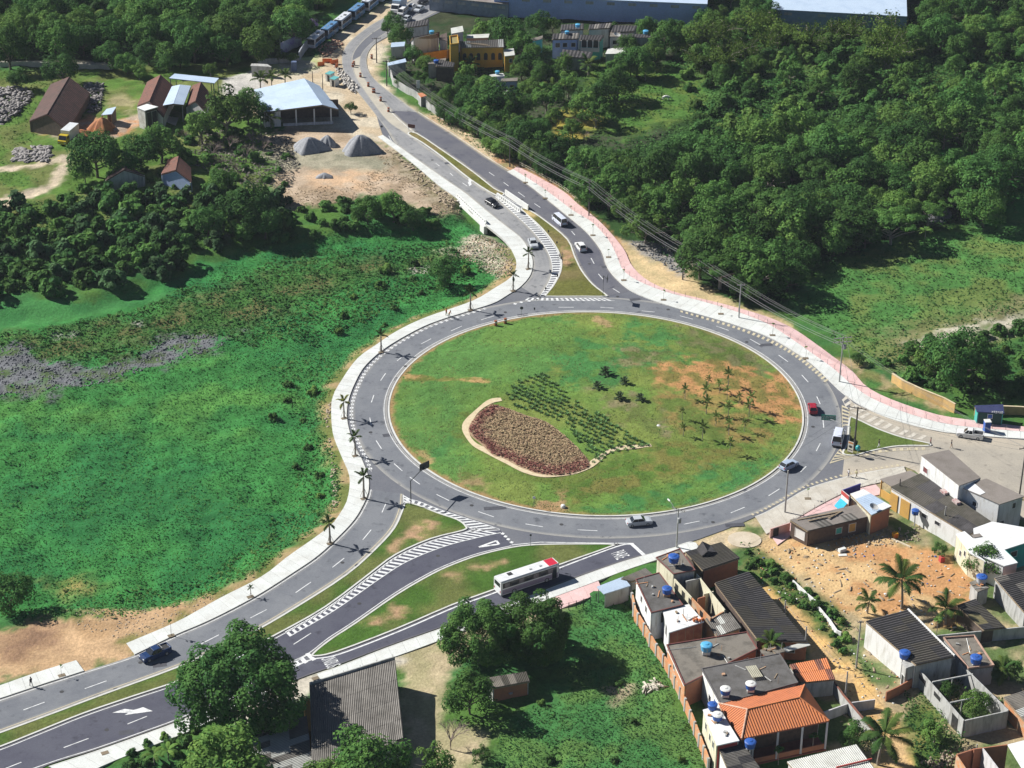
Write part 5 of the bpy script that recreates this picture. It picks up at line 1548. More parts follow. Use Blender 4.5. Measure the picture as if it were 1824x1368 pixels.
db = line_dist(X, Y, [tuple(G(*q, .6))[:2] for q in ((880,722),(848,742),(835,765),(858,793),(895,817),(925,832),(960,845),(1000,848),(1052,832))])
fr = smooth(1.0, 4.5, db + (fbm(X, Y, 2.5, 3, 9) - .5) * 4)
fol = np_mesh('foliage', V, Q, foliage('bed_leaves', (0.34, 0.13, 0.11), (0.56, 0.43, 0.25), transl=0.2), np.clip(fr + rng.uniform(-.3, .3, len(X)), 0, 1), parent=bed, kind='stuff')
SANDP = M('pale_sand', (0.66, 0.55, 0.36), (0.55, 0.44, 0.27), 1.2)
BORD = [(893,717),(876,720),(858,731),(842,746),(831,762),(831,778),(845,797),(872,811),(900,827),(928,842),(958,850),(985,852),(1018,849),(1045,838),(1066,823),(1082,811),(1105,804),(1130,802),(1160,799)]
b = cs(BORD, 4); bw = [1.15 + 0.3 * math.sin(i * 0.5) for i in range(len(b))]
mb = MB()
L_, R_ = offset(b, [0.55 * q for q in bw]), offset(b, [-0.55 * q for q in bw])
n = len(b)
mb.add([(p.x, p.y, lawn_z(p.x, p.y) + 0.09) for p in L_] + [(p.x, p.y, lawn_z(p.x, p.y) + 0.09) for p in R_], [(i, i + n, i + n + 1, i + 1) for i in range(n - 1)])
o = mb.build('sand_path', SANDP); o['kind'] = 'structure'

# tufts that break up the mown lawn of the roundabout
n = 20000
A_, R__ = rng.uniform(0, 6.283, n), np.sqrt(rng.uniform(0, 1, n)) * (ISL_R - 0.7)
X, Y = ISL_C.x + R__ * np.cos(A_), ISL_C.y + R__ * np.sin(A_)
ok = (poly_dist(X, Y, [tuple(p) for p in pts]) < -1.2) & (fbm(X, Y, 2.2, 3, 51) > 0.42)
X, Y, R__ = X[ok], Y[ok], R__[ok]
Z = 0.14 + 0.55 * smooth(0, 14, ISL_R - 0.32 - R__) + rng.uniform(0, 0.06, len(X))
nr = rng.normal(size=(len(X), 3)) * 0.3 + np.array([0, 0, 1]); nr /= np.linalg.norm(nr, axis=1, keepdims=True)
V, Q = leaf_quads(np.stack([X, Y, Z], 1), nr, rng.uniform(0.15, 0.4, len(X)), 0.5)
np_mesh('lawn_tufts', V, Q, foliage('leaf_tuft', (0.09, 0.19, 0.045), (0.27, 0.22, 0.085), transl=0.2), np.clip(fbm(X, Y, 4, 3, 52) * 1.9 - 0.65 + rng.uniform(-.2, .2, len(X)), 0, 1), parent=isl, kind='stuff')
# --- ground cover that nobody could count
def cover(name, pxs, dens, size, mat, seed, height=0.5, keep=1.0, excl=(), lift=0.0, flat=1.3):
 rd = np.random.default_rng(seed)
 poly = PW(pxs)
 x0, x1 = min(p[0] for p in poly), max(p[0] for p in poly); y0, y1 = min(p[1] for p in poly), max(p[1] for p in poly)
 n = int((x1 - x0) * (y1 - y0) * dens)
 X = rd.uniform(x0, x1, n); Y = rd.uniform(y0, y1, n)
 ok = poly_dist(X, Y, poly) + (fbm(X, Y, 3, 2, 5) - .5) * 5 > 0
 for f in FLAT: ok &= poly_dist(X, Y, f) < -1.2
 for e in excl: ok &= poly_dist(X, Y, PW(e)) < 0.5
 X, Y = X[ok], Y[ok]
 den = fbm(X, Y, 2.6, 3, seed)
 ok = den > 0.52 - 0.35 * keep + rd.uniform(-.1, .1, len(X))
 X, Y, den = X[ok], Y[ok], den[ok]
 H = height * np.clip((den - 0.25) * 2.2, 0.2, 1.4)
 Z = hz(X, Y) + rd.uniform(0.0, 1.0, len(X)) * H + lift
 nr = rd.normal(size=(len(X), 3)) * 0.6 + np.array([0, 0, flat]); nr /= np.linalg.norm(nr, axis=1, keepdims=True)
 V, Q = leaf_quads(np.stack([X, Y, Z], 1), nr, size * rd.uniform(0.5, 1.4, len(X)), 0.55)
 tint = np.clip(fbm(X, Y, 7, 2, seed + 3) * 1.3 - 0.25 + rd.uniform(-.28, .28, len(X)), 0, 1)
 return np_mesh(name, V, Q, mat, tint, kind='stuff')
POND = [(-60,533),(60,530),(150,530),(220,523),(300,508),(288,523),(200,547),(100,567),(-60,580)]
MUD = [(-60,612),(40,603),(75,630),(150,642),(230,634),(300,592),(345,582),(415,588),(390,608),(320,631),(180,672),(60,690),(-60,705)]
cover('meadow_grass', [(-60,590),(100,570),(300,520),(430,430),(520,420),(700,392),(830,372),(900,440),(905,490),(820,545),(740,570),(660,618),(600,680),(578,740),(590,800),(608,860),(600,900),(500,990),(380,1056),(250,1084),(100,1094),(-60,1110)], 6.5, 0.38, LEAF_FIELD, 21, 0.42, 0.8, (POND, MUD))
cover('weeds', [(-60,585),(100,575),(300,520),(520,440),(800,420),(860,470),(700,545),(560,600),(420,600),(300,580),(230,640),(100,640),(-60,610)], 3.0, 0.75, LEAF_WILD, 22, 0.75, 0.75, (POND, MUD))
cover('weeds', [(470,640),(600,620),(590,690),(575,740),(590,800),(608,860),(600,905),(500,995),(380,1058),(230,1098),(60,1110),(0,1090),(380,1020),(520,900),(540,760)], 3.0, 0.6, LEAF_WILD, 23, 0.6, 0.9)
cover('meadow_grass', [(1400,545),(1490,470),(1600,440),(1860,385),(1860,545),(1760,575),(1640,590),(1580,655),(1500,610)], 2.6, 0.6, LEAF_WILD, 24, 0.35, 0.75)
cover('weeds', [(1540,650),(1600,620),(1860,560),(1860,730),(1700,700),(1600,665)], 4.0, 0.6, LEAF_WILD, 25, 0.7, 1.0)
cover('undergrowth', [(1000,310),(1080,255),(1190,230),(1260,180),(1400,140),(1860,90),(1870,330),(1780,390),(1560,430),(1440,500),(1400,540),(1310,535),(1240,480),(1100,400),(1040,365),(940,290)], 2.8, 0.7, LEAF_DARK, 26, 2.2, 1.0, ([(1655,258),(1722,253),(1752,270),(1735,290),(1660,292)],))
cover('undergrowth', [(1180,115),(1300,60),(1860,-20),(1860,200),(1400,235),(1280,255),(1230,190),(1260,150)], 3.2, 0.8, LEAF_WILD, 27, 0.8, 1.0)
cover('meadow_grass', [(1040,120),(1180,115),(1260,140),(1300,190),(1180,225),(1120,250),(1060,235)], 1.6, 0.6, LEAF_WILD, 28, 0.3, 0.7)
cover('undergrowth', [(690,110),(760,60),(1200,60),(1180,200),(1000,300),(940,290),(850,245),(750,200)], 1.6, 0.7, LEAF_MID, 29, 0.7, 0.8, ([(975,190),(1060,188),(1080,215),(1040,250),(1000,265),(980,240)],))
cover('undergrowth', [(-60,-60),(560,-60),(540,80),(470,98),(300,108),(0,100),(-60,100)], 1.4, 0.8, LEAF_DARK, 30, 0.8, 0.9)
cover('undergrowth', BELT, 4.5, 0.6, LEAF_MID, 31, 1.3, 1.0)
cover('weeds', [(-60,120),(60,120),(120,150),(60,230),(60,290),(-60,295)], 1.8, 0.55, LEAF_LIGHT, 32, 0.35, 0.6)
cover('weeds', [(-60,310),(60,305),(90,300),(80,325),(0,345),(-60,355)], 1.8, 0.5, LEAF_WILD, 39, 0.3, 0.6)
cover('weeds', [(110,345),(130,300),(240,340),(500,345),(480,360),(250,352)], 2.0, 0.5, LEAF_LIGHT, 33, 0.4, 0.7)
cover('weeds', [(1010,1072),(1120,1062),(1190,1190),(1265,1400),(850,1400),(890,1300),(1000,1235),(990,1130)], 10.0, 0.36, foliage('leaf_plot', (0.05, 0.175, 0.055), (0.125, 0.255, 0.07), transl=0.35), 34, 0.7, 0.9, flat=0.9)
cover('weeds', [(1320,965),(1375,1000),(1430,1042),(1500,1100),(1522,1150),(1560,1215),(1545,1215),(1500,1150),(1430,1085),(1370,1040),(1320,1000)], 5.0, 0.5, LEAF_WILD, 35, 0.7, 0.9)
cover('weeds', [(1590,1235),(1650,1230),(1720,1320),(1700,1400),(1650,1400),(1620,1330)], 7.0, 0.5, LEAF_WILD, 36, 1.3, 1.0)
cover('weeds', [(1650,1180),(1700,1175),(1790,1265),(1725,1285)], 6.0, 0.5, LEAF_MID, 37, 1.2, 1.0)
cover('dry_grass', [(690,258),(712,275),(800,345),(822,368),(810,385),(760,365),(700,330),(640,350),(560,372),(505,372),(500,345),(600,330),(690,300),(670,270)], 4.0, 0.42, LEAF_DRY, 38, 0.3, 0.4)
cover('dry_grass', [(330,240),(420,235),(520,245),(540,300),(500,340),(420,330),(340,290)], 3.5, 0.7, foliage('leaf_grey', (0.12, 0.11, 0.09), (0.26, 0.24, 0.2), transl=0.1), 40, 0.9, 0.8)
cover('dry_grass', [(800,440),(860,408),(905,430),(918,470),(905,490),(870,478)], 3.0, 0.5, LEAF_DRY, 41, 0.35, 0.35)
cover('weeds', [(745,202),(800,238),(905,296),(960,320),(1040,372),(1060,372),(1000,325),(900,275),(790,195)], 4.0, 0.5, LEAF_WILD, 42, 0.7, 0.8)

for p in MANGO + LOOSE + FEATHER + BIG + BAM + [COCO, COCO2, TIEDY, YOUNG, BUSHY, SMALL, BANANA, PAPAYA, SAP, BARE_T] + TIED + BUSH + CASTOR:
 remove_tree(p)
# ================================================================== buildings
ST = dict(stretch=(1, 1, 0.22))
WHITE = M('wall_white', (0.76, 0.76, 0.74), (0.48, 0.45, 0.38), 1.3, 0.5, 0.8, 0.85, bmp=0.1, **ST)
CREAM = M('wall_cream', (0.68, 0.64, 0.47), (0.36, 0.31, 0.2), 1.3, 0.48, 0.78, 0.9, bmp=0.1, **ST)
OCHRE = M('wall_ochre', (0.62, 0.36, 0.09), (0.5, 0.3, 0.1), 0.8, 0.45, 0.75, 0.9)
BRICKP = M('wall_brick_red', (0.42, 0.17, 0.09), (0.33, 0.15, 0.09), 1.2, 0.4, 0.7, 0.95, bmp=0.3, bscale=9)
ORANGE_B = M('wall_raw_brick', (0.56, 0.25, 0.11), (0.5, 0.38, 0.26), 0.9, 0.45, 0.66, 0.95, bmp=0.4, bscale=9)
GREYW = M('wall_cement', (0.46, 0.46, 0.44), (0.22, 0.22, 0.2), 1.3, 0.45, 0.75, 0.95, bmp=0.2, bscale=6, **ST)
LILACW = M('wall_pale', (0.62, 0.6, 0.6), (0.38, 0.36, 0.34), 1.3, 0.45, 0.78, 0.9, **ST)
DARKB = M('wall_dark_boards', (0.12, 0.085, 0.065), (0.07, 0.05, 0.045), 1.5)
PINKW = M('wall_pink', (0.66, 0.43, 0.4), (0.55, 0.37, 0.33), 1.0)
TEALW = M('wall_teal', (0.05, 0.4, 0.34), (0.08, 0.33, 0.3), 1.0)
SHADE_BLUEW = M('wall_shade_bluewhite', (0.42, 0.52, 0.8), (0.36, 0.46, 0.74), 0.12, 0.4, 0.7)  # white wall with the blue of skylit shade put into its colour
SLAB_D = M('slab_dark', (0.13, 0.125, 0.12), (0.075, 0.07, 0.063), 0.45, 0.42, 0.68, 0.95, bmp=0.2)
SLAB_M = M('slab_stained', (0.2, 0.18, 0.15), (0.1, 0.09, 0.075), 0.5, 0.45, 0.68, 0.95, bmp=0.2)
SLAB_W = M('slab_white', (0.75, 0.76, 0.75), (0.6, 0.6, 0.56), 0.4, 0.55, 0.8, 0.85)
SLAB_B = M('slab_beige', (0.25, 0.22, 0.195), (0.2, 0.175, 0.15), 0.4, 0.45, 0.7, 0.9)
FIBRE_G = M('fibre_grey', (0.22, 0.205, 0.185), (0.13, 0.12, 0.105), 0.5, 0.42, 0.68, 0.95, vary=0.14)
FIBRE_D = M('fibre_dark', (0.075, 0.07, 0.072), (0.038, 0.035, 0.034), 0.6, 0.42, 0.68, 0.95, vary=0.16)
FIBRE_B = M('fibre_brown', (0.1, 0.09, 0.075), (0.055, 0.052, 0.036), 0.4, 0.42, 0.66, 0.95, vary=0.1)
FIBRE_L = M('fibre_light', (0.56, 0.57, 0.53), (0.44, 0.44, 0.4), 0.5, 0.45, 0.7, 0.9, vary=0.06)
METAL_W = M('sheet_metal_white', (0.5, 0.61, 0.74), (0.44, 0.55, 0.69), 0.3, 0.45, 0.7, 0.45, vary=0.03)
TILE_O = M('clay_tile_orange', (0.66, 0.22, 0.075), (0.54, 0.19, 0.08), 1.2, 0.4, 0.7, 0.85, vary=0.04)
TILE_R = M('clay_tile_old', (0.3, 0.105, 0.065), (0.13, 0.07, 0.05), 1.0, 0.35, 0.65, 0.9, vary=0.06)
TILE_B = M('clay_tile_brown', (0.17, 0.075, 0.06), (0.07, 0.045, 0.032), 0.6, 0.4, 0.65, 0.95)
GLASSD = M('dark_opening', (0.03, 0.03, 0.035), (0.045, 0.045, 0.05), 2, rough=0.35)
FRAME_W = M('frame_white', (0.7, 0.7, 0.68))
WOODM = M('timber', (0.34, 0.26, 0.17), (0.22, 0.17, 0.11), 3)
REDM = M('red_paint', (0.5, 0.06, 0.05), (0.4, 0.07, 0.06), 2)
BLUEP = M('blue_plastic', (0.025, 0.11, 0.42), (0.03, 0.09, 0.33), 2, rough=0.5)
CYANP = M('light_blue_plastic', (0.1, 0.42, 0.68), (0.1, 0.36, 0.6), 2, rough=0.5)
WHITEP = M('white_plastic', (0.75, 0.75, 0.72), (0.65, 0.65, 0.6), 2, rough=0.5)

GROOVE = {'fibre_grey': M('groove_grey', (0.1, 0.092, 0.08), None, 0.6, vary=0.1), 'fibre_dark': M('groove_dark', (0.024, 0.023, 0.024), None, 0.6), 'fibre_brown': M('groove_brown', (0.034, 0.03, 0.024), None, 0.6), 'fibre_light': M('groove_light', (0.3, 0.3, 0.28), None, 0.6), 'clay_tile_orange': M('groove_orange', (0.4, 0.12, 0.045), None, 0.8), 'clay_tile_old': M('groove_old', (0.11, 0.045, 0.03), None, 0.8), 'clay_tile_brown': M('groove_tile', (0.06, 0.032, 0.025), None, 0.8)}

def flat_dir(a, b):
 d = Vector((b.x - a.x, b.y - a.y, 0))
 return d.normalized()

class House:
 """a building from the four seen corners of its roof (far-left, far-right, near-right, near-left)"""
 def __init__(self, name, label, px, z, cat='house', group=None, over=0.25, base=-0.4):
  zz = z if isinstance(z, (list, tuple)) else [z] * len(px)
  self.c = [G(x, y, h) for (x, y), h in zip(px, zz)]
  self.z = zz
  m = sum(self.c, Vector()) / len(self.c)
  self.o = Vector((m.x, m.y, 0))
  self.base = base
  self.root = thing(name, label, cat, self.o, 0, group)
  self.foot = []
  for p in self.c:
   d = Vector((m.x - p.x, m.y - p.y, 0))
   self.foot.append(p + d.normalized() * over * 1.3)

 def mb(self): return MB(self.o)

 def walls(self, mats, th=0.2, drop=0.12, top=None):
  n = len(self.foot)
  for i in range(n):
   m = mats[i % len(mats)] if isinstance(mats, (list, tuple)) else mats
   if m is None: continue
   a, b = self.foot[i], self.foot[(i + 1) % n]
   d = flat_dir(a, b) * (0.0 if i % 2 else th / 2)
   mb = self.mb()
   za, zb = (a.z - drop, b.z - drop) if top is None else (top, top)
   wall_strip(mb, [a + d, b - d], th, self.base, [za, zb])
   mb.build('wall', m, self.root)
  return self

 def slab(self, mat, th=0.16, rim=None, rimh=0.25, name='roof'):
  mb = self.mb()
  mb.prism([(p.x, p.y, p.z) for p in self.c], None, None)
  o = mb.build(name, mat, self.root)
  if px_per_m(self.c[0]) > 9.3 and len(self.c) == 4 and mat in (SLAB_D, SLAB_M, SLAB_W):
   rd = random.Random(int(self.o.x * 7)); m = self.mb(); A, B, Cn, D = self.c
   for k in range(9):
    q = A.lerp(B, rd.uniform(.08, .92)).lerp(D.lerp(Cn, rd.uniform(.08, .92)), rd.uniform(.1, .9)); t = rd.random()
    m.mi = k % 3
    if t < .4: m.box(q + Vector((0, 0, .06)), (rd.uniform(.9, 2.2), .14, .09), rd.uniform(0, 3))
    elif t < .75: m.box(q + Vector((0, 0, .13)), (rd.uniform(.25, .6), rd.uniform(.25, .5), .24), rd.uniform(0, 3))
    else: m.tube([q, q + Vector((.05, 0, rd.uniform(.8, 1.8)))], .03, 4)
   cl_ = m.build('roof_clutter', [WOODM, GREYW, ORANGE_B], self.root); cl_['kind'] = 'stuff'
  if rim:
   n = len(self.c)
   pts = [self.c[i].lerp(self.foot[i], 0.3) for i in range(n)]
   for i in range(n):
    a, b = pts[i], pts[(i + 1) % n]
    d = flat_dir(a, b) * (0.08 if i % 2 else -0.08)
    m = self.mb(); wall_strip(m, [a + d, b - d], 0.15, [a.z - 0.01, b.z - 0.01], [a.z + rimh, b.z + rimh])
    m.build('parapet', rim, self.root)
  return o

 def sheets(self, mat, along='FN', nx=4, ny=3, pitch=0.36, amp=0.055, quad=None, under=None, name='roof', edge=0.0):
  """corrugated sheets laid over the roof quad; ribs run far-to-near (FN) or left-to-right (LR)"""
  A, B, Cn, D = quad or self.c[:4]
  mb = self.mb(); mb.prism([(p.x, p.y, p.z - 0.12) for p in (A, B, Cn, D)], None, None)
  roof = mb.build(name, under or WOODM, self.root)
  P = lambda u, v: A.lerp(B, u).lerp(D.lerp(Cn, u), v)
  wd = ((A - B).length + (D - Cn).length) / 2 if along == 'FN' else ((A - D).length + (B - Cn).length) / 2
  rd = random.Random(nx * 31 + ny)
  for i in range(nx):
   for j in range(ny):
    u0, u1, v0, v1 = i / nx, (i + 1) / nx, j / ny, (j + 1) / ny
    k = max(2, int(round(wd / (nx if along == 'FN' else ny) / pitch)))
    vs = []
    e = rd.uniform(-edge, edge)
    for r in (0, 1):
     for s in range(2 * k + 1):
      t = s / (2 * k)
      if along == 'FN':
       p = P(u0 + (u1 - u0) * t, v0 + (v1 - v0) * r * 1.015 + (e if (r and j == ny - 1) else 0))
      else:
       p = P(u0 + (u1 - u0) * r * 1.01, v0 + (v1 - v0) * t)
      vs.append(p + Vector((0, 0, (amp if s % 2 else -amp) * 0.5 + 0.03 + (0.025 if r == 0 else 0.045) + 0.01 * ((i + j) % 2))))
    n = 2 * k + 1
    mt = mat[(i * 7 + j * 3 + rd.randrange(3)) % len(mat)] if isinstance(mat, list) else mat
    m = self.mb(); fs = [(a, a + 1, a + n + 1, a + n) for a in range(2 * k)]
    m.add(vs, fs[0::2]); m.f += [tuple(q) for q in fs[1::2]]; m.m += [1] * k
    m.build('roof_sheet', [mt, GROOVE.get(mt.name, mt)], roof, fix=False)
  return roof

 def opening(self, side, t, zc, w_, h_, kind='window', frame=FRAME_W, pane=GLASSD, sill=False):
  n = len(self.foot)
  a, b = self.foot[side], self.foot[(side + 1) % n]
  d = flat_dir(a, b)
  p = a.lerp(b, t); p.z = zc
  nrm = Vector((d.y, -d.x, 0))
  if nrm.dot(Vector((p.x - self.o.x, p.y - self.o.y, 0))) < 0: nrm = -nrm
  q = p + nrm * 0.11
  rz = math.atan2(d.y, d.x)
  mb = self.mb()
  for sx, sz, ww, hh in ((0, h_ / 2, w_ + 0.16, 0.09), (0, -h_ / 2, w_ + 0.16, 0.09), (-w_ / 2, 0, 0.09, h_ - 0.092), (w_ / 2, 0, 0.09, h_ - 0.092)):
   mb.box(q + d * sx + Vector((0, 0, sz)), (ww, 0.09, hh), rz)
  f = mb.build(kind, frame, self.root)
  m2 = self.mb(); m2.box(q - nrm * 0.02, (w_, 0.05, h_), rz); m2.build('pane' if kind == 'window' else 'leaf', pane, f)
  return f

 def box(self, name, mat, px, py, z, size, rz=0.0, parent=None):
  p = G(px, py, z)
  mb = self.mb(); mb.box((p.x, p.y, z), size, rz)
  return mb.build(name, mat, parent or self.root)

 def posts(self, pts, r, mat, z1):
  for p in pts:
   mb = self.mb(); mb.box((p.x, p.y, (z1 - 0.3) / 2), (r, r, z1 + 0.3)); mb.build('post', mat, self.root)

 def ribs(self, poly_eave, ridge, mat, parent, pitch=0.42, amp=0.08):
  """tiled slope: eave A-B, ridge R1-R2 (R1 above A side); ribs run straight down the slope"""
  A, B = poly_eave; R1, R2 = ridge
  ex = (B - A); L = ex.length; ex.normalize()
  sA, sB = (R1 - A).dot(ex), (B - R2).dot(ex)
  foot = A + ex * sA
  up = R1 - foot
  n = max(4, int(L / pitch)) * 2
  vs = []
  nrm = ex.cross(up).normalized()
  if nrm.z < 0: nrm = -nrm
  rows = []
  for r in (0.0, 1.0):
   for s in range(n + 1):
    x = L * s / n
    f = 1.0
    if sA > 1e-3: f = min(f, x / sA)
    if sB > 1e-3: f = min(f, (L - x) / sB)
    f = max(f, 0.0)
    vs.append(A + ex * x + up * f * r + nrm * ((amp if s % 2 else 0.0) + 0.03))
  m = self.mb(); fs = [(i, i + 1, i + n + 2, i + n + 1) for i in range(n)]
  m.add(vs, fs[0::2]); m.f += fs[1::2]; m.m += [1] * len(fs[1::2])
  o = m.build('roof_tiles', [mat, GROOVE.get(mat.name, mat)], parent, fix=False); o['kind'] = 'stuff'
  return o

def free_wall(name, label, pxs, h, mat, th=0.18, z0=-0.3, cat='wall', group=None, per=None, cap=None):
 pts = W(pxs)
 if per: pts = catmull(pts, per)
 r = thing(name, label, cat, pts[0], 0, group)
 mb = MB(pts[0]); hh = h if isinstance(h, list) else h
 wall_strip(mb, pts, th, z0, hh); mb.build('wall', mat, r)
 if cap:
  mb = MB(pts[0]); wall_strip(mb, pts, th + 0.14, h + 0.002, h + 0.1); mb.build('coping', cap, r)
 return r

# ---------------------------------------------------------------- foreground sheds
h = House('corrugated_shed', 'large grey corrugated fibre-cement shed beside the avenue pavement', [(552,1223),(704,1176),(719,1316),(556,1378)], [5.2,5.2,4.0,4.0], 'shed')
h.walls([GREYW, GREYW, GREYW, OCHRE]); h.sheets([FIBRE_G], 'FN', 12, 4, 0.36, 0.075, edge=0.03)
mb = MB(h.o); wall_strip(mb, [h.c[0] + Vector((-.1, .5, 0)), h.c[1] + Vector((-.1, .5, 0))], 0.2, -0.3, 5.6); mb.build('parapet', GREYW, h.root)
h = House('corrugated_shed', 'second grey corrugated shed mostly under the huge dark tree', [(445,1308),(546,1275),(556,1362),(450,1398)], [4.4,4.4,3.6,3.6], 'shed')
h.walls([GREYW, OCHRE, GREYW, GREYW]); h.sheets([FIBRE_G, FIBRE_G, FIBRE_L], 'LR', 3, 8, 0.36, 0.07)
h = House('ochre_passage', 'narrow ochre wall passage between the two corrugated sheds', [(541,1247),(551,1244),(560,1300),(548,1304)], 3.4, 'wall')
h.walls([OCHRE]); h.slab(OCHRE)
h = House('small_hut', 'small hut with a brownish corrugated roof behind the round tree', [(866,1208),(938,1196),(944,1213),(876,1226)], [3.0,3.0,2.6,2.6], 'hut')
h.walls([GREYW, GREYW, BRICKP, GREYW]); h.sheets([FIBRE_B, SLAB_M], 'FN', 6, 1, 0.3)
mbt = MB(h.o); q = h.foot[2].lerp(h.foot[3], 0.5); mbt.lathe((q.x, q.y - 0.2, 1.0), [(0.35, 0), (0.35, 0.1)], 12); mbt.build('round_vent', GREYW, h.root)

# ---------------------------------------------------------------- terrace of houses, lower centre
h = House('terrace_house', 'terrace house with dark slab roof, white upper wall and raw-brick base nearest the bus lane', [(1132,1032),(1174,1020),(1217,1078),(1160,1092)], 5.6)
h.walls([LILACW, CREAM, WHITE, WHITE]); h.slab(SLAB_D, rim=M('dark_red_edge', (0.2, 0.07, 0.06)), rimh=0.12)
for t in (0.3, 0.62): h.opening(3, t, 4.2, 0.9, 1.3)
h.opening(2, 0.5, 4.0, 2.2, 2.0, pane=M('shade_void', (0.05, 0.045, 0.04)))
h = House('terrace_house', 'low house with bright white slab roof and red tiled front wall, second in the terrace', [(1180,1086),(1227,1076),(1254,1107),(1191,1127)], 5.4)
h.walls([LILACW, ORANGE_B, M('glazed_red', (0.3, 0.085, 0.05), (0.4, 0.15, 0.07), 1.2), WHITE]); h.slab(SLAB_W)
h.opening(3, 0.4, 4.0, 1.2, 2.2); h.opening(3, 0.85, 3.9, 0.7, 2.6)
for t in (0.25, 0.5, 0.75):
 q = h.foot[2].lerp(h.foot[3], t); mbt = MB(h.o); mbt.box((q.x, q.y - 0.13, 2.4), (0.1, 0.08, 5.2)); mbt.build('pilaster', M('pilaster', (0.38, 0.2, 0.12)), h.root)
h = House('terrace_house', 'wide house with stained slab roof under a light-blue water tank', [(1187,1149),(1331,1126),(1350,1156),(1219,1221)], 4.6)
h.walls([GREYW, GREYW, BRICKP, ORANGE_B]); h.slab(SLAB_M, rim=M('dark_red_edge', (0.2, 0.07, 0.06)), rimh=0.16)
h.opening(3, 0.6, 3.4, 0.7, 1.2); h.opening(2, 0.15, 3.4, 1.0, 0.9)
for a, b in (((1187,1158),(1240,1152)), ((1190,1160),(1218,1222)), ((1288,1168),(1300,1187))):
 mbt = MB(h.o); mbt.tube([G(a[0], a[1], 4.68), G(b[0], b[1], 4.68)], 0.05, 4); mbt.build('water_pipe', WHITEP, h.root)
h = House('terrace_house', 'house with smooth grey slab roof carrying two white-lidded tanks', [(1249,1191),(1389,1164),(1422,1216),(1283,1254)], 5.8)
h.walls([BRICKP, BRICKP, GREYW, WHITE]); h.slab(SLAB_D, rim=M('dark_slab_edge', (0.14, 0.13, 0.13)), rimh=0.1)
h.opening(3, 0.25, 4.0, 1.2, 1.3, pane=BLUEP); h.opening(3, 0.55, 3.0, 1.0, 1.4)
mbt = MB(h.o)
for i in range(6):
 a, b = G(1329 + i * 3.2, 1187 + 9 - i * 0.4 - 9, 6.3), G(1342 + i * 3.2, 1207 - i * 0.4, 6.3)
 mbt.beam(a, b, 0.2, 0.05)
mbt.build('solar_rack', M('rack_slats', (0.5, 0.48, 0.36)), h.root)

# hip-roofed house
h = House('tiled_house', 'house with a bright orange hipped tile roof and open veranda posts', [(1280,1253),(1433,1220),(1477,1284),(1321,1316)], 5.6)
R1, R2 = G(1331, 1264, 7.5), G(1424, 1243, 7.5)
A, B, Cn, D = h.c
mb = MB(h.o); mb.prism([(p.x, p.y, p.z - 0.02) for p in h.c], None, None); roof = mb.build('roof', M('fascia', (0.4, 0.12, 0.07)), h.root)
mb = MB(h.o); mb.add([A, B, Cn, D, R1, R2], [(3, 2, 5, 4), (1, 0, 4, 5), (0, 3, 4), (2, 1, 5)]); mb.build('roof_deck', TILE_O, roof)
h.ribs((D, Cn), (R1, R2), TILE_O, roof); h.ribs((B, A), (R2, R1), TILE_O, roof); h.ribs((A, D), (R1, R1), TILE_O, roof); h.ribs((Cn, B), (R2, R2), TILE_O, roof)
RIDGE = M('ridge_mortar', (0.62, 0.45, 0.34), (0.5, 0.25, 0.15), 2)
for a, b, m_ in ((R1, R2, TILE_O), (D, R1, RIDGE), (A, R1, RIDGE), (Cn, R2, TILE_O), (B, R2, TILE_O)):
 mb = MB(h.o); mb.tube([a + Vector((0, 0, .08)), b + Vector((0, 0, .08))], 0.13, 6); mb.build('ridge_tiles', m_, roof)
# body set back under the veranda roof
f = [A.lerp(D, 0.05), B.lerp(Cn, 0.05), B.lerp(Cn, 0.62), A.lerp(D, 0.62)]
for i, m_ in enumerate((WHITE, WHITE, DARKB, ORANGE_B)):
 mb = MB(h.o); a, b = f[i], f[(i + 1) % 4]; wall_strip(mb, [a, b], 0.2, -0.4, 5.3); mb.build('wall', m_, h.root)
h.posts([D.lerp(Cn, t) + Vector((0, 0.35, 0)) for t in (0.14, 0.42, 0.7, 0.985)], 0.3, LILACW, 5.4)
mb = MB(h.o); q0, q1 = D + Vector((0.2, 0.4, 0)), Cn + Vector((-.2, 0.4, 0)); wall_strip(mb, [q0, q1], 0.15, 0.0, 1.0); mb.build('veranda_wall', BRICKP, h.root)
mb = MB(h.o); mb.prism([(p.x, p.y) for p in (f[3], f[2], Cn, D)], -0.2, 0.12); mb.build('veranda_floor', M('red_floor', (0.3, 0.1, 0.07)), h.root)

h = House('tank_annex', 'narrow white slab annex with two water tanks beside the orange-tiled house', [(1252,1264),(1279,1257),(1317,1319),(1277,1328)], 6.0)
h.walls([OCHRE, CREAM, REDM, CREAM]); h.slab(SLAB_W, rim=None)
for t, z_ in ((0.2, 4.6), (0.45, 4.4), (0.75, 4.6)): h.opening(3, t, z_, 0.8, 1.3)
h = House('corrugated_annex', 'annex with dark wavy corrugated roof at the end of the terrace', [(1279,1330),(1320,1321),(1362,1380),(1305,1392)], [5.0,5.0,4.4,4.4])
h.walls([WHITE, GREYW, GREYW, WHITE]); h.sheets([FIBRE_G, FIBRE_D], 'LR', 2, 5, 0.34, 0.08); h.opening(3, 0.35, 3.6, 0.8, 1.0)
h = House('slab_roof_house', 'small back room with bare brick walls and grey cement roof behind the hip roof', [(1352,1158),(1386,1150),(1400,1160),(1364,1168)], 4.4)
h.walls([BRICKP]); h.slab(SLAB_M)
bwp = [(1126,1078),(1131,1104),(1166,1164),(1190,1200),(1217,1258),(1233,1296),(1262,1374)]
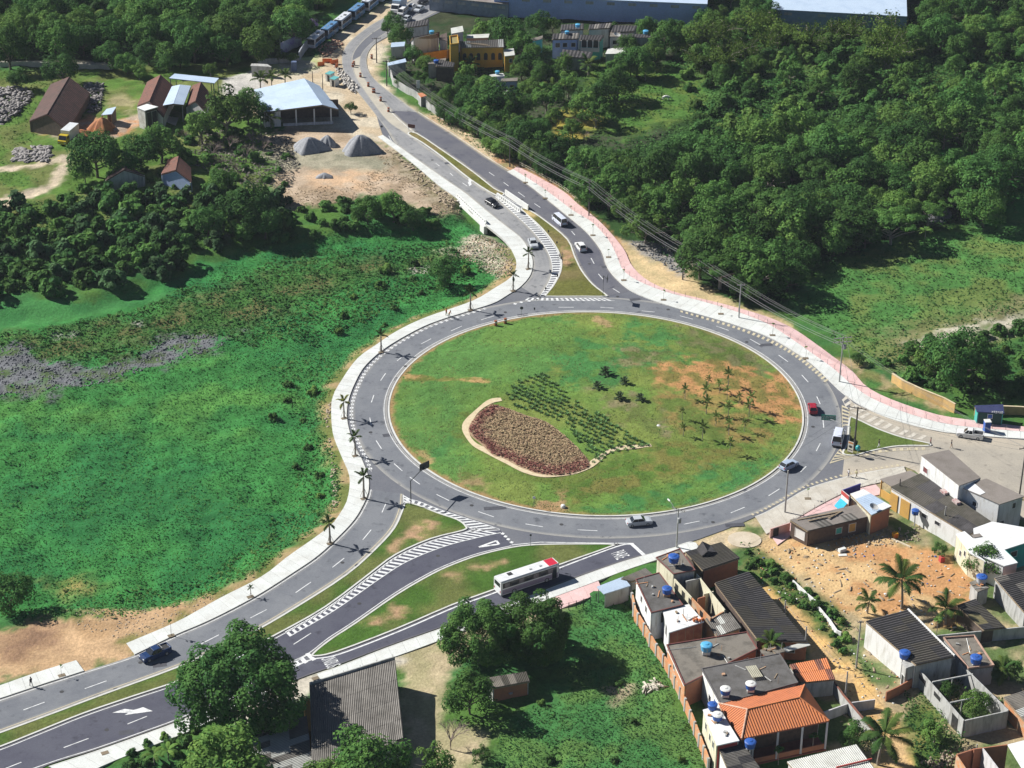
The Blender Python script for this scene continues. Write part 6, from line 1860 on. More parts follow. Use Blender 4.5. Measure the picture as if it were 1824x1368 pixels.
bw_ = free_wall('boundary_wall', 'long raw-brick boundary wall below the terrace houses', bwp, 2.3, ORANGE_B, 0.25)
for q in resample(W(bwp), 16):
 m = MB(W(bwp)[0]); m.box((q.x - .1, q.y, 1.1), (.34, .34, 2.9), .5); m.build('pier', GREYW, bw_)
h = House('white_awning', 'white sheet awning standing in front of the terrace by the pavement', [(1063,1045),(1110,1027),(1123,1043),(1076,1058)], [3.2,3.2,2.9,2.9], 'awning')
h.walls([None, GREYW, GREYW, None]); h.slab(METAL_W); h.posts([h.foot[0], h.foot[3]], 0.12, GREYW, 2.9)
h = House('patio_roof', 'low striped lean-to roof between awning and slab-roof house', [(1106,1030),(1150,1012),(1163,1023),(1124,1036)], [3.4,3.4,3.0,3.0], 'lean-to')
h.walls([GREYW, None, None, GREYW]); h.sheets([FIBRE_G, SLAB_M], 'FN', 6, 1, 0.3)

# unfinished cream house
h = House('unfinished_house', 'unfinished cream house with slab-roofed front room under a big blue tank', [(1168,993),(1211,977),(1239,1016),(1200,1023)], 6.0)
h.walls([CREAM, CREAM, GREYW, CREAM]); h.slab(SLAB_M, rim=M('dark_red_edge', (0.2, 0.07, 0.06)), rimh=0.1)
o_ = h.o
def roofless(root, org, segs, mats, th=0.2):
 for k, (a, b, z_) in enumerate(segs):
  mb = MB(org); wall_strip(mb, [G(a[0], a[1], z_), G(b[0], b[1], z_)], th, -0.3, z_); mb.build('wall', mats[k % len(mats)], root)
roofless(h.root, o_, [((1199,1028),(1232,1064),5.0), ((1233,1065),(1266,1101),5.0), ((1241,1022),(1291,1086),5.0), ((1222,1035),(1249,1029),5.0), ((1253,1058),(1271,1053),4.6), ((1268,1101),(1290,1088),4.6), ((1243,1066),(1256,1062),4.4)], [CREAM, ORANGE_B, CREAM, GREYW, CREAM, ORANGE_B, BRICKP])
wa, wb = G(1199, 1028, 5.0), G(1266, 1101, 5.0)
d_ = flat_dir(wa, wb); n_ = Vector((-d_.y, d_.x, 0)); n_ = n_ if n_.x < 0 else -n_
for t in (0.12, 0.3, 0.48, 0.78):
 q = wa.lerp(wb, t) + n_ * 0.12; q.z = 4.0
 mb = MB(o_); mb.box(q, (1.0, 0.06, 1.1), math.atan2(d_.y, d_.x)); mb.build('window', GLASSD, h.root)
h = House('corrugated_annex', 'striped grey lean-to with pale patches at the end of the unfinished house', [(1256,1102),(1301,1091),(1321,1118),(1276,1134)], [4.4,4.4,3.9,3.9])
h.walls([GREYW, GREYW, ORANGE_B, ORANGE_B]); h.sheets([FIBRE_G, FIBRE_G, FIBRE_L, FIBRE_G], 'FN', 5, 2, 0.3, 0.08)
h = House('weathered_house', 'weathered house with blackened corrugated roof and a small gable, corner of sand shoulder', [(1220,983),(1284,966),(1318,994),(1251,1016)], [4.6,4.6,4.2,4.2])
h.walls([DARKB, BRICKP, BRICKP, DARKB]); h.sheets([FIBRE_B, FIBRE_D, FIBRE_B], 'LR', 3, 4, 0.34, 0.06, edge=0.02)
g0, g1, gp = G(1240, 978, 4.7), G(1266, 971, 4.7), G(1251, 964, 5.9)
mb = MB(h.o); mb.add([g0, g1, gp, g0 + Vector((0.8, -2.2, 0)), g1 + Vector((0.8, -2.2, 0)), gp + Vector((0.8, -2.2, -0.6))], [(0, 1, 2), (3, 5, 4), (0, 2, 5, 3), (1, 4, 5, 2), (0, 3, 4, 1)]); mb.build('gable', FIBRE_D, h.root)
h = House('long_dark_house', 'long house with dark corrugated roof along the orange dirt lane', [(1273,1038),(1333,1018),(1439,1143),(1350,1140)], [4.2,4.2,3.8,3.8])
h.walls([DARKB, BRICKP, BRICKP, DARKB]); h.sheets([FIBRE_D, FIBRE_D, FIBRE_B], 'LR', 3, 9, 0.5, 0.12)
h.opening(2, 0.3, 2.0, 1.2, 1.2)
mb = MB(h.o); a, b = G(1397, 1158, 3.4), G(1440, 1146, 3.4); mb.beam(a, b, 1.2, 0.1); mb.build('white_sheet', FIBRE_L, h.root)
h = House('tiled_annex', 'small red ribbed tile roof beside the dirt lane', [(1406,1184),(1473,1172),(1488,1210),(1427,1216)], [3.6,3.6,3.2,3.2])
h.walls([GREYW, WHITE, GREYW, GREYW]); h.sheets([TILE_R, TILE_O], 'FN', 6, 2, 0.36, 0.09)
free_wall('yard_wall', 'grey yard wall with tiled coping beside the dirt lane', [(1427,1242),(1482,1232),(1500,1258),(1560,1330)], 2.2, GREYW, 0.2, cap=TILE_R)
free_wall('yard_wall', 'short grey yard wall crossing behind the orange-tiled house', [(1465,1285),(1513,1268),(1557,1262)], 1.8, LILACW, 0.2)
free_wall('yard_wall', 'red brick gate wall at the narrow end of the dirt lane', [(1577,1249),(1600,1238),(1628,1222)], 1.8, BRICKP, 0.2)
h = House('corrugated_annex', 'pale grey corrugated roof with a red ridge strip at the picture edge', [(1402,1357),(1526,1326),(1562,1375),(1440,1400)], [3.9,3.9,4.5,4.5])
h.walls([WHITE]); h.sheets([FIBRE_L], 'FN', 9, 2, 0.34, 0.09)
mb = MB(h.o); mb.tube([G(1490, 1367, 4.6), G(1553, 1352, 4.6)], 0.16, 6); mb.build('ridge_tiles', REDM, h.root)

# ---------------------------------------------------------------- corner houses, east
h = House('corner_bar', 'low dark-walled bar with brownish sheet roof at the eastern pavement', [(1407,926),(1526,899),(1552,919),(1438,946)], [3.6,3.6,3.2,3.2], 'bar')
h.walls([BRICKP, BRICKP, DARKB, DARKB]); h.sheets([SLAB_B, FIBRE_G, SLAB_B], 'FN', 5, 2, 0.9, 0.02)
h.opening(2, 0.28, 1.7, 1.4, 1.7, pane=OCHRE); h.opening(2, 0.5, 1.7, 1.2, 1.2, pane=TEALW); h.opening(3, 0.45, 1.6, 2.2, 1.7, pane=WHITE)
for (a, b) in (((1420,926),(1496,911)), ((1440,928),(1490,916)), ((1476,923),(1500,910))):
 mb = MB(h.o); mb.beam(G(a[0], a[1], 3.66), G(b[0], b[1], 3.72), 0.22, 0.1); mb.build('loose_plank', WOODM, h.root)
h = House('corner_shop', 'white ribbed-roof shop with red-and-white fascia and blue awning', [(1514,880),(1538,872),(1588,902),(1552,918)], [4.4,4.4,4.2,4.2], 'shop')
h.walls([SHADE_BLUEW, ORANGE_B, BRICKP, CREAM]); h.sheets([METAL_W, SLAB_W], 'LR', 2, 4, 0.5, 0.04)
fa = [G(1500, 873, 4.9), G(1533, 861, 4.9), G(1538, 873, 4.9), G(1513, 884, 4.9)]
for a, b, m_ in ((fa[0], fa[1], M('blue_sign', (0.07, 0.06, 0.3))), (fa[0], fa[3], WHITE)):
 mb = MB(h.o); wall_strip(mb, [a, b], 0.16, 0.0, 4.9); mb.build('wall', m_, h.root)
mb = MB(h.o); a, b = fa[0] + Vector((-.12, -.1, 0)), fa[3] + Vector((-.12, -.1, 0)); wall_strip(mb, [a, b], 0.08, 4.2, 4.95); mb.build('red_fascia', REDM, h.root)
mb = MB(h.o); a, b = fa[0] + Vector((-.2, -.3, -1.6)), fa[3] + Vector((-.3, 0, -1.6)); c_, d_ = a + Vector((-1.1, -.6, -1.2)), b + Vector((-1.1, -.6, -1.2)); mb.add([a, b, d_, c_, a + Vector((0, 0, .1)), b + Vector((0, 0, .1)), d_ + Vector((0, 0, .1)), c_ + Vector((0, 0, .1))], [(0, 1, 2, 3), (4, 7, 6, 5), (0, 4, 5, 1), (2, 6, 7, 3), (1, 5, 6, 2), (3, 7, 4, 0)]); mb.build('awning', M('awning_blue', (0.02, 0.4, 0.62)), h.root)
for t in (0.3, 0.45, 0.6, 0.75):
 q = h.foot[3].lerp(h.foot[0], t); mb = MB(h.o); d_ = flat_dir(h.foot[3], h.foot[0]); n_ = Vector((-d_.y, d_.x, 0)); n_ = n_ if n_.x < 0 else -n_
 q += n_ * 0.12
 mb.tube([q + d_ * 0.45 * math.cos(a) + Vector((0, 0, 3.0 - q.z + 0.45 * math.sin(a) + q.z - 3.0 + 0)) * 1 + Vector((0, 0, 3.1 - q.z)) for a in np.linspace(0, math.pi, 8)], 0.05, 4); mb.build('arch_moulding', GREYW, h.root)
h = House('long_mossy_house', 'long house with mossy dark corrugated roof, ochre front and white side wall', [(1586,868),(1640,843),(1766,929),(1726,953)], [4.2,4.2,4.0,4.0])
h.walls([OCHRE, WHITE, GREYW, WHITE]); h.sheets([FIBRE_B, FIBRE_B, FIBRE_D], 'FN', 2, 7, 0.4, 0.08)
for t in (0.45, 0.62): h.opening(3, 1 - t, 2.6, 1.3, 0.8)
for t0, t1 in ((0.0, 0.10), (0.14, 0.26)):
 a, b = h.foot[0].lerp(h.foot[3], t0), h.foot[0].lerp(h.foot[3], t1); q = Vector((-.16, -.1, 0))
 mb = MB(h.o); wall_strip(mb, [a + q, b + q], 0.12, -0.3, 3.4); mb.build('wall', OCHRE, h.root)
h = House('ochre_porch', 'ochre shop porch with flat beige roof facing the eastern street', [(1568,853),(1622,838),(1640,848),(1588,866)], 3.7, 'porch')
h.slab(SLAB_B); h.walls([None, None, None, OCHRE], top=1.6); h.posts(h.foot, 0.25, OCHRE, 3.5)
h = House('white_two_storey_house', 'tall white house with big sloping grey roof, nearest the dusty eastern road', [(1641,811),(1690,801),(1747,851),(1709,865)], [7.4,6.6,6.6,7.4], over=0.1)
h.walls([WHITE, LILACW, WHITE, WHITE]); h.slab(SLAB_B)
h.opening(3, 0.86, 5.2, 1.3, 1.1, pane=M('red_window', (0.2, 0.06, 0.06)))
h2 = House('white_two_storey_house', 'white flat-roofed house wing with beige roof behind the tall white house', [(1711,867),(1757,852),(1825,884),(1781,898)], 6.4)
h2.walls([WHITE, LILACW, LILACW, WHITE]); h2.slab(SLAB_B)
mb = MB(h2.o); mb.prism([(p.x, p.y) for p in (G(1712,868,6.4), G(1735,861,6.4), G(1755,878,6.4), G(1746,882,6.4))], 6.41, 6.47); mb.build('white_sheet', SLAB_W, h2.root)
h2.opening(2, 0.35, 5.0, 0.8, 1.2); h2.opening(3, 0.62, 4.2, 0.9, 0.9); h2.opening(2, 0.8, 1.6, 1.0, 1.8, 'door')
for t in (0.1, 0.42):
 q0, q1 = h.foot[3].lerp(h.foot[0], 0.45 - t), h.foot[3].lerp(h.foot[0], 0.22 - t + 0.1)
 q = Vector((-.5, -.3, 0))
 mb = MB(h.o); mb.beam(q0 + q + Vector((0, 0, 4.3 - q0.z)), q1 + q + Vector((0, 0, 4.3 - q1.z)), 0.9, 0.6); mb.build('awning', M('awning_stripes', (0.5, 0.45, 0.42), (0.35, 0.1, 0.1), 3), h.root)
h = House('white_flat_house', 'bright white flat-roofed house with cream windowed wall facing the lot', [(1703,951),(1718,946),(1735,960),(1736,984),(1756,1000),(1728,985)], 4.8)
h.walls([WHITE, WHITE, None, WHITE, CREAM, CREAM]); h.slab(SLAB_W)
h.opening(5, 0.3, 3.4, 0.7, 1.1); h.opening(5, 0.6, 2.4, 0.7, 1.1)
h = House('white_flat_house', 'wide white slab roof with teal wall below at the eastern picture edge', [(1734,941),(1767,929),(1835,941),(1838,963),(1789,979),(1813,1002),(1789,1008),(1737,985)], 4.9)
h.walls([WHITE, WHITE, WHITE, TEALW, TEALW, PINKW, WHITE, WHITE]); h.slab(SLAB_W)
h.opening(3, 0.6, 3.2, 1.4, 1.2)
mb = MB(h.o); q = G(1740, 954, 5.0); mb.box((q.x, q.y, 4.97), (1.6, 1.0, 0.1), 0.3); mb.build('roof_hatch', SLAB_B, h.root)

# ---------------------------------------------------------------- houses along the lot, lower right
h = House('corrugated_house', 'house with ridged dark corrugated roof and washing line wall at the picture edge', [(1771,1029),(1835,1014),(1890,1070),(1826,1092)], [3.8,3.8,3.6,3.6])
h.walls([GREYW, GREYW, GREYW, GREYW]); h.sheets([FIBRE_D, FIBRE_G, FIBRE_D], 'LR', 3, 7, 0.5, 0.12)
h = House('tank_hut', 'small cement hut with a blue tank at the back of the dirt lot', [(1727,1037),(1745,1030),(1763,1046),(1742,1054)], 3.2, 'hut')
h.walls([GREYW]); h.slab(SLAB_M)
h = House('mossy_shack', 'collapsing dark shack with a mossy sloped roof among palms', [(1704,1078),(1737,1067),(1790,1118),(1752,1122)], [3.0,2.6,2.4,2.8], 'shack')
h.walls([DARKB, DARKB, DARKB, DARKB]); h.sheets([FIBRE_D, FIBRE_B, M('mossy_sheet', (0.22, 0.19, 0.09), (0.14, 0.13, 0.06), 0.8, vary=0.1)], 'LR', 2, 5, 0.4, 0.07, edge=0.03)
h = House('big_block_house', 'big white-walled house with dark corrugated roof beside the dirt lane', [(1541,1106),(1616,1086),(1699,1169),(1631,1184)], [5.0,5.4,5.2,4.8])
h.walls([WHITE, GREYW, GREYW, WHITE]); h.sheets([FIBRE_D, FIBRE_D, FIBRE_B, FIBRE_D], 'LR', 3, 8, 0.5, 0.13)
mb = MB(h.o); wall_strip(mb, [h.c[1] + Vector((.1, 0, 0)), h.c[2] + Vector((.1, 0, 0))], 0.25, [5.3, 5.1], [5.65, 5.45]); mb.build('parapet', WHITE, h.root)
hb = House('tank_tower', 'grey cement pedestal carrying a blue tank at the corner of the big white-walled house', [(1605,1179),(1624,1173),(1634,1183),(1614,1190)], 4.4, 'tower')
hb.walls([GREYW]); hb.slab(GREYW); hb.opening(3, 0.5, 1.4, 0.9, 2.0, 'door')
h = House('slab_roof_house', 'low house with parapeted slab roof and a blue tank', [(1680,1137),(1735,1133),(1771,1187),(1725,1192)], 3.6)
h.walls([GREYW]); h.slab(SLAB_M, rim=M('salmon_rim', (0.5, 0.32, 0.24)), rimh=0.3)
mb = MB(h.o); mb.tube([G(1722,1137,3.65), G(1727,1160,3.65), G(1731,1170,3.65)], 0.06, 4); mb.build('water_pipe', WHITEP, h.root)
rl = thing('roofless_house', 'roofless grey block house overgrown with trees inside its rooms', 'house', G(1700, 1250))
roofless(rl, rl.location, [((1631,1185),(1717,1283),3.3), ((1632,1184),(1702,1172),3.3), ((1709,1180),(1796,1265),3.3), ((1719,1283),(1795,1266),3.3)], [GREYW])
for a, b in (((1661,1215),(1733,1201)), ((1692,1252),(1736,1243))):
 mb = MB(rl.location); mb.beam(G(a[0], a[1], 3.2), G(b[0], b[1], 3.2), 0.2, 0.22); mb.build('tie_beam', GREYW, rl)
 mb = MB(rl.location); q = G((a[0] + b[0]) / 2, (a[1] + b[1]) / 2, 3.1); mb.box((q.x, q.y, 1.5), (0.18, 0.18, 3.2)); mb.build('post', GREYW, rl)
wa, wb = G(1631, 1185, 3.3), G(1717, 1283, 3.3); d_ = flat_dir(wa, wb); n_ = Vector((-d_.y, d_.x, 0)); n_ = n_ if n_.x < 0 else -n_
for t, w_, z_, hh in ((0.16, 2.4, 2.3, 0.8), (0.48, 2.0, 2.3, 0.8), (0.85, 1.8, 1.2, 2.6)):
 q = wa.lerp(wb, t) + n_ * 0.1; q.z = z_
 mb = MB(rl.location); mb.box(q, (w_, 0.06, hh), math.atan2(d_.y, d_.x)); mb.build('opening', GLASSD, rl)
free_wall('yard_wall', 'long bare cement wall behind the slab-roof house', [(1662,1152),(1740,1144),(1850,1133)], 2.2, GREYW, 0.2)
h = House('brick_house', 'orange brick house with patchy grey roof at the eastern picture edge', [(1787,1242),(1840,1226),(1885,1268),(1830,1290)], [3.2,3.2,3.0,3.0])
h.walls([BRICKP, BRICKP, ORANGE_B, ORANGE_B]); h.sheets([FIBRE_G, SLAB_M, FIBRE_L], 'LR', 2, 4, 0.34)
rb = thing('roofless_house', 'roofless red brick house with a white slab corner at the bottom picture edge', 'house', G(1750, 1370))
roofless(rb, rb.location, [((1704,1344),(1735,1334),4.2), ((1735,1334),(1750,1332),4.6), ((1751,1332),(1795,1326),4.6), ((1704,1345),(1722,1372),4.2), ((1751,1333),(1785,1378),4.6), ((1740,1400),(1800,1390),4.2)], [BRICKP, BRICKP, BRICKP, ORANGE_B, LILACW, BRICKP])
mb = MB(rb.location); mb.prism([(p.x, p.y) for p in (G(1795,1326,4.8), G(1850,1312,4.8), G(1890,1370,4.8), G(1835,1392,4.8))], 4.6, 4.8); mb.build('slab', SLAB_W, rb)
free_wall('pink_gate_wall', 'pink wall with a black gate beside the corner bar', [(1371,958),(1406,947)], 1.9, PINKW, 0.2)
mb = MB(); a, b = G(1377, 957), G(1386, 954); wall_strip(mb, [a + Vector((0, -.15, 0)), b + Vector((0, -.15, 0))], 0.08, 0, 1.7); tag(mb.build('gate', M('black_gate', (0.03, 0.03, 0.03))), 'black sheet gate set in the pink wall', 'gate')
free_wall('ochre_wall', 'ochre garden wall bending behind the pink cycle path', [(1588,680),(1606,692),(1640,708),(1680,724),(1700,735)], 1.9, M('wall_yellow', (0.68, 0.43, 0.16), (0.5, 0.34, 0.16), 0.8), 0.22, cap=SANDP)
free_wall('ochre_wall', 'ochre garden wall running past the blue kiosk to the picture edge', [(1735,740),(1786,737),(1812,738),(1870,742)], 1.7, M('wall_tan', (0.5, 0.3, 0.14)), 0.22, cap=SANDP)

# kiosk and blue booth
h = House('kiosk', 'dark green kiosk with navy roof and white lettering beside the cycle path', [(1736,722),(1787,720),(1789,736),(1740,733)], [3.1,3.1,2.8,2.8], 'kiosk')
h.walls([TEALW, TEALW, M('kiosk_green', (0.02, 0.07, 0.06)), TEALW]); h.slab(M('navy_roof', (0.03, 0.04, 0.12)))
h.opening(2, 0.5, 1.9, 0.9, 0.9, pane=BLUEP)
mb = MB(h.o)
for i in range(6):
 q = G(1768 + i * 3.4, 733.5 + i * 0.3, 2.95); mb.box((q.x, q.y, 2.9 + 0.05 * (i % 2)), (0.26, 0.08, 0.3 + 0.08 * (i % 3)))
o = mb.build('lettering', WHITE, h.root); o['kind'] = 'stuff'
bt = thing('portable_booth', 'blue booth with white top standing on the pavement', 'booth', G(1757, 768, 0.15))
mb = MB(); mb.box((0, 0, 1.1), (1.15, 1.15, 2.2), 0.1); mb.build('body', BLUEP, bt)
mb = MB(); mb.box((0, 0, 2.27), (1.25, 1.25, 0.12), 0.1); mb.build('roof', WHITEP, bt)
mb = MB(); mb.box((0.06, -0.59, 1.05), (0.75, 0.03, 1.9), 0.1); mb.build('door', M('booth_door', (0.03, 0.07, 0.3)), bt)

# ---------------------------------------------------------------- brickyard, north-west
h = House('metal_hall', 'big hall with pale blue metal gable roof and open dark front bays', [(469,150),(575,141),(602,196),(470,200)], [5,5,5,5], 'hall')
WL = [G(452,160,4.2), G(542,140,6.2), G(574,187,6.2), G(469,200,4.2), G(569,153,4.2), G(603,195,4.2)]
for q4, nm in (((WL[0], WL[1], WL[2], WL[3]), 'roof'), ((WL[1], WL[4], WL[5], WL[2]), 'roof')):
 h.sheets([METAL_W], 'LR', 3, 4, 1.0, 0.03, quad=q4, name=nm)
gnd = lambda p, z: Vector((p.x, p.y, z))
for a, b, za, zb, m_ in ((WL[3], WL[0], 4.0, 4.0, WHITE), (WL[0], WL[4], 4.0, 4.0, GREYW)):
 mb = MB(h.o); wall_strip(mb, [gnd(a, 0) + Vector((.3, .3, 0)), gnd(b, 0) + Vector((.3, -.1, 0))], 0.2, -0.3, za); mb.build('wall', m_, h.root)
q0, q1 = gnd(WL[3], 0) + Vector((0.5, 0.8, 0)), gnd(WL[5], 0) + Vector((-1.5, 0.8, 0))
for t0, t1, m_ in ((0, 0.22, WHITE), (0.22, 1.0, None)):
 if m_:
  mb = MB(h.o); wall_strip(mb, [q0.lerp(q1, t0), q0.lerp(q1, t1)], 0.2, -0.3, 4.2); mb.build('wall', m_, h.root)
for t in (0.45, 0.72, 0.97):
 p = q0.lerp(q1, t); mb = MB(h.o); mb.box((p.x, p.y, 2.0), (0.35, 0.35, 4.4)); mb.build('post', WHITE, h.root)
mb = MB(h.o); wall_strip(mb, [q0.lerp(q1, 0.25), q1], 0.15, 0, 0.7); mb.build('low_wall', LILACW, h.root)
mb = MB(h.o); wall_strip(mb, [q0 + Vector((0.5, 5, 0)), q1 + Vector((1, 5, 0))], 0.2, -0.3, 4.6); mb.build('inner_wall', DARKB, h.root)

def gable(name, label, px, zr, ze, mat, wallm, cat='shed', gablem=None):
 """ridge far, ridge near, left eave far/near, right eave far/near"""
 rf, rn, lf, ln = [G(x, y, z_) for (x, y), z_ in zip(px, (zr, zr, ze, ze))]
 mir = lambda a, b: Vector((2 * a.x - b.x, 2 * a.y - b.y, ze))
 rgf, rgn = mir(rf, lf), mir(rn, ln)
 h = House(name, label, [px[2], proj(rgf), proj(rgn), px[3]], ze, cat)
 for q4 in ((lf, rf, rn, ln), (rf, rgf, rgn, rn)):
  h.sheets([mat], 'LR', 1, 6, 0.9, 0.05, quad=q4, under=TILE_B)
 mb = MB(h.o)
 for a, b, c in ((ln, rgn, rn), (lf, rgf, rf)):
  a, b, c = (Vector(v) * 1.0 for v in (a, b, c))
  a0, b0 = Vector((a.x, a.y, -0.3)), Vector((b.x, b.y, -0.3))
  dn = Vector((0.0, 0.35, -0.1)) if c is rn or True else 0
  mb2 = MB(h.o)
  off = Vector((0, 0.3 if (c - rn).length < 0.1 else -0.3, -0.12))
  th = Vector((0, 0.15, 0))
  vs = [a0 + off, b0 + off, b + off, c + off, a + off]; n = len(vs)
  mb2.add(vs + [v + th for v in vs], [tuple(range(n))[::-1], tuple(range(n, 2 * n))] + [(i, (i + 1) % n, (i + 1) % n + n, i + n) for i in range(n)])
  mb2.build('gable_wall', gablem or wallm, h.root)
 for a, b in ((lf, ln), (rgf, rgn)):
  mb = MB(h.o); s = Vector((0.3 if a is lf else -0.3, 0, 0)); wall_strip(mb, [gnd(a, 0) + s, gnd(b, 0) + s], 0.2, -0.3, ze - 0.15); mb.build('wall', wallm, h.root)
 return h
gable('long_barn', 'long old barn with sagging brown tiled roof above the earth heap', [(123,137),(84,203),(90,150),(52,216)], 5.8, 2.6, TILE_B, DARKB)
gable('gabled_workshop', 'tiled workshop with a white gable, western one of the pair', [(286,133),(266,180),(262,146),(244,189)], 6.2, 3.4, TILE_R, WHITE, gablem=LILACW)
gable('gabled_workshop', 'tiled workshop with a white gable, eastern one behind the trees', [(358,146),(348,180),(342,153),(331,189)], 5.4, 3.2, TILE_R, WHITE, gablem=LILACW)
h = House('metal_canopy', 'pale blue metal gable canopy between the two workshops', [(306,152),(340,153),(326,187),(290,188)], 4.6, 'canopy')
a, b, c_, d_ = [G(306,154,4.4), G(321,151,5.0), G(309,185,5.0), G(290,188,4.4)]
e_, f_ = G(340,153,4.4), G(327,187,4.4)
h.sheets([METAL_W], 'LR', 1, 4, 0.6, 0.03, quad=(a, b, c_, d_)); h.sheets([METAL_W], 'LR', 1, 4, 0.6, 0.03, quad=(b, e_, f_, c_))
h.posts([gnd(p, 0) for p in (a + Vector((.4, 0, 0)), d_ + Vector((.4, .3, 0)), e_ - Vector((.4, 0, 0)), f_ + Vector((-.4, .3, 0)))], 0.2, GREYW, 4.2)
h = House('metal_canopy', 'flat white sheet canopy at the back of the brickyard', [(311,131),(390,139),(382,148),(301,139)], 4.6, 'canopy')
h.slab(METAL_W); h.posts(h.foot, 0.2, GREYW, 4.4)
h = House('concrete_cubicle', 'tall grimy concrete cubicle with two dark doorways in the brickyard', [(244,191),(262,185),(282,190),(258,197)], 5.4, 'cubicle')
h.walls([GREYW, GREYW, DARKB, M('grimy_white', (0.6, 0.6, 0.56), (0.35, 0.33, 0.28), 1.0)]); h.slab(SLAB_W)
for t in (0.28, 0.72): h.opening(2, t, 2.6, 1.4, 4.0, 'door', GREYW, GLASSD)
mb = MB(h.o); a, b, c_ = G(283, 207), G(319, 207), G(313, 223); d_ = G(300, 219); mb.prism([(p.x, p.y) for p in (a, b, c_, d_)], -0.1, 0.06); mb.build('concrete_floor', CONC_DIRTY, h.root)
h = House('loading_shelter', 'small tilted sheet shelter over bricks beside the red earth heap', [(190,194),(207,190),(199,203),(180,205)], [3.4,3.8,3.2,2.8], 'shelter')
h.slab(METAL_W); h.posts(h.foot, 0.2, WOODM, 2.9); h.walls([DARKB, DARKB, None, None])
gable('small_tiled_house', 'little white house with rusty tiled gable roof below the brickyard', [(318,278),(313,303),(298,285),(287,310)], 4.8, 2.8, TILE_R, WHITE, 'house', gablem=SHADE_BLUEW)
gable('small_tiled_house', 'shaded dark-roofed house beside the box truck tree', [(225,289),(221,302),(203,300),(187,322)], 5.0, 2.8, TILE_B, GREYW, 'house')
h = House('yard_hut', 'long low grey hut behind the metal hall', [(448,113),(476,114),(484,119),(446,117)], 3.0, 'hut')
h.walls([GREYW]); h.slab(GREYW)
mb = MB(); p = G(524, 126); mb.box((p.x, p.y, 1.3), (1.4, 1.2, 2.6)); tag(mb.build('blue_cabinet', M('faded_blue', (0.12, 0.17, 0.3))), 'upright faded-blue cabinet on the beige yard', 'cabinet')
free_wall('road_wall', 'long grey wall curving beside the parked buses', [(533,108),(538,99),(551,83),(586,57),(620,34),(640,22),(690,-8)], 2.4, M('wall_bluegrey', (0.4, 0.43, 0.47), (0.3, 0.32, 0.36), 0.4), 0.3, per=3)
free_wall('road_wall', 'low grey wall meeting the long wall at a corner behind the yard', [(533,108),(505,112),(478,114),(460,118)], 1.5, GREYW, 0.25)
free_wall('mural_wall', 'painted wall with faded purple and white patches among trees', [(500,97),(537,80)], 3.2, M('mural', (0.25, 0.18, 0.42), (0.5, 0.52, 0.58), 0.35, 0.4, 0.55), 0.25)
free_wall('far_wall', 'pale wall at the rim of the far wood', [(0,118),(40,117),(95,119),(150,122),(200,124)], 1.2, M('pale_far_wall', (0.55, 0.52, 0.46)), 0.3)

# ---------------------------------------------------------------- village and chapel
h = House('chapel', 'yellow chapel with arched windows, corner tower and grey roof', [(818,74),(897,70),(898,84),(821,85)], [7.0,7.0,5.6,5.6], 'chapel')
YEL = M('chapel_yellow', (0.68, 0.38, 0.05), (0.55, 0.32, 0.06), 0.6)
h.walls([YEL]); h.sheets([FIBRE_G, FIBRE_L], 'FN', 8, 1, 0.5, 0.04)
for t in (0.06, 0.22, 0.40, 0.58, 0.76, 0.93):
 a, b = h.foot[3], h.foot[2]
 q = a.lerp(b, t) + Vector((0, -0.14, 0)); q.z = 3.0
 mb = MB(h.o); pr = [(-0.5, -0.9), (0.5, -0.9), (0.5, 0.5)] + [(0.5 * math.cos(x), 0.5 + 0.6 * math.sin(x)) for x in np.linspace(0.3, math.pi - 0.3, 6)] + [(-0.5, 0.5)]
 n = len(pr); vs = [q + Vector((x, 0, z_)) for x, z_ in pr]
 mb.add(vs + [v + Vector((0, 0.1, 0)) for v in vs], [tuple(range(n)), tuple(range(n, 2 * n))[::-1]] + [(i, (i + 1) % n, (i + 1) % n + n, i + n) for i in range(n)])
 mb.build('window', GLASSD, h.root)
ht = House('chapel_tower', 'square yellow corner tower of the chapel with dark louvred top', [(801,66),(815,64),(817,79),(802,81)], 7.6, 'tower')
ht.walls([YEL]); ht.slab(M('tower_cap', (0.3, 0.25, 0.1)), rim=YEL, rimh=0.4)
h = House('chapel_annex', 'yellow chapel annex with white sheet awning', [(897,88),(915,86),(917,98),(899,100)], 4.5, 'annex')
h.walls([YEL]); h.slab(FIBRE_L); h.opening(2, 0.4, 3.0, 0.8, 1.0)
free_wall('yellow_balustrade', 'orange-yellow balustrade wall before the red-roofed house', [(748,112),(800,104),(803,108)], 2.6, M('wall_orange', (0.68, 0.33, 0.05)), 0.3)
h = House('red_roof_house', 'white house with rusty red lean-to roof beside the chapel', [(735,67),(783,57),(782,66),(731,72)], [6.6,6.6,5.4,5.4])
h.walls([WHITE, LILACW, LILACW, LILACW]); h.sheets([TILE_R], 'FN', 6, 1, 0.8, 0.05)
for t in (0.2, 0.5): h.opening(2, t, 1.8, 1.6, 0.8)
h = House('red_roof_house', 'pale wing with dark monopitch roof between red-roofed house and chapel tower', [(784,62),(796,58),(797,73),(783,69)], 5.2)
h.walls([LILACW]); h.slab(DARKB)
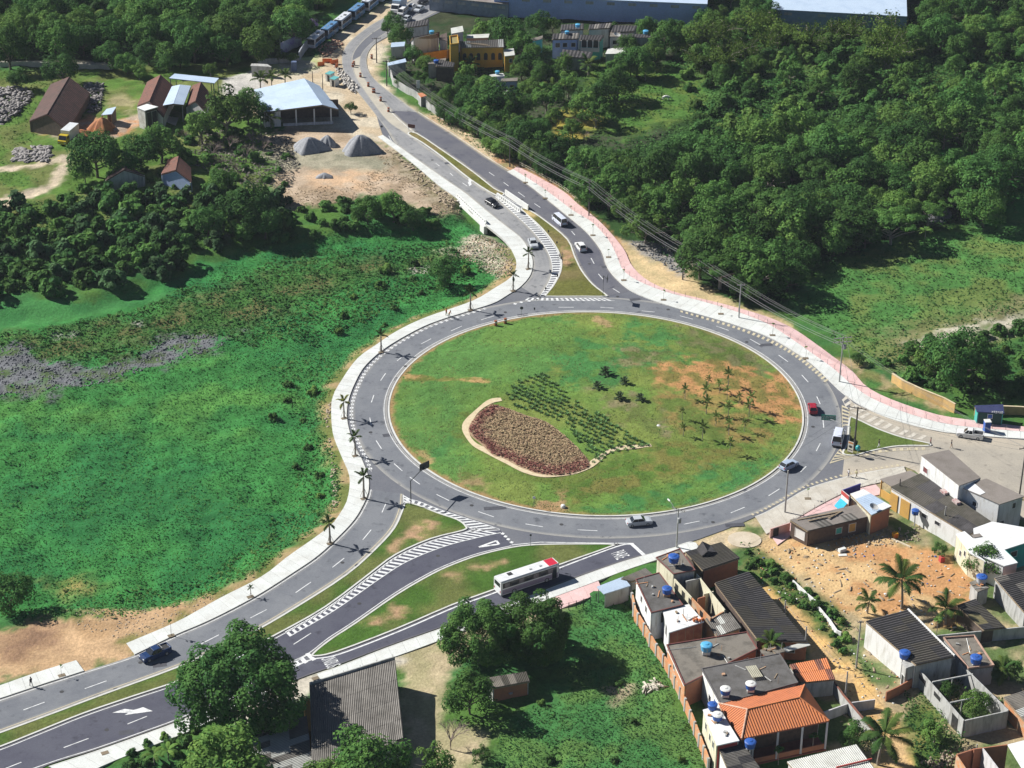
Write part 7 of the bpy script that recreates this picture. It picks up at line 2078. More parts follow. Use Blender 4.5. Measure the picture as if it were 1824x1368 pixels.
VILL = (
 ('white_house', 'white house with striped corrugated roof in the village', [(985,60),(1032,59),(1030,69),(983,70)], [6.2,6.2,5.6,5.6], SHADE_BLUEW, 'S', (0.15, 0.5, 0.8)),
 ('turquoise_house', 'two-storey house with open upper porch and turquoise band', [(1034,62),(1076,63),(1070,72),(1032,71)], [6.0,6.0,5.4,5.4], TEALW, 'D', ()),
 ('pale_house', 'pale house with slab roof and satellite dish at the village edge', [(1087,58),(1105,57),(1105,65),(1086,65)], 5.4, LILACW, 'M', (0.5,)),
 ('grey_house', 'wide grey house with dark flat wall at the village edge', [(1104,60),(1170,62),(1165,67),(1103,68)], 5.6, GREYW, 'D', ()),
 ('shed_house', 'low house with dark violet-grey roof below the striped roof', [(1002,88),(1056,93),(1050,104),(1000,100)], 3.4, GREYW, 'D', ()),
 ('tin_house', 'small house with stepped light tin roof above the dark bush', [(1083,86),(1122,84),(1118,95),(1078,96)], 3.4, GREYW, 'L', (0.3,)),
 ('teal_cottage', 'cottage with sloped grey roof and teal front', [(934,72),(967,63),(966,69),(934,76)], 4.2, TEALW, 'M', (0.5,)),
 ('rear_house', 'shaded house with broad dark roof behind the village', [(1000,44),(1040,42),(1040,52),(998,54)], 5.5, GREYW, 'D', ()),
 ('rear_house', 'shaded house with ribbed roof in the back row of the village', [(1050,44),(1090,41),(1086,50),(1048,52)], 6.0, GREYW, 'S', ()),
 ('rear_house', 'shaded long house with violet-grey roof below the long warehouse', [(1090,45),(1135,46),(1130,56),(1088,57)], 5.5, GREYW, 'D', ()),
 ('low_house', 'low dark-roofed house with white corner post behind the roadside wall', [(765,108),(795,103),(792,112),(762,114)], 4.0, GREYW, 'M', ()),
 ('low_house', 'dark house with sloped roof in front of the chapel', [(780,105),(810,112),(808,120),(776,118)], 4.2, DARKB, 'D', ()),
 ('roadside_canopy', 'white sheet canopy leaning over the roadside yard', [(690,112),(722,104),(724,110),(691,117)], 3.0, GREYW, 'W', ()),
 ('flat_hut', 'small hut with pale flat roof and tank among the village trees', [(872,133),(896,130),(899,135),(873,137)], 2.8, GREYW, 'L', ()),
 ('flat_hut', 'white hut with crumbling roof among the village trees', [(893,140),(922,138),(922,144),(892,145)], 2.8, SHADE_BLUEW, 'M', (0.3,)),
 ('flat_hut', 'brick hut with mauve-grey sheet roof among trees', [(865,163),(905,160),(913,167),(868,170)], 2.8, BRICKP, 'L', ()),
 ('blue_sheet_house', 'low house with pale blue sheet roof beside the red-roofed house', [(697,76),(722,74),(720,82),(696,84)], 3.2, GREYW, 'W', ()),
 ('dark_roof_house', 'shaded house with dark sheet roof near the trucks', [(725,40),(765,34),(762,44),(722,50)], 4.5, GREYW, 'D', ()),
 ('cream_house', 'pale two-storey house with barred window behind the chapel tower', [(803,50),(824,46),(826,56),(804,60)], 6.0, SHADE_BLUEW, 'L', (0.5,)),
 ('pink_rubble_house', 'half-ruined pinkish house behind the chapel roof', [(832,62),(872,60),(870,67),(830,68)], 3.6, PINKW, 'L', ()),
)
for nm, lb, px, z_, wm, kind, wins in VILL:
 h = House(nm, lb, px, z_)
 h.walls([wm, wm, wm, wm])
 if kind in 'SD': h.sheets([FIBRE_D] if kind == 'D' else [FIBRE_D, FIBRE_G], 'FN', 4, 1, 0.8, 0.06)
 else: h.slab({'M': SLAB_M, 'L': FIBRE_L, 'W': METAL_W}[kind])
 for t in wins: h.opening(2, t, (z_ if isinstance(z_, (int, float)) else z_[2]) - 1.7, 1.2, 1.2)
 if nm == 'turquoise_house':
  for t in (0.04, 0.35, 0.65, 0.96):
   q = h.foot[3].lerp(h.foot[2], t); mb = MB(h.o); mb.box((q.x, q.y - 0.3, 4.2), (0.25, 0.2, 2.2)); mb.build('post', WHITE, h.root)
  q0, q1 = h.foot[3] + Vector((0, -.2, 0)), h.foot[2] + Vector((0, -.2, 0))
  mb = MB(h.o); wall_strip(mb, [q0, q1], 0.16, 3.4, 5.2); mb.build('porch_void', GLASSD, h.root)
  mb = MB(h.o); wall_strip(mb, [q0 + Vector((0, -.2, 0)), q1 + Vector((0, -.2, 0))], 0.16, 2.2, 3.3); mb.build('balcony_front', FIBRE_L, h.root)

# long white warehouse, wall colour tinted blue as shade
def warehouse(label, nl, nr, hgt, depth, wallm, roofm, bays):
 a, b = G(*nl), G(*nr)
 d = flat_dir(a, b); n_ = Vector((-d.y, d.x, 0))
 n_ = n_ if n_.y > 0 else -n_
 t = thing('warehouse', label, 'warehouse', a)
 mb = MB(a); wall_strip(mb, [a, b], 0.3, -0.3, hgt); mb.build('wall', wallm, t)
 mb = MB(a); wall_strip(mb, [b - d * 0.16, b - d * 0.16 + n_ * depth], 0.3, -0.3, hgt - 0.01); mb.build('wall', wallm, t)
 mb = MB(a); wall_strip(mb, [a + d * 0.16, a + d * 0.16 + n_ * depth], 0.3, -0.3, hgt - 0.02); mb.build('wall', wallm, t)
 mb = MB(a)
 q = [a - n_ * 0.6, b - n_ * 0.6, b + n_ * depth, a + n_ * depth]
 mb.prism([(p.x, p.y, hgt + 0.25 + (3.0 if i > 1 else 0)) for i, p in enumerate(q)], None, None); mb.build('roof', roofm, t)
 L = (b - a).length
 for i in range(bays):
  p = a.lerp(b, (i + 0.5) / bays) - n_ * 0.19
  m = MB(a); m.box((p.x, p.y, hgt - 1.0), (2.2, 0.1, 0.8), math.atan2(d.y, d.x)); m.build('vent', GREYW, t)
  p = a.lerp(b, i / bays) - n_ * 0.2 + d * 0.2
  m = MB(a); m.box((p.x, p.y, hgt / 2), (0.3, 0.14, hgt), math.atan2(d.y, d.x)); m.build('pilaster', wallm, t)
 return t
warehouse('very long white warehouse wall, painted blue as in shade, along the back of the village', (880,29), (1258,45), 6.2, 40, SHADE_BLUEW, METAL_W, 10)
warehouse('warehouse with broad white roof rising out of the bamboo', (1372,53), (1612,66), 6.0, 45, M('wall_steelblue', (0.25, 0.36, 0.5)), METAL_W, 4)
warehouse('grey-blue warehouse at the far end of the northern road', (765,18), (905,32), 4.0, 30, M('wall_greyblue', (0.3, 0.35, 0.42)), SLAB_B, 6)

# ---------------------------------------------------------------- water tanks
def tank_proto(colm, lidm, name='water_tank', cone=True):
 t = thing(name, 'tank', 'water tank', (0, -2000, 0))
 mb = MB(); mb.lathe((0, 0, 0), [(0.7, 0), (0.74, 0.1), (0.82, 0.75), (0.86, 0.8), (0.86, 0.86)] if cone else [(0.8, 0), (0.8, 0.8), (0.84, 0.86)], 20); mb.build('body', colm, t, smooth_=False)
 mb = MB(); mb.lathe((0, 0, 0.862), [(0.87, 0), (0.87, 0.07), (0.7, 0.17), (0.3, 0.24), (0.28, 0.3), (0.05, 0.31)], 20)
 for k in range(10):
  a = k * 2 * math.pi / 10
  mb.beam((0.25 * math.cos(a), 0.25 * math.sin(a), 1.115), (0.86 * math.cos(a), 0.86 * math.sin(a), 0.965), 0.05, 0.03)
 mb.build('lid', lidm, t)
 return t
TB, TW, TC, TD = tank_proto(BLUEP, BLUEP), tank_proto(BLUEP, WHITEP), tank_proto(CYANP, CYANP), tank_proto(M('tank_body_grey', (0.5, 0.52, 0.55)), BLUEP)
for pr, x, y, z_, s, st, l in ((TB,1200,1000,6.9,1.25,0.9,'big blue tank on a stilt over the unfinished house'), (TB,1188,1056,6.1,1.1,0.5,'blue tank on an orange plinth on the dark slab roof'), (TC,1258,1158,5.3,1.25,0.6,'light-blue tank on the stained slab roof'),
  (TW,1292,1235,6.4,1.1,0.5,'white-lidded tank near the side edge of the grey slab roof'), (TW,1337,1226,6.4,1.1,0.5,'white-lidded tank beside the slatted rack on the grey slab roof'), (TB,1269,1262,6.2,1.0,0.1,'blue-lidded tank on the white annex slab'), (TW,1278,1281,6.2,1.1,0.1,'white-lidded tank on the white annex slab'),
  (TB,1336,1330,5.6,1.15,1.5,'blue tank on a stand over the wavy roof'), (TB,1611,1171,4.5,1.2,0.1,'blue tank on the cement pedestal'), (TD,1748,1036,3.3,1.25,0.1,'blue-lidded grey tank on the small cement hut'), (TB,1738,1180,3.8,1.25,0.15,'blue tank on the parapeted slab roof'),
  (TB,1630,915,2.6,0.9,2.4,'blue tank on a stilt beside the ochre wall'), (TC,1010,60,6.2,0.8,0.2,'small pale tank on the striped village roof'), (TC,1029,48,6.6,0.9,0.3,'pale tank in the village back row'), (TC,1150,60,5.8,1.0,0.2,'pale tank on the wide grey house'), (TB,777,112,4.4,0.9,0.3,'small blue tank before the chapel'), (TC,886,131,3.0,0.8,0.1,'teal tank on the flat hut'), (TC,769,60,6.6,0.9,0.2,'white-and-teal tank above the red roof')):
 p = G(x, y, z_)
 s *= 0.9
 t = dup(pr, p, random.uniform(0, 6), l, 'water tanks on the roofs', s)
 if st:
  mb = MB(p)
  if st > 0.8:
   mb.tube([p + Vector((0, 0, 0)), p + Vector((0.1, -0.2, -st))], 0.12, 6)
   mb.box(p + Vector((0, 0, -0.06)), (1.2 * s, 1.2 * s, 0.1))
  else:
   mb.box(p + Vector((0, 0, -st / 2)), (1.1 * s, 1.1 * s, st - 0.01))
  o = mb.build('stand', ORANGE_B if 'orange plinth' in l else (WHITEP if st < 0.8 else GREYW), t)
  o.scale = (1 / s,) * 3
  o.rotation_euler = (0, 0, -t.rotation_euler.z)
for t in (TB, TW, TC, TD): remove_tree(t)
# ================================================================== vehicles
def paintm(name, col, rough=0.3):
 return M('car_' + name, col, tuple(c * 0.85 for c in col), 0.8, 0.45, 0.7, rough, coord='Object')
GLASS = M('car_glass', (0.02, 0.024, 0.03), (0.03, 0.035, 0.04), 1, rough=0.12, coord='Object')
TYRE = M('tyre', (0.025, 0.025, 0.026), None, 3, coord='Object')
RIM = M('rim', (0.4, 0.41, 0.42), None, 3, rough=0.4, coord='Object')
LAMP = M('headlight', (0.7, 0.72, 0.72), None, 3, rough=0.2, coord='Object')
TAIL = M('tail_light', (0.4, 0.02, 0.02), None, 3, rough=0.3, coord='Object')
TRIM = M('black_trim', (0.035, 0.035, 0.037), None, 3, coord='Object')

def wheel(root, x, y, r=0.31, wd=0.2):
 m = MB()
 n = 14
 rings = []
 for rr, yy in ((r * 0.9, -wd / 2), (r, -wd / 3), (r, wd / 3), (r * 0.9, wd / 2)):
  rings.append([Vector((x + rr * math.cos(2 * math.pi * k / n), y + yy, r + rr * math.sin(2 * math.pi * k / n))) for k in range(n)])
 m.loft(rings); w_ = m.build('wheel', TYRE, root)
 sgn = 1 if y > 0 else -1
 m = MB(); m.loft([[Vector((x + rr * math.cos(2 * math.pi * k / n), y + sgn * yy, r + rr * math.sin(2 * math.pi * k / n))) for k in range(n)] for rr, yy in ((r * 0.62, wd / 2 - 0.02), (r * 0.6, wd / 2 + 0.012))])
 m.build('rim', RIM, w_)

def car(name, label, cat, a, b, col, L, Wd, H, belt, hood, c0, c1, t0, t1, bed=None, z=0.03, roofcol=None, group='vehicles on the roundabout roads', wr=0.31, minivan=False):
 """a tail pixel, b nose pixel; c0,c1 cabin base from tail to nose (m), t0,t1 cabin top"""
 pa, pb = G(*a), G(*b)
 d = pb - pa
 root = thing(name, label, cat, ((pa.x + pb.x) / 2, (pa.y + pb.y) / 2, z), math.atan2(d.y, d.x), group)
 hw = Wd / 2; x0, x1 = -L / 2, L / 2; g = 0.2
 def ring(y, k):
  pr = [(x0 + 0.04, g + 0.1), (x0 + 0.15, g), (x1 - 0.25, g), (x1 - 0.02, g + 0.12), (x1, hood * 0.62), (x1 - 0.12, hood * 0.9), (x1 - 0.5, hood), (x0 + c1 + 0.05, belt), (x0 + c0, belt), (x0 + 0.12, belt * 0.97), (x0, belt * 0.72)]
  if bed: pr = [(x0, g + 0.25), (x0 + 0.1, g), (x1 - 0.25, g), (x1 - 0.02, g + 0.12), (x1, hood * 0.62), (x1 - 0.12, hood * 0.9), (x1 - 0.5, hood), (x0 + c1 + 0.05, belt), (x0 + c0, belt), (x0 + 0.04, belt * 0.98), (x0, belt * 0.72)]
  return [Vector((px * (1 - 0.02 * k), y, g + (pz - g) * (1 - 0.09 * k))) for px, pz in pr]
 m = MB(); m.loft([ring(-hw, 1), ring(-hw * 0.93, 0.15), ring(-hw * 0.75, 0), ring(hw * 0.75, 0), ring(hw * 0.93, 0.15), ring(hw, 1)])
 body = m.build('body', col, root)
 cb, ct = hw * 0.9, hw * 0.74
 B0 = [Vector((x0 + c0, -cb, belt - 0.02)), Vector((x0 + c1, -cb, belt - 0.02)), Vector((x0 + c1, cb, belt - 0.02)), Vector((x0 + c0, cb, belt - 0.02))]
 T0 = [Vector((x0 + t0, -ct, H - 0.05)), Vector((x0 + t1, -ct, H - 0.05)), Vector((x0 + t1, ct, H - 0.05)), Vector((x0 + t0, ct, H - 0.05))]
 for nm, i, j in (('side_window', 0, 1), ('windscreen', 1, 2), ('side_window', 2, 3), ('rear_window', 3, 0)):
  m = MB(); n_ = (B0[j] - B0[i]).cross(T0[i] - B0[i]).normalized() * 0.03
  q = [B0[i], B0[j], T0[j], T0[i]]
  m.add([v + n_ for v in q] + [v - n_ * 3 for v in q], [(0, 1, 2, 3), (7, 6, 5, 4), (0, 4, 5, 1), (1, 5, 6, 2), (2, 6, 7, 3), (3, 7, 4, 0)]); m.build(nm, GLASS, root)
 rc = roofcol or col
 m = MB()
 m.loft([[v + Vector((0, 0, -0.02)) for v in T0], [v * 1.0 + Vector((0, 0, 0.03)) for v in T0], [Vector((v.x * 0.94 + (T0[0].x + T0[1].x) * 0.03, v.y * 0.86, H + 0.015)) for v in T0]])
 m.build('roof', rc, root)
 m = MB()
 for i in range(4): m.tube([B0[i] + Vector((0, 0, -.02)), T0[i] + Vector((0, 0, .02))], 0.055, 4)
 for s in (0, 2):
  mid_b, mid_t = B0[s].lerp(B0[s + 1], 0.47), T0[s].lerp(T0[s + 1], 0.45)
  m.tube([mid_b, mid_t], 0.05, 4)
 m.build('pillars', rc, root)
 for sx in (x0 + L * 0.19, x0 + L * 0.81):
  for sy in (-1, 1): wheel(root, sx, sy * (hw - 0.09), wr)
 for sy in (-1, 1):
  m = MB(); m.box((x1 - 0.07, sy * hw * 0.68, hood * 0.74), (0.12, 0.38, 0.16)); m.build('headlight', LAMP, root)
  m = MB(); m.box((x0 + 0.035, sy * hw * 0.78, belt * 0.8), (0.1, 0.22, 0.24)); m.build('tail_light', TAIL, root)
  m = MB(); m.box((x0 + c1 - 0.15, sy * (hw + 0.06), belt + 0.05), (0.16, 0.16, 0.13)); m.build('mirror', col, root)
 m = MB(); m.box((x1 - 0.005, 0, g + 0.16), (0.1, Wd * 0.86, 0.16)); m.build('front_bumper', TRIM if bed or minivan else col, root)
 m = MB(); m.box((x0 + 0.02, 0, g + 0.2), (0.1, Wd * 0.86, 0.16)); m.build('rear_bumper', TRIM if bed or minivan else col, root)
 if bed:
  m = MB(); m.box((x0 + bed / 2 + 0.1, 0, belt + 0.004), (bed - 0.15, Wd * 0.78, 0.012)); b_ = m.build('cargo_bed', TRIM, root)
  for y in (-1, 1):
   m = MB(); m.box((x0 + bed / 2 + 0.05, y * hw * 0.9, belt + 0.09), (bed, 0.1, 0.18)); m.build('bed_side', col, root)
  m = MB(); m.box((x0 + 0.05, 0, belt + 0.09), (0.08, Wd * 0.9, 0.18)); m.build('tailgate', col, root)
  m = MB(); m.tube([(x0 + bed - 0.02, -hw * 0.8, belt + 0.1), (x0 + bed - 0.02, -hw * 0.75, H - 0.1), (x0 + bed - 0.02, hw * 0.75, H - 0.1), (x0 + bed - 0.02, hw * 0.8, belt + 0.1)], 0.045, 5); m.build('roll_bar', RIM, root)
 return root
SILV = paintm('silver', (0.5, 0.53, 0.56)); WHTE = paintm('white', (0.78, 0.78, 0.77)); BLCK = paintm('black', (0.02, 0.02, 0.024)); REDC = paintm('red', (0.36, 0.02, 0.04)); NAVY = paintm('navy', (0.018, 0.045, 0.13)); SBLU = paintm('silver_blue', (0.4, 0.48, 0.6)); CWHT = paintm('van_white', (0.66, 0.7, 0.8))
car('sedan', 'silver sedan driving along the near side of the roundabout', 'car', (1113,936), (1163,931), SILV, 4.6, 1.78, 1.46, 0.98, 0.92, 0.75, 3.35, 1.25, 2.75)
car('hatchback', 'silver-blue hatchback beside the concrete lamp post', 'car', (1390,840), (1419,826), SBLU, 3.9, 1.68, 1.5, 0.98, 0.92, 0.15, 2.85, 0.6, 2.25)
car('hatchback', 'dark red hatchback passing under the green road sign', 'car', (1449,742), (1445,722), REDC, 3.7, 1.6, 1.45, 0.95, 0.9, 0.15, 2.7, 0.5, 2.15)
car('pickup_truck', 'white pickup truck heading along the dusty eastern road', 'pickup', (1750,782), (1705,775), WHTE, 5.1, 1.8, 1.75, 1.08, 1.05, 2.0, 3.75, 2.1, 3.1, bed=1.85, wr=0.36)
car('pickup_truck', 'dark blue pickup truck on the avenue by the end of the pavement', 'pickup', (305,1158), (249,1181), NAVY, 5.2, 1.85, 1.78, 1.1, 1.07, 1.8, 3.85, 1.95, 3.2, bed=1.65, wr=0.37)
car('hatchback', 'black hatchback crossing the bridge', 'car', (867,360), (887,372), BLCK, 4.0, 1.7, 1.5, 0.98, 0.93, 0.2, 2.95, 0.7, 2.3)
car('sedan', 'silver sedan on the hatched lane toward the roundabout', 'car', (946,429), (953,446), SILV, 4.3, 1.72, 1.45, 0.98, 0.92, 0.6, 3.15, 1.1, 2.5)
car('hatchback', 'white hatchback driving away on the northern road', 'car', (1040,451), (1029,436), WHTE, 4.0, 1.7, 1.5, 0.98, 0.92, 0.15, 2.9, 0.6, 2.3)
car('minivan', 'white boxy van ahead of the white hatchback', 'van', (1007,406), (987,389), CWHT, 4.7, 1.75, 1.95, 1.05, 1.02, 0.05, 4.45, 0.2, 4.1, minivan=True)
car('van', 'tall white van with dark rear windows beside the utility pole', 'van', (1489,800), (1496,771), CWHT, 5.6, 2.0, 2.45, 1.35, 1.2, 0.06, 4.6, 0.14, 3.8, minivan=True, wr=0.34)

def bus(name, label, a, b, body, patch, L=11.2, group=None, z=0.03, low=None):
 pa, pb = G(*a), G(*b); d = pb - pa
 root = thing(name, label, 'bus', ((pa.x + pb.x) / 2, (pa.y + pb.y) / 2, z), math.atan2(d.y, d.x), group)
 hw, H = 1.25, 3.05; x0, x1 = -L / 2, L / 2
 def ring(x, k): return [Vector((x, -hw + k, 0.35)), Vector((x, hw - k, 0.35)), Vector((x, hw - k, H - 0.2)), Vector((x, hw - 0.2 - k, H)), Vector((x, -hw + 0.2 + k, H)), Vector((x, -hw + k, H - 0.2))]
 m = MB(); m.loft([ring(x0, 0.1), ring(x0 + 0.15, 0), ring(x1 - 0.25, 0), ring(x1, 0.14)]); m.build('body', body, root)
 for s in (-1, 1):
  m = MB(); m.box((-0.1, s * (hw + 0.004), 2.15), (L - 0.9, 0.05, 1.0)); wb = m.build('window_band', TRIM, root)
  for i in range(7):
   m = MB(); m.box((x0 + 1.1 + i * (L - 1.6) / 7 + 0.1, s * (hw + 0.022), 2.12), ((L - 1.6) / 7 - 0.45, 0.05, 0.85)); m.build('window', GLASS if i % 2 else M('bus_pane', (0.2, 0.19, 0.2), (0.12, 0.08, 0.09), 3, rough=0.2, coord='Object'), wb)
 if low:
  for s in (-1, 1):
   m = MB(); m.box((0, s * (hw + 0.006), 0.95), (L - 0.5, 0.02, 0.9)); m.build('skirt', low, root)
 m = MB(); m.box((x1 + 0.0, 0, 1.95), (0.06, 2.2, 1.5)); m.build('windscreen', GLASS, root)
 m = MB(); m.box((x0 + 0.0, 0, 2.2), (0.05, 1.8, 0.8)); m.build('rear_window', GLASS, root)
 if patch:
  m = MB(); m.box((x1 - 1.05, 0, H + 0.004), (1.75, 2.0, 0.02)); m.build('roof_patch', patch, root)
 for x in (x0 + 2.6, 0.6, 2.6):
  m = MB(); m.box((x, 0.3 if x < 0 else -0.2, H + 0.05), (0.85 if x < 0 else 0.5, 0.7 if x < 0 else 0.3, 0.1)); m.build('roof_hatch', M('hatch_grey', (0.45, 0.46, 0.47)) if x > 0 else TRIM, root)
 for s in (-1, 1):
  m = MB(); m.tube([(x1 - 0.1, s * hw, 2.7), (x1 + 0.35, s * (hw + 0.25), 2.6), (x1 + 0.35, s * (hw + 0.25), 2.1)], 0.035, 5); m.box((x1 + 0.35, s * (hw + 0.25), 2.0), (0.12, 0.2, 0.4)); m.build('mirror', M('mirror_grey', (0.5, 0.5, 0.52)), root)
  for x in (x0 + 2.6, x1 - 2.5): wheel(root, x, s * (hw - 0.13), 0.5, 0.3)
  m = MB(); m.box((x1 - 0.02, s * 0.85, 0.85), (0.08, 0.4, 0.25)); m.build('headlight', LAMP, root)
  m = MB(); m.box((x0 + 0.03, s * 0.95, 1.0), (0.08, 0.25, 0.4)); m.build('tail_light', TAIL, root)
 m = MB(); m.box((x1 - 1.0, -hw - 0.01, 1.5), (0.9, 0.06, 2.2)); m.build('door', GLASS, root)
 return root
bus('city_bus', 'white city bus with red roof front and grey-violet skirt on the bus lane', (884,1059), (991,1024), paintm('bus_white', (0.76, 0.77, 0.77)), paintm('bus_red', (0.62, 0.03, 0.06)), 11.6, low=paintm('bus_mauve', (0.33, 0.28, 0.36)))
BWB = paintm('coach_white', (0.7, 0.73, 0.76)); BBL = paintm('coach_blue', (0.12, 0.26, 0.45))
for i, (x, y, c, l) in enumerate(((563,80,BWB,'foremost white bus of the row parked along the road wall'), (587,63.5,BBL,'blue bus second in the row parked along the road wall'), (611,47,BWB,'white bus third in the row along the road wall'), (635,30.5,BBL,'blue bus fourth in the row along the road wall'), (659,14,BWB,'white bus fifth in the row along the road wall'), (683,-2,BWB,'white bus farthest up the row along the road wall'))):
 bus('parked_bus', l, (x + 10, y - 8), (x - 10, y + 8), c, None, 6.9, 'buses parked along the road wall', low=BBL)
def truck(label, a, b, cabm, boxm, L=7.5, name='box_truck'):
 pa, pb = G(*a), G(*b); d = pb - pa
 root = thing(name, label, 'truck', ((pa.x + pb.x) / 2, (pa.y + pb.y) / 2, 0.03), math.atan2(d.y, d.x))
 x0, x1 = -L / 2, L / 2
 m = MB(); m.box((x0 + (L - 2.1) / 2, 0, 2.1), (L - 2.2, 2.4, 2.5)); m.build('cargo_box', boxm, root)
 m = MB(); m.loft([[Vector((x, y, z_)) for y, z_ in ((-1.1, 0.5), (1.1, 0.5), (1.1, h_), (-1.1, h_))] for x, h_ in ((x1 - 2.0, 2.5), (x1 - 0.9, 2.5), (x1 - 0.35, 1.5), (x1, 1.35))]); m.build('cab', cabm, root)
 m = MB(); a0 = [(x1 - 0.86, -0.95, 2.42), (x1 - 0.86, 0.95, 2.42), (x1 - 0.34, 1.0, 1.56), (x1 - 0.34, -1.0, 1.56)]; m.add([Vector(v) + Vector((0.05, 0, 0.03)) for v in a0] + [Vector(v) + Vector((-0.03, 0, -0.02)) for v in a0], [(0, 1, 2, 3), (7, 6, 5, 4), (0, 4, 5, 1), (1, 5, 6, 2), (2, 6, 7, 3), (3, 7, 4, 0)]); m.build('windscreen', GLASS, root)
 m = MB(); m.box((x0 + L / 2 - 0.5, 0, 0.65), (L - 1.2, 0.9, 0.3)); m.build('chassis', TRIM, root)
 for s in (-1, 1):
  for x in (x0 + 1.4, x1 - 1.3): wheel(root, x, s * 1.0, 0.45, 0.28)
  m = MB(); m.box((x1 - 0.01, s * 0.8, 0.95), (0.08, 0.35, 0.22)); m.build('headlight', LAMP, root)
  m = MB(); m.box((x1 - 1.4, s * 1.105, 2.0), (0.8, 0.04, 0.6)); m.build('side_window', GLASS, root)
 return root
truck('yellow-cabbed box truck with white cargo box parked by the earth heap', (132,243), (113,259), paintm('yellow', (0.55, 0.42, 0.03)), paintm('box_white', (0.7, 0.72, 0.72)))
truck('white cab truck with pale blue body coming down the far road', (718,9), (702,26), WHTE, paintm('pale_blue', (0.3, 0.42, 0.55)), 8.5, 'truck')
FV = 'vehicles on the far road'
car('van', 'small white van beside the truck on the far road', 'van', (724,20), (712,30), WHTE, 4.6, 1.8, 1.95, 1.1, 1.05, 0.1, 4.2, 0.2, 3.8, group=FV, minivan=True)
car('sedan', 'white sedan on the far road behind the small van', 'car', (739,12), (726,22), WHTE, 4.3, 1.7, 1.45, 0.98, 0.92, 0.6, 3.1, 1.1, 2.5, group=FV)
car('hatchback', 'dark car at the far end of the road', 'car', (760,1), (748,9), BLCK, 4.3, 1.75, 1.7, 1.0, 0.95, 0.15, 3.2, 0.5, 2.6, group=FV)
car('sedan', 'grey car parked under the far dark tree', 'car', (752,16), (742,23), SILV, 4.2, 1.7, 1.45, 0.98, 0.92, 0.6, 3.1, 1.1, 2.5, group=FV)
car('sedan', 'pale car parked beside the roadside bush at the far houses', 'car', (729,34), (719,41), SILV, 4.2, 1.7, 1.45, 0.98, 0.92, 0.6, 3.1, 1.1, 2.5, group=FV)

# ================================================================== people and animals
SKIN = M('skin', (0.3, 0.17, 0.11), None, 4, coord='Object'); HAIR = M('hair', (0.02, 0.016, 0.013), None, 4, coord='Object')
def person(label, px, py, shirt, trousers, z=0.15, rot=0.0, stride=0.25, bend=0.0, cap=None, group=None, bag=None):
 p = G(px, py, z)
 root = thing('person', label, 'person', p, rot, group)
 s = stride
 J = {'pelvis': (0, 0, 0.94), 'waist': (bend * .12, 0, 1.08), 'chest': (bend * .28, 0, 1.3), 'neck': (bend * .42, 0, 1.48), 'head0': (bend * .47, 0, 1.58), 'head': (bend * .5, 0, 1.7),
   'hl': (0.0, .1, .9), 'hr': (0, -.1, .9), 'kl': (s * .65, .11, .5), 'kr': (-s * .25, -.11, .5), 'al': (s, .11, .09), 'ar': (-s, -.11, .12), 'fl': (s + .17, .12, .04), 'fr': (-s + .15, -.12, .05),
   'sl': (bend * .36, .2, 1.4), 'sr': (bend * .36, -.2, 1.4), 'el': (bend * .3 - s * .3, .26, 1.12), 'er': (bend * .3 + s * .3, -.26, 1.12), 'wl': (bend * .4 - s * .2, .27, .86), 'wr': (bend * .4 + s * .6, -.27, .88), 'dl': (bend * .42 - s * .15, .27, .77), 'dr': (bend * .42 + s * .75, -.27, .8)}
 E_ = [('pelvis','waist'),('waist','chest'),('chest','neck'),('neck','head0'),('head0','head'),('pelvis','hl'),('pelvis','hr'),('hl','kl'),('kl','al'),('al','fl'),('hr','kr'),('kr','ar'),('ar','fr'),('chest','sl'),('chest','sr'),('sl','el'),('el','wl'),('wl','dl'),('sr','er'),('er','wr'),('wr','dr')]
 R_ = dict(pelvis=.15, waist=.13, chest=.155, neck=.06, head0=.085, head=.1, hl=.1, hr=.1, kl=.07, kr=.07, al=.05, ar=.05, fl=.045, fr=.045, sl=.075, sr=.075, el=.05, er=.05, wl=.038, wr=.038, dl=.045, dr=.045)
 k = list(J); me = bpy.data.meshes.new('body')
 me.from_pydata([J[n] for n in k], [(k.index(a), k.index(b)) for a, b in E_], [])
 o = bpy.data.objects.new('body', me); C.objects.link(o)
 o.modifiers.new('skin', 'SKIN'); sb = o.modifiers.new('sub', 'SUBSURF'); sb.levels = 1
 sv = o.data.skin_vertices[0].data
 for i, n in enumerate(k): sv[i].radius = (R_[n], R_[n] * (0.8 if n in ('chest', 'waist', 'pelvis') else 1)); sv[i].use_root = n == 'pelvis'
 dg = bpy.context.evaluated_depsgraph_get()
 m2 = bpy.data.meshes.new_from_object(o.evaluated_get(dg)); bpy.data.objects.remove(o)
 for m in (SKIN, shirt, trousers, TRIM): m2.materials.append(m)
 for f in m2.polygons:
  c = f.center
  f.material_index = 0 if (c.z > 1.47 or (abs(c.y) > .19 and c.z < 1.2)) else (1 if c.z > 0.97 else (2 if c.z > 0.12 else 3))
  f.use_smooth = True
 b = link_mesh('body', m2, root)
 mb = MB(); h = Vector(J['head']); mb.lathe(h + Vector((-.015, 0, -.02)), [(.112, 0), (.112, .06), (.08, .12), (.02, .145)], 10); mb.build('hair' if cap is None else 'cap', cap or HAIR, root)
 mb = MB(); mb.box(h + Vector((.105, 0, -.07)), (.04, .03, .05)); mb.build('nose', SKIN, root)
 if bag:
  mb = MB(); mb.box(Vector(J['dr']) + Vector((0, -.02, -.2)), (.3, .12, .34)); tag(mb.build('bag', bag), 'small bag', None); C.objects[-1] if False else None
  bo = [q for q in C.objects if q.name.startswith('bag')][-1]; bo.parent = root
 return root
cl = lambda n, c: M('cloth_' + n, c, None, 4, coord='Object')
HIVIS = cl('orange', (0.75, 0.2, 0.03))
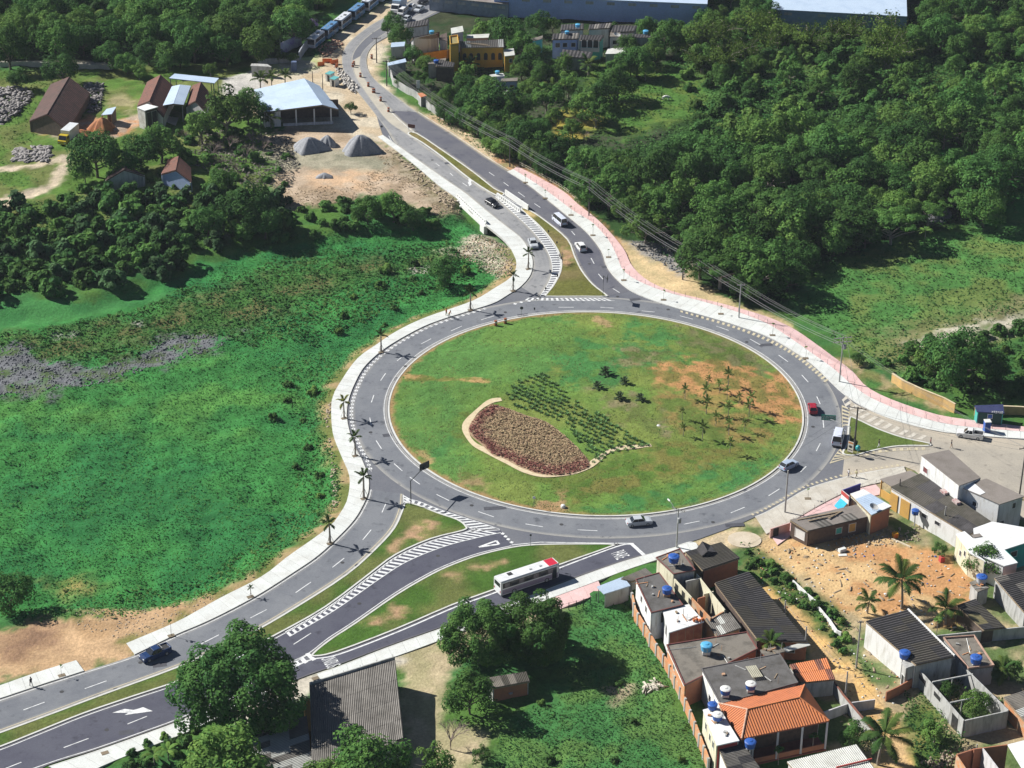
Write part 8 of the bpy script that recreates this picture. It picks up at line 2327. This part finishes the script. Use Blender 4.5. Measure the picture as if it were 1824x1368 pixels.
person('person in dark clothes walking on the short separate pavement', 56, 1222, cl('dark', (.04, .04, .05)), cl('dark', (.04, .04, .05)), rot=2.4)
person('worker in orange vest standing upright beside a bending colleague', 795, 562, HIVIS, cl('khaki', (.2, .2, .08)), rot=-.6, stride=.1)
person('worker in orange bending over the pavement edge', 800, 565, HIVIS, cl('khaki', (.2, .2, .08)), rot=-.9, stride=.15, bend=1.0)
person('person in white shirt walking on the road near the corner shop', 1511, 850, cl('white', (.75, .75, .75)), cl('navy', (.06, .07, .14)), z=0.03, rot=0.6)
person('person in light yellow shirt beside the one in white', 1525, 851, cl('straw', (.55, .52, .3)), cl('brown', (.2, .16, .1)), z=0.03, rot=0.4)
person('person in white trousers on the grassy eastern traffic island', 1565, 797, cl('dark', (.05, .05, .05)), cl('white', (.75, .75, .75)), rot=0)
person('person at the tip of the eastern traffic island', 1657, 794, cl('maroon', (.25, .06, .06)), cl('dark', (.05, .05, .06)), rot=-.3)
person('person crossing the dusty eastern road behind the tall white house', 1694, 798, cl('dark', (.05, .05, .05)), cl('tan', (.5, .36, .25)), z=0.03, rot=-.2)
person('person sitting near the kiosk on the pink path', 1741, 751, cl('pink', (.6, .35, .35)), cl('dark', (.05, .05, .05)), rot=2)

def cow(label, px, py, rot):
 p = G(px, py, 0.0); p.z = hz1(p.x, p.y)
 root = thing('cow', label, 'cow', p, rot)
 J = {'hip': (-.75, 0, 1.15), 'mid': (0, 0, 1.05), 'sh': (.65, 0, 1.1), 'nk': (1.05, 0, .95), 'hd': (1.4, 0, .45), 'mz': (1.5, 0, .2), 'tl': (-1.0, 0, 1.1), 'tt': (-1.1, 0, .5)}
 E_ = [('hip','mid'),('mid','sh'),('sh','nk'),('nk','hd'),('hd','mz'),('hip','tl'),('tl','tt')]
 R_ = dict(hip=.32, mid=.38, sh=.33, nk=.17, hd=.15, mz=.09, tl=.06, tt=.04)
 for s in (-1, 1):
  J['fk%d' % s] = (.65, s * .2, .6); J['ff%d' % s] = (.66, s * .2, .05); J['bk%d' % s] = (-.85, s * .2, .55); J['bf%d' % s] = (-.78, s * .2, .05)
  E_ += [('sh', 'fk%d' % s), ('fk%d' % s, 'ff%d' % s), ('hip', 'bk%d' % s), ('bk%d' % s, 'bf%d' % s)]
  R_['fk%d' % s] = .09; R_['ff%d' % s] = .07; R_['bk%d' % s] = .11; R_['bf%d' % s] = .07
 k = list(J); me = bpy.data.meshes.new('body'); me.from_pydata([J[n] for n in k], [(k.index(a), k.index(b)) for a, b in E_], [])
 o = bpy.data.objects.new('body', me); C.objects.link(o); o.modifiers.new('skin', 'SKIN'); o.modifiers.new('sub', 'SUBSURF').levels = 1
 sv = o.data.skin_vertices[0].data
 for i, n in enumerate(k): sv[i].radius = (R_[n], R_[n]); sv[i].use_root = n == 'mid'
 m2 = bpy.data.meshes.new_from_object(o.evaluated_get(bpy.context.evaluated_depsgraph_get())); bpy.data.objects.remove(o)
 m2.materials.append(cl('hide', (.78, .77, .72))); link_mesh('body', m2, root)
 for s in (-1, 1):
  mb = MB(); mb.box((1.3, s * .2, .58), (.08, .2, .06)); mb.build('ear', cl('hide', (.78, .77, .72)), root)
cow('white cow grazing in the clearing of the village meadow', 1186, 179, 0.3)

# ================================================================== poles, wires, signs
POLE = M('pole_concrete', (0.42, 0.42, 0.4), (0.3, 0.3, 0.28), 2, coord='Object'); WOODP = M('pole_dark', (0.09, 0.08, 0.075), None, 3, coord='Object'); STEEL = M('steel_grey', (0.3, 0.31, 0.32), None, 3, rough=0.5, coord='Object'); WIREM = M('cable', (0.2, 0.2, 0.2), None, 3)
def utility_pole(label, px, py, top, arm=0.0, rot=0.0, mat=WOODP, r=0.13, transformer=False, lamp=None, arms=1, z=0.1):
 b = G(px, py, z); h = height_of(b, top)
 root = thing('utility_pole', label, 'utility pole', b, rot, 'utility poles')
 m = MB(); m.tube([(0, 0, -0.4), (0, 0, h)], [r * 1.25, r * 0.8], 8); m.build('post', mat, root)
 for k in range(arms):
  if arm:
   za = h - 0.25 - 0.9 * k
   m = MB(); m.box((0, 0, za), (arm * 2, 0.11, 0.12)); ca = m.build('crossarm', mat, root)
   for x in (-0.95, -0.4, 0.4, 0.95):
    m = MB(); m.lathe((x * arm, 0, za + 0.06), [(.05, 0), (.08, .08), (.05, .14), (.07, .2), (.02, .24)], 8); m.build('insulator', M('insulator', (.25, .2, .18)), ca)
 if transformer:
  m = MB(); m.lathe((0.4, -0.2, h - 2.6), [(.1, -.05), (.34, 0), (.34, .85), (.2, .95)], 12); m.build('transformer', STEEL, root)
 if lamp:
  a = Vector((lamp[0], lamp[1], 0))
  m = MB(); m.tube([Vector((0, 0, h - 1.6)), Vector((0, 0, h - 1.0)) + a * 0.25, Vector((0, 0, h - .3)) + a * 0.7, Vector((0, 0, h - 0.1)) + a], 0.04, 5); m.build('lamp_arm', STEEL, root)
  m = MB(); m.loft([[Vector((0, 0, h - .1)) + a * t + Vector((0, y, zz)) for y, zz in ((-w_, -.02), (w_, -.02), (w_ * .7, .12), (-w_ * .7, .12))] for t, w_ in ((.97, .08), (1.08, .18), (1.25, .12))]); m.build('lamp_head', WHITEP, root)
 return root, b + Vector((0, 0, h))
tops = []
for lb, x, y, t, kw in (('utility pole at the bend of the far road with loaded crossarm', 671, 111, 67, dict(arm=1.2, rot=0.2)), ('dark utility pole where the cables start beside the beige yard', 689, 152, 108, dict(arm=0.9)), ('utility pole among roadside trees above the northern road', 908, 296, 246, dict(arm=0.8)), ('utility pole on the pink path beside the railing', 1049, 384, 323, dict(arm=0.9)),
  ('utility pole on the sandy bank of the wood', 1216, 497, 440, dict(arm=0.9)), ('utility pole on the pavement opposite the roundabout lawn', 1316, 566, 506, dict(arm=0.8, mat=POLE)), ('concrete utility pole with double crossarm and transformer', 1495, 680, 600, dict(arm=1.9, arms=2, transformer=True, mat=POLE, rot=0.2)),
  ('tall dark utility pole behind the billboard on the traffic island', 1521, 802, 725, dict(arm=1.6, arms=1, mat=WOODP, r=.17, rot=-.3)), ('utility pole with lamp arm on the pavement by the unfinished house', 1205, 975, 906, dict(arm=1.3, mat=POLE, lamp=(-2.6, 1.4), rot=-.6, transformer=True)), ('utility pole on the dusty road at the picture edge', 1815, 888, 796, dict(arm=1.3, rot=.3)),
  ('slim utility pole on the weedy bank of the dirt lane', 1525, 1189, 1106, dict(arm=.5, mat=POLE)), ('short pole at the edge of the dirt lane by the tile annex', 1505, 1247, 1196, dict(mat=POLE)), ('slim pole in front of the long dark house', 1432, 1173, 1116, dict(mat=POLE)), ('slim pole before the dark roof end by the hedge', 1397, 1098, 1070, dict(mat=POLE)), ('dark pole in front of the metal hall', 557, 146, 127, dict(r=.1)), ('second dark pole beside the metal hall', 575, 162, 132, dict(r=.1)), ('pole between brickyard canopy and trees', 377, 166, 131, dict(r=.1)), ('pole before the mossy long house', 1679, 952, 902, dict(mat=POLE)), ('pole at the roofless brick house', 1735, 1368, 1326, dict(mat=POLE)), ('dark pole on the roof edge of the ochre house', 1599, 900, 853, dict(r=.12)), ('tall pale post at the painted wall', 500, 100, 70, dict(mat=POLE))):
 tops.append(utility_pole(lb, x, y, t, **kw)[1])
rt, lt = utility_pole('pale concrete street light post on the pavement before the corner bar', 1398, 912, 838, mat=POLE, r=.15, z=.15)
def wire(label, pts, offs, sag=0.9, r=0.022, grp='overhead cables'):
 for k, of in enumerate(offs):
  m = MB()
  for a, b in zip(pts, pts[1:]):
   a2, b2 = a + Vector(of), b + Vector(of)
   s = sag * ((b2 - a2).length / 40) ** 1.3
   m.tube([a2.lerp(b2, t) + Vector((0, 0, -4 * s * t * (1 - t))) for t in np.linspace(0, 1, 9)], r, 4)
  tag(m.build('power_cable', WIREM), label, 'cable', grp)
main = [tops[1], tops[2], tops[3], tops[4], tops[5], tops[6]]
wire('overhead cable of the line following the pink-edged pavement', main, ((-.8, .2, 0), (0, .2, .1), (.8, .2, 0)), r=.03)
wire('overhead cable of the lower bundle on the pole line along the pavement', main, ((.1, -.2, -1.5), (-.1, -.2, -1.9)), r=.045)
wire('overhead cable running from transformer pole to picture edge', [tops[6], tops[9] + Vector((0, 0, .3))], ((-1, 0, 0), (1, 0, -.9)), r=.025)
wire('overhead cable spanning the roundabout road to the dark island pole', [tops[8], tops[7]], ((-.8, 0, -.2), (.8, 0, -.2)), r=.022)
wire('overhead cable from island pole to transformer pole', [tops[7], tops[6]], ((-.6, 0, -.2), (.6, 0, -.2)), r=.022)
wire('overhead cable from dark island pole to the eastern pole', [tops[7], tops[9]], ((0, .4, -.2), (0, -.4, -.6)), r=.022)
wire('overhead cable between the far road poles', [tops[0], tops[1]], ((-.8, 0, 0), (.8, 0, 0)), r=.03)
wire('slack cable along the dirt lane poles', [tops[13], tops[12], tops[11]], ((0, 0, -.3),), r=.025)

SIGNB = M('sign_back', (0.045, 0.05, 0.05), None, 3, coord='Object'); GREENS = M('sign_green', (0.0, 0.19, 0.13), None, 3, coord='Object')
def gantry(label, base, zt, panel, w_, h_, facing, mat, text=False):
 b = G(*base, 0.15); p = G(*panel, zt + 0.3)
 root = thing('road_sign', label, 'road sign', b)
 o = b
 m = MB(o); m.tube([b + Vector((0, 0, -.3)), b + Vector((0, 0, zt)), p + Vector((0, 0, -.2))], 0.09, 6); m.build('arm_post', SIGNB if not text else STEEL, root)
 m = MB(o); m.box(p, (w_, 0.08, h_), facing); pn = m.build('panel', mat, root)
 if text:
  rz = Matrix.Rotation(facing, 3, 'Z')
  m = MB(o)
  rd = random.Random(3)
  for row in range(3):
   x = -w_ / 2 + 0.2
   while x < w_ / 2 - 0.3:
    l = rd.uniform(.12, .3); m.box(p + rz @ Vector((x + l / 2, -.06, h_ / 2 - .25 - row * .3)), (l, .02, .1), facing); x += l + rd.uniform(.06, .16)
  t = m.build('lettering', PAINT_W, pn); t['kind'] = 'stuff'
 return root
gantry('overhead sign seen from its dark back, on a cranked pole at the island tip', (732,899), 5.0, (756,830), 2.3, 1.45, 0.75, SIGNB)
gantry('green road sign with white lettering on a cranked arm', (1511,805), 5.4, (1476,744), 2.7, 1.15, -0.12, GREENS, True)
gantry('dark sign panel seen edge-on at the corner of the triangular median', (1074,527), 4.8, (1082,496), 1.8, 1.2, 1.45, SIGNB)
def post_sign(label, px, py, h, disc, z=.15, col=SIGNB, name='traffic_sign'):
 b = G(px, py, z); root = thing(name, label, 'traffic sign', b)
 m = MB(); m.tube([(0, 0, -.2), (0, 0, h)], .035, 5); m.build('post', STEEL, root)
 m = MB(); n = 14; m.loft([[Vector((disc * math.cos(2 * math.pi * k / n), y, h + disc * math.sin(2 * math.pi * k / n))) for k in range(n)] for y in (-.02, .02)]); m.build('disc', col, root)
for lb, x, y, h, d, c in (('round dark-backed sign at the northern rim of the roundabout lawn', 929, 563, 1.9, .35, SIGNB), ('small pale disc sign on the near lawn of the roundabout', 951, 905, 2.2, .28, WHITEP), ('thin dark sign at the northern tip of the tear-drop island', 945, 972, 2.2, .2, SIGNB), ('round sign at the end of the north-western pavement', 680, 238, 1.9, .3, SIGNB), ('thin sign beside the bus pavement edge', 1101, 905, 0.01, .01, SIGNB)):
 if h > 1: post_sign(lb, x, y, h, d, col=c)
for i, (x, y) in enumerate(((977,415),(992,435),(1000,462),(993,494),(972,517),(952,553))):
 b = G(x, y, .15); m = MB(b); m.box(b + Vector((0, 0, .45)), (.32, .06, .5)); m.tube([b, b + Vector((0, 0, .3))], .04, 5)
 tag(m.build('delineator', SIGNB), 'small dark marker post beside the hatched band', 'marker post', 'marker posts of the hatched band').location = b
# billboard, phone hood, works sign
b = G(1514, 808, .15); bb = thing('billboard', 'leaning cream billboard with orange heading and dark oval under the dark pole', 'billboard', b, -0.6)
m = MB(); m.box((0, 0, 1.5), (1.15, .08, 2.2)); pn = m.build('panel', M('poster_cream', (.74, .71, .6), (.66, .62, .5), 3, coord='Object'), bb)
m = MB(); m.box((0, -.05, 2.35), (.95, .02, .3)); m.build('heading', M('poster_orange', (.7, .28, .06), None, 3), pn)
m = MB(); m.loft([[Vector((.38 * math.cos(a), y, 1.55 + .27 * math.sin(a))) for a in np.linspace(0, 2 * math.pi, 16, endpoint=False)] for y in (-.06, -.045)]); m.build('oval', TRIM, pn)
m = MB(); m.box((0, -.05, .85), (.8, .02, .16)); m.build('line', TRIM, pn)
for s in (-.5, .5):
 m = MB(); m.box((s, .06, .6), (.07, .07, 1.6)); m.build('leg', WOODM, bb)
b = G(1527, 812, .15); ph = thing('public_telephone', 'teal egg-shaped public telephone hood on a post', 'telephone', b)
m = MB(); m.tube([(0, .1, -.1), (0, .1, 1.6)], .05, 6); m.build('post', STEEL, ph)
m = MB(); m.lathe((0, 0, 1.25), [(.3, 0), (.45, .25), (.5, .55), (.4, .85), (.2, 1.02), (.02, 1.06)], 14); m.build('hood', M('teal_fibre', (.02, .3, .32), None, 3, rough=.4, coord='Object'), ph)
b = G(733, 233, .03); wsn = thing('works_sign', 'dark red works board on trestle legs at the start of the northern median', 'works sign', b, -.35)
m = MB(); m.box((0, 0, 1.25), (1.9, .08, .95)); m.build('board', M('board_maroon', (.14, .06, .05), None, 3, coord='Object'), wsn)
for s in (-.8, .8):
 for y in (-.35, .35):
  m = MB(); m.beam((s, y, 0), (s, 0, 1.0), .07, .07); m.build('leg', PAINT_W, wsn)
# drums, cones, bollards, railing
DR = thing('drum', 'd', 'drum', (0, -2000, 0))
m = MB(); m.lathe((0, 0, 0), [(.27, 0), (.29, .05), (.29, .45), (.31, .48), (.29, .52), (.28, .95), (.24, 1.0)], 12); m.build('body', M('drum_orange', (.34, .11, .05), (.2, .08, .05), 3, coord='Object'), DR)
m = MB(); m.lathe((0, 0, .6), [(.293, 0), (.293, .16)], 12); m.build('band', PAINT_W, DR)
for x, y in ((630.5,116),(628.5,119),(642,137),(656,154),(666.5,165),(664.5,165),(678,180),(692,199),(662,104)):
 dup(DR, G(x, y, .03), 0, 'rusty orange drum standing between the two northern carriageways', 'drums between the northern carriageways', 1.15)
for x, y in ((883,580),(900,576)):
 dup(DR, G(x, y, .16), 0, 'orange drum on the northern rim of the roundabout lawn', 'drums on the roundabout rim', 1.2)
remove_tree(DR)
BOL = MB(); BOL.tube([(0, 0, 0), (0, 0, .95)], .036, 6); BOL.box((0, 0, .97), (.09, .09, .05)); BOLM = BOL.mesh('bollard', M('bollard_rust', (.26, .22, .21), None, 3, coord='Object'))
for pts_, st in ((rsm, 2.5), (cs([(1372,954),(1400,939),(1440,915),(1480,893),(1520,875),(1560,864)]), 2.6), (cs([(612,1205),(640,1196),(700,1176)]), 2.2)):
 for p in resample(pts_, int(length(pts_) / st)):
  o = link_mesh('bollard', BOLM); o.location = (p.x, p.y, .15)
  tag(o, 'thin rusty bollard in the row beside the pavement', 'bollard', 'bollards beside the pavements')
rl_ = resample(cs([(925,296),(957,313),(1004,340),(1031,363)]), 24)
rf = thing('railing', 'pale yellow railing along the outer edge of the pink path', 'railing', rl_[0])
for p in rl_:
 m = MB(rl_[0]); m.box((p.x, p.y, .6), (.08, .08, 1.1)); m.build('post', CREAM, rf)
for z_ in (.6, 1.1):
 m = MB(rl_[0]); m.tube([Vector((p.x, p.y, z_)) for p in rl_], .04, 4); m.build('rail', CREAM, rf)
# wooden pole fence bordering the weedy plot
pf = W([(1000,1090),(1022,1084),(1046,1078),(1062,1070)])
ff = thing('wire_fence', 'dark post fence at the corner of the overgrown plot', 'fence', pf[0])
for p in resample(pf, 6):
 m = MB(pf[0]); m.tube([(p.x, p.y, -.2), (p.x, p.y, 1.5)], .07, 5); m.build('post', WOODP, ff)
for z_ in (.5, 1.0, 1.4):
 m = MB(pf[0]); m.tube([Vector((p.x, p.y, z_)) for p in pf], .02, 4); m.build('wire', WIREM, ff)

# ================================================================== heaps, rubble, yard clutter
def heap(name, label, cat, px, py, rx, ry, h, mat, seed, kind=None):
 c = G(px, py); rx_ = rx / px_per_m(c); ry_ = rx_ * ry
 n, k = 40, 14
 vs, fs = [], []
 for j in range(k + 1):
  t = j / k
  for i in range(n):
   a = 2 * math.pi * i / n
   wob = 1 + 0.16 * math.sin(a * 3 + seed) + 0.09 * math.sin(a * 7 + seed * 2) + 0.05 * math.sin(a * 13 + seed)
   r = t * wob
   x, y = c.x + rx_ * r * math.cos(a), c.y + ry_ * r * math.sin(a)
   zz = h * max(0, 1 - t ** 1.55) * (1 + 0.12 * t * math.sin(a * 2 + seed))
   vs.append((x, y, zz));
 A = np.array(vs)
 A[:, 2] += (fbm(A[:, 0], A[:, 1], 0.9, 3, seed) - 0.5) * 0.35 * np.clip(A[:, 2], 0, 1) + 0.0
 A[-n:, 2] = -0.25
 for j in range(k):
  for i in range(n):
   a, b2 = j * n + i, j * n + (i + 1) % n
   fs.append((a, b2, b2 + n, a + n))
 m = MB(c); m.add([tuple(v) for v in A], fs); o = m.build(name, mat, None, True); o.location = c
 return tag(o, label, cat)
GRAV = M('gravel', (.3, .31, .33), (.2, .21, .23), 2.5, bmp=.6, bscale=7)
REDE = M('red_earth', (.42, .17, .06), (.3, .11, .05), 1.0, bmp=.5, bscale=5)
heap('gravel_heap', 'broad double-topped grey gravel heap, western of the two big ones', 'gravel heap', 552, 266, 32, .75, 3.2, GRAV, 1)
heap('gravel_heap', 'small lobe of gravel joining the western heap', 'gravel heap', 583, 258, 18, .8, 2.6, GRAV, 4)
heap('gravel_heap', 'tall pointed grey gravel heap, eastern of the two big ones', 'gravel heap', 643, 268, 34, .8, 4.2, GRAV, 2)
heap('gravel_heap', 'small low gravel heap on the tan earth', 'gravel heap', 578, 315, 16, .7, 1.0, GRAV, 3)
heap('earth_heap', 'steep orange earth heap beside the box truck', 'earth heap', 182, 232, 24, .8, 3.4, REDE, 5)
heap('earth_heap', 'low red-brown earth heap in the shade of the long barn', 'earth heap', 135, 240, 34, .5, 1.4, REDE, 6)
def stones(name, pxs, n, size, mat, seed, zl=0.0, elong=1.0):
 rd = np.random.default_rng(seed); poly = PW(pxs)
 x0, x1 = min(p[0] for p in poly), max(p[0] for p in poly); y0, y1 = min(p[1] for p in poly), max(p[1] for p in poly)
 X = rd.uniform(x0, x1, n * 3); Y = rd.uniform(y0, y1, n * 3)
 ok = poly_dist(X, Y, poly) > 0; X, Y = X[ok][:n], Y[ok][:n]
 Z = hz(X, Y) + zl * rd.uniform(0, 1, len(X))
 base = np.array([(-1,-1,-1),(1,-1,-1),(1,1,-1),(-1,1,-1),(-.6,-.7,1),(.7,-.6,1),(.6,.7,1),(-.7,.6,1)]) * .5
 V = []
 for x, y, z_ in zip(X, Y, Z):
  s = size * rd.uniform(.4, 1.3, 3) * np.array([elong, 1, .6]); a = rd.uniform(0, 6.28); c_, s_ = math.cos(a), math.sin(a)
  q = base * s * rd.uniform(.8, 1.2, (8, 3)); q = np.stack([q[:, 0] * c_ - q[:, 1] * s_, q[:, 0] * s_ + q[:, 1] * c_, q[:, 2]], 1)
  V.append(q + (x, y, z_))
 V = np.concatenate(V); F0 = np.array([(0,3,2,1),(4,5,6,7),(0,1,5,4),(1,2,6,5),(2,3,7,6),(3,0,4,7)])
 Q = (np.arange(len(V) // 8)[:, None, None] * 8 + F0).reshape(-1, 4)
 return np_mesh(name, V, Q, mat, kind='stuff')
ROCKG = M('rock_grey', (.15, .155, .165), (.08, .083, .09), 1.5); ROCKT = M('rock_tan', (.38, .31, .23), (.28, .22, .15), 1.5); TIMB = M('timber_grey', (.3, .28, .27), (.15, .14, .13), 1.5)
stones('rubble', MUD, 1700, .42, ROCKG, 1); stones('rubble', [(800,440),(862,405),(905,430),(918,470),(905,490),(870,478)], 380, .5, ROCKT, 2)
stones('rubble', [(1120,428),(1190,433),(1225,470),(1220,495),(1180,470),(1140,450)], 260, .5, ROCKG, 3); stones('rubble', [(0,160),(48,158),(58,175),(30,205),(0,222),(-20,200)], 420, .6, TIMB, 4, .9, 2.6)
stones('rubble', [(152,150),(186,150),(178,195),(160,205),(150,180)], 260, .55, TIMB, 5, .8, 2.0); stones('rubble', [(25,262),(95,262),(85,290),(25,288)], 160, .7, TIMB, 6, .3, 3.0)
stones('rubble', [(1480,955),(1640,935),(1640,965),(1540,975),(1490,985)], 200, .35, ROCKT, 7, .1); stones('rubble', [(595,120),(612,128),(640,158),(632,168),(612,150)], 170, .7, M('pale_stone', (.55, .52, .47), (.4, .37, .33), 2), 8, .5)
stones('rubble', [(130,1085),(270,1078),(390,1048),(410,1060),(300,1112),(230,1140),(140,1120)], 200, .3, ROCKT, 9); stones('rubble', [(600,690),(585,760),(600,850),(604,900),(560,950),(590,900),(590,800),(576,740)], 220, .5, ROCKT, 10)
for k_, (m_, n_) in enumerate(((ORANGE_B, 130), (GREYW, 130), (WHITEP, 70), (WOODM, 110), (BLUEP, 18))):
 stones('rubble', ((1345,970),(1560,950),(1660,985),(1735,1040),(1700,1120),(1600,1240),(1540,1330),(1480,1270),(1500,1200),(1440,1120),(1350,1040)), n_, .34, m_, 60 + k_, .1, (1, 1, 1.3, 4, 1)[k_])
stones('rubble', [(1640,1360),(1700,1330),(1705,1350),(1680,1380)], 90, .5, ROCKT, 11, .4); stones('rubble', [(690,265),(705,268),(820,365),(800,375)], 260, .3, M('dry_brush', (.4, .32, .22), (.3, .23, .15), 2), 12, .2, 5.0); stones('rubble', [(566,88),(600,70),(612,78),(580,102)], 110, .6, M('brick_rubble', (.4, .2, .13), (.5, .35, .25), 2), 13, .3)
stones('rubble', [(1140,1222),(1170,1212),(1178,1225),(1150,1232)], 30, .5, M('pale_boards', (.6, .55, .45), None, 2), 14, .3, 4.0)
stones('rubble', [(1655,395),(1690,380),(1692,392),(1665,400)], 3, 3.4, ROCKG, 15, .2)
# orange safety netting and portable cabins beside the trench
NET = M('netting_orange', (.8, .2, .05), (.65, .2, .08), 4)
for x, y, a, l in ((572,118,.3,1.9), (583,112,.0,2.6), (596,114,.5,2.2), (600,121,1.2,1.6)):
 b = G(x, y); m = MB(b); m.box(b + Vector((0, 0, .65)), (l, .06, 1.2), a); o = m.build('safety_net', NET); o.location = b
 tag(o, 'bright orange safety netting round the open trench', 'safety net', 'safety nets at the trench')
for x, y, lb in ((588,143,'teal-roofed site cabin, the upper of two by the trench'), (596,152,'teal-roofed site cabin, the lower of two by the trench')):
 b = G(x, y); t = thing('site_cabin', lb, 'site cabin', b, -.5)
 m = MB(); m.box((0, 0, 1.0), (1.5, 2.1, 2.0)); m.build('body', WHITEP, t)
 m = MB(); m.box((0, 0, 2.06), (1.7, 2.3, .12)); m.build('roof', M('teal_roof', (.12, .42, .42), None, 3), t)
 m = MB(); m.box((.2, -1.06, .9), (.7, .04, 1.7)); m.build('door', TRIM, t)
# small single things
def crate(name, label, cat, px, py, size, mat, z=0.0, rot=0.3, extra=None):
 b = G(px, py, z); t = thing(name, label, cat, b, rot)
 m = MB(); sx, sy, sz = size; m.loft([[Vector((x * sx / 2 * k, y * sy / 2 * k, z_)) for x, y in ((-1, -1), (1, -1), (1, 1), (-1, 1))] for z_, k in ((0, 1), (sz * .92, 1), (sz, .93))]); m.build('body', mat, t)
 if extra:
  m = MB(); m.box((0, -sy / 2 - .01, sz * .5), (sx * .7, .03, sz * .7)); m.build('front_panel', extra, t)
 return t
crate('discarded_fridge', 'discarded white fridge lying on the dirt lot behind the bar', 'fridge', 1500, 982, (1.4, .7, .6), WHITEP, rot=.5, extra=LILACW)
crate('white_board', 'white panel lying on the dirt lot next to the discarded fridge', 'panel', 1501, 989, (1.5, .7, .1), WHITEP, rot=.1)
crate('yellow_crate', 'yellow-orange plastic crate in front of the red shop wall', 'crate', 1594, 958, (.9, .8, 1.1), M('crate_yellow', (.7, .33, .02), None, 3), extra=M('crate_orange', (.7, .16, .02), None, 3))
crate('timber_beam', 'pale timber beam lying on the dirt lot beside the yellow crate', 'beam', 1605, 968, (4.0, .3, .25), M('pale_timber', (.66, .58, .42), None, 3), rot=-.75)
crate('red_drum', 'red drum with a white lid at the cream house corner', 'drum', 1677, 1000, (.8, .8, 1.0), REDM)
m = MB(); b = G(1244, 1107, 5.45)
for i in range(4): m.lathe(b + Vector((i * .45 - .7, .3 * (i % 2), .02)), [(.2, 0), (.28, .25), (.18, .45)], 10)
o = m.build('clay_jars', M('clay', (.6, .17, .05), None, 3)); o['kind'] = 'stuff'; tag(o, 'orange clay jars heaped on the white terrace roof', 'clay jars')
for x, y, lb in ((1173,760,'small white dome on the eastern lawn of the roundabout'), (1003,902,'white dome on the bare patch near the roundabout kerb')):
 b = G(x, y, .4); m = MB(b); m.lathe(b, [(.45, -.2), (.45, .1), (.35, .3), (.15, .4), (.02, .42)], 12); o = m.build('marker_dome', WHITEP); o.location = b; tag(o, lb, 'marker dome')
# parabolic dish on the shop roof
def dish(label, px, py, z, r):
 b = G(px, py, z); t = thing('satellite_dish', label, 'satellite dish', b, .4)
 m = MB(); m.lathe((0, 0, .5), [(.05, 0), (r * .5, .1), (r, .3), (r * .98, .33), (r * .5, .14), (.05, .04)], 16); d_ = m.build('dish', M('dish_mesh', (.5, .5, .48), None, 3), t); d_.rotation_euler = (.25, .2, 0)
 m = MB(); m.tube([(0, 0, 0), (0, 0, .55)], .05, 5); m.build('mast', STEEL, t)
 m = MB(); m.tube([(0, 0, .55), (.1, 0, 1.05)], .03, 4); m.build('feed', STEEL, t)
dish('grey mesh satellite dish on the white ribbed shop roof', 1554, 908, 4.4, .85)
dish('small white satellite dish on the pale village house', 1098, 66, 5.4, 1.0)
m = MB(); b = G(745, 150, 2.0); m.box(b, (.9, .1, 2.2), .2); m.box(b - Vector((0, 0, 1.5)), (.1, .1, 1.4)); o = m.build('white_sign', WHITEP); tag(o, 'blank white board standing above the roadside wall', 'sign board')
h = House('bus_shelter', 'small roadside shelter with bright orange tiled roof', [(744,166),(752,165),(760,170),(750,173)], 2.6, 'shelter'); h.walls([GREYW]); h.slab(TILE_O)
free_wall('roadside_wall', 'grey roadside wall running down beside the northern road trees', [(691,118),(700,150),(724,165),(742,175),(765,195),(790,212)], 1.8, GREYW, .2)
free_wall('broken_wall', 'broken white wall in the weeds beside the dirt lane', [(1412,1040),(1440,1066),(1452,1076)], .8, WHITE, .2)
free_wall('broken_wall', 'low white wall curving through the weeds toward the dirt lane', [(1455,1085),(1478,1112),(1490,1130),(1498,1134)], .9, WHITE, .2)

# ================================================================== added volume of air that lifts the dark tones everywhere
mb = MB(); mb.box((0, 1000, 107.0), (8200, 10400, 224.0))
hzm = bpy.data.materials.new('lift_haze'); hzm.use_nodes = True
hn = hzm.node_tree; hn.nodes.clear()
ho = hn.nodes.new('ShaderNodeOutputMaterial'); hv = hn.nodes.new('ShaderNodeVolumePrincipled')
hv.inputs['Density'].default_value = 0.00005; hv.inputs['Color'].default_value = (0.8, 0.88, 1.0, 1)
hn.links.new(hv.outputs[0], ho.inputs['Volume'])
hz_ = mb.build('lift_haze', hzm); hz_['kind'] = 'stuff'
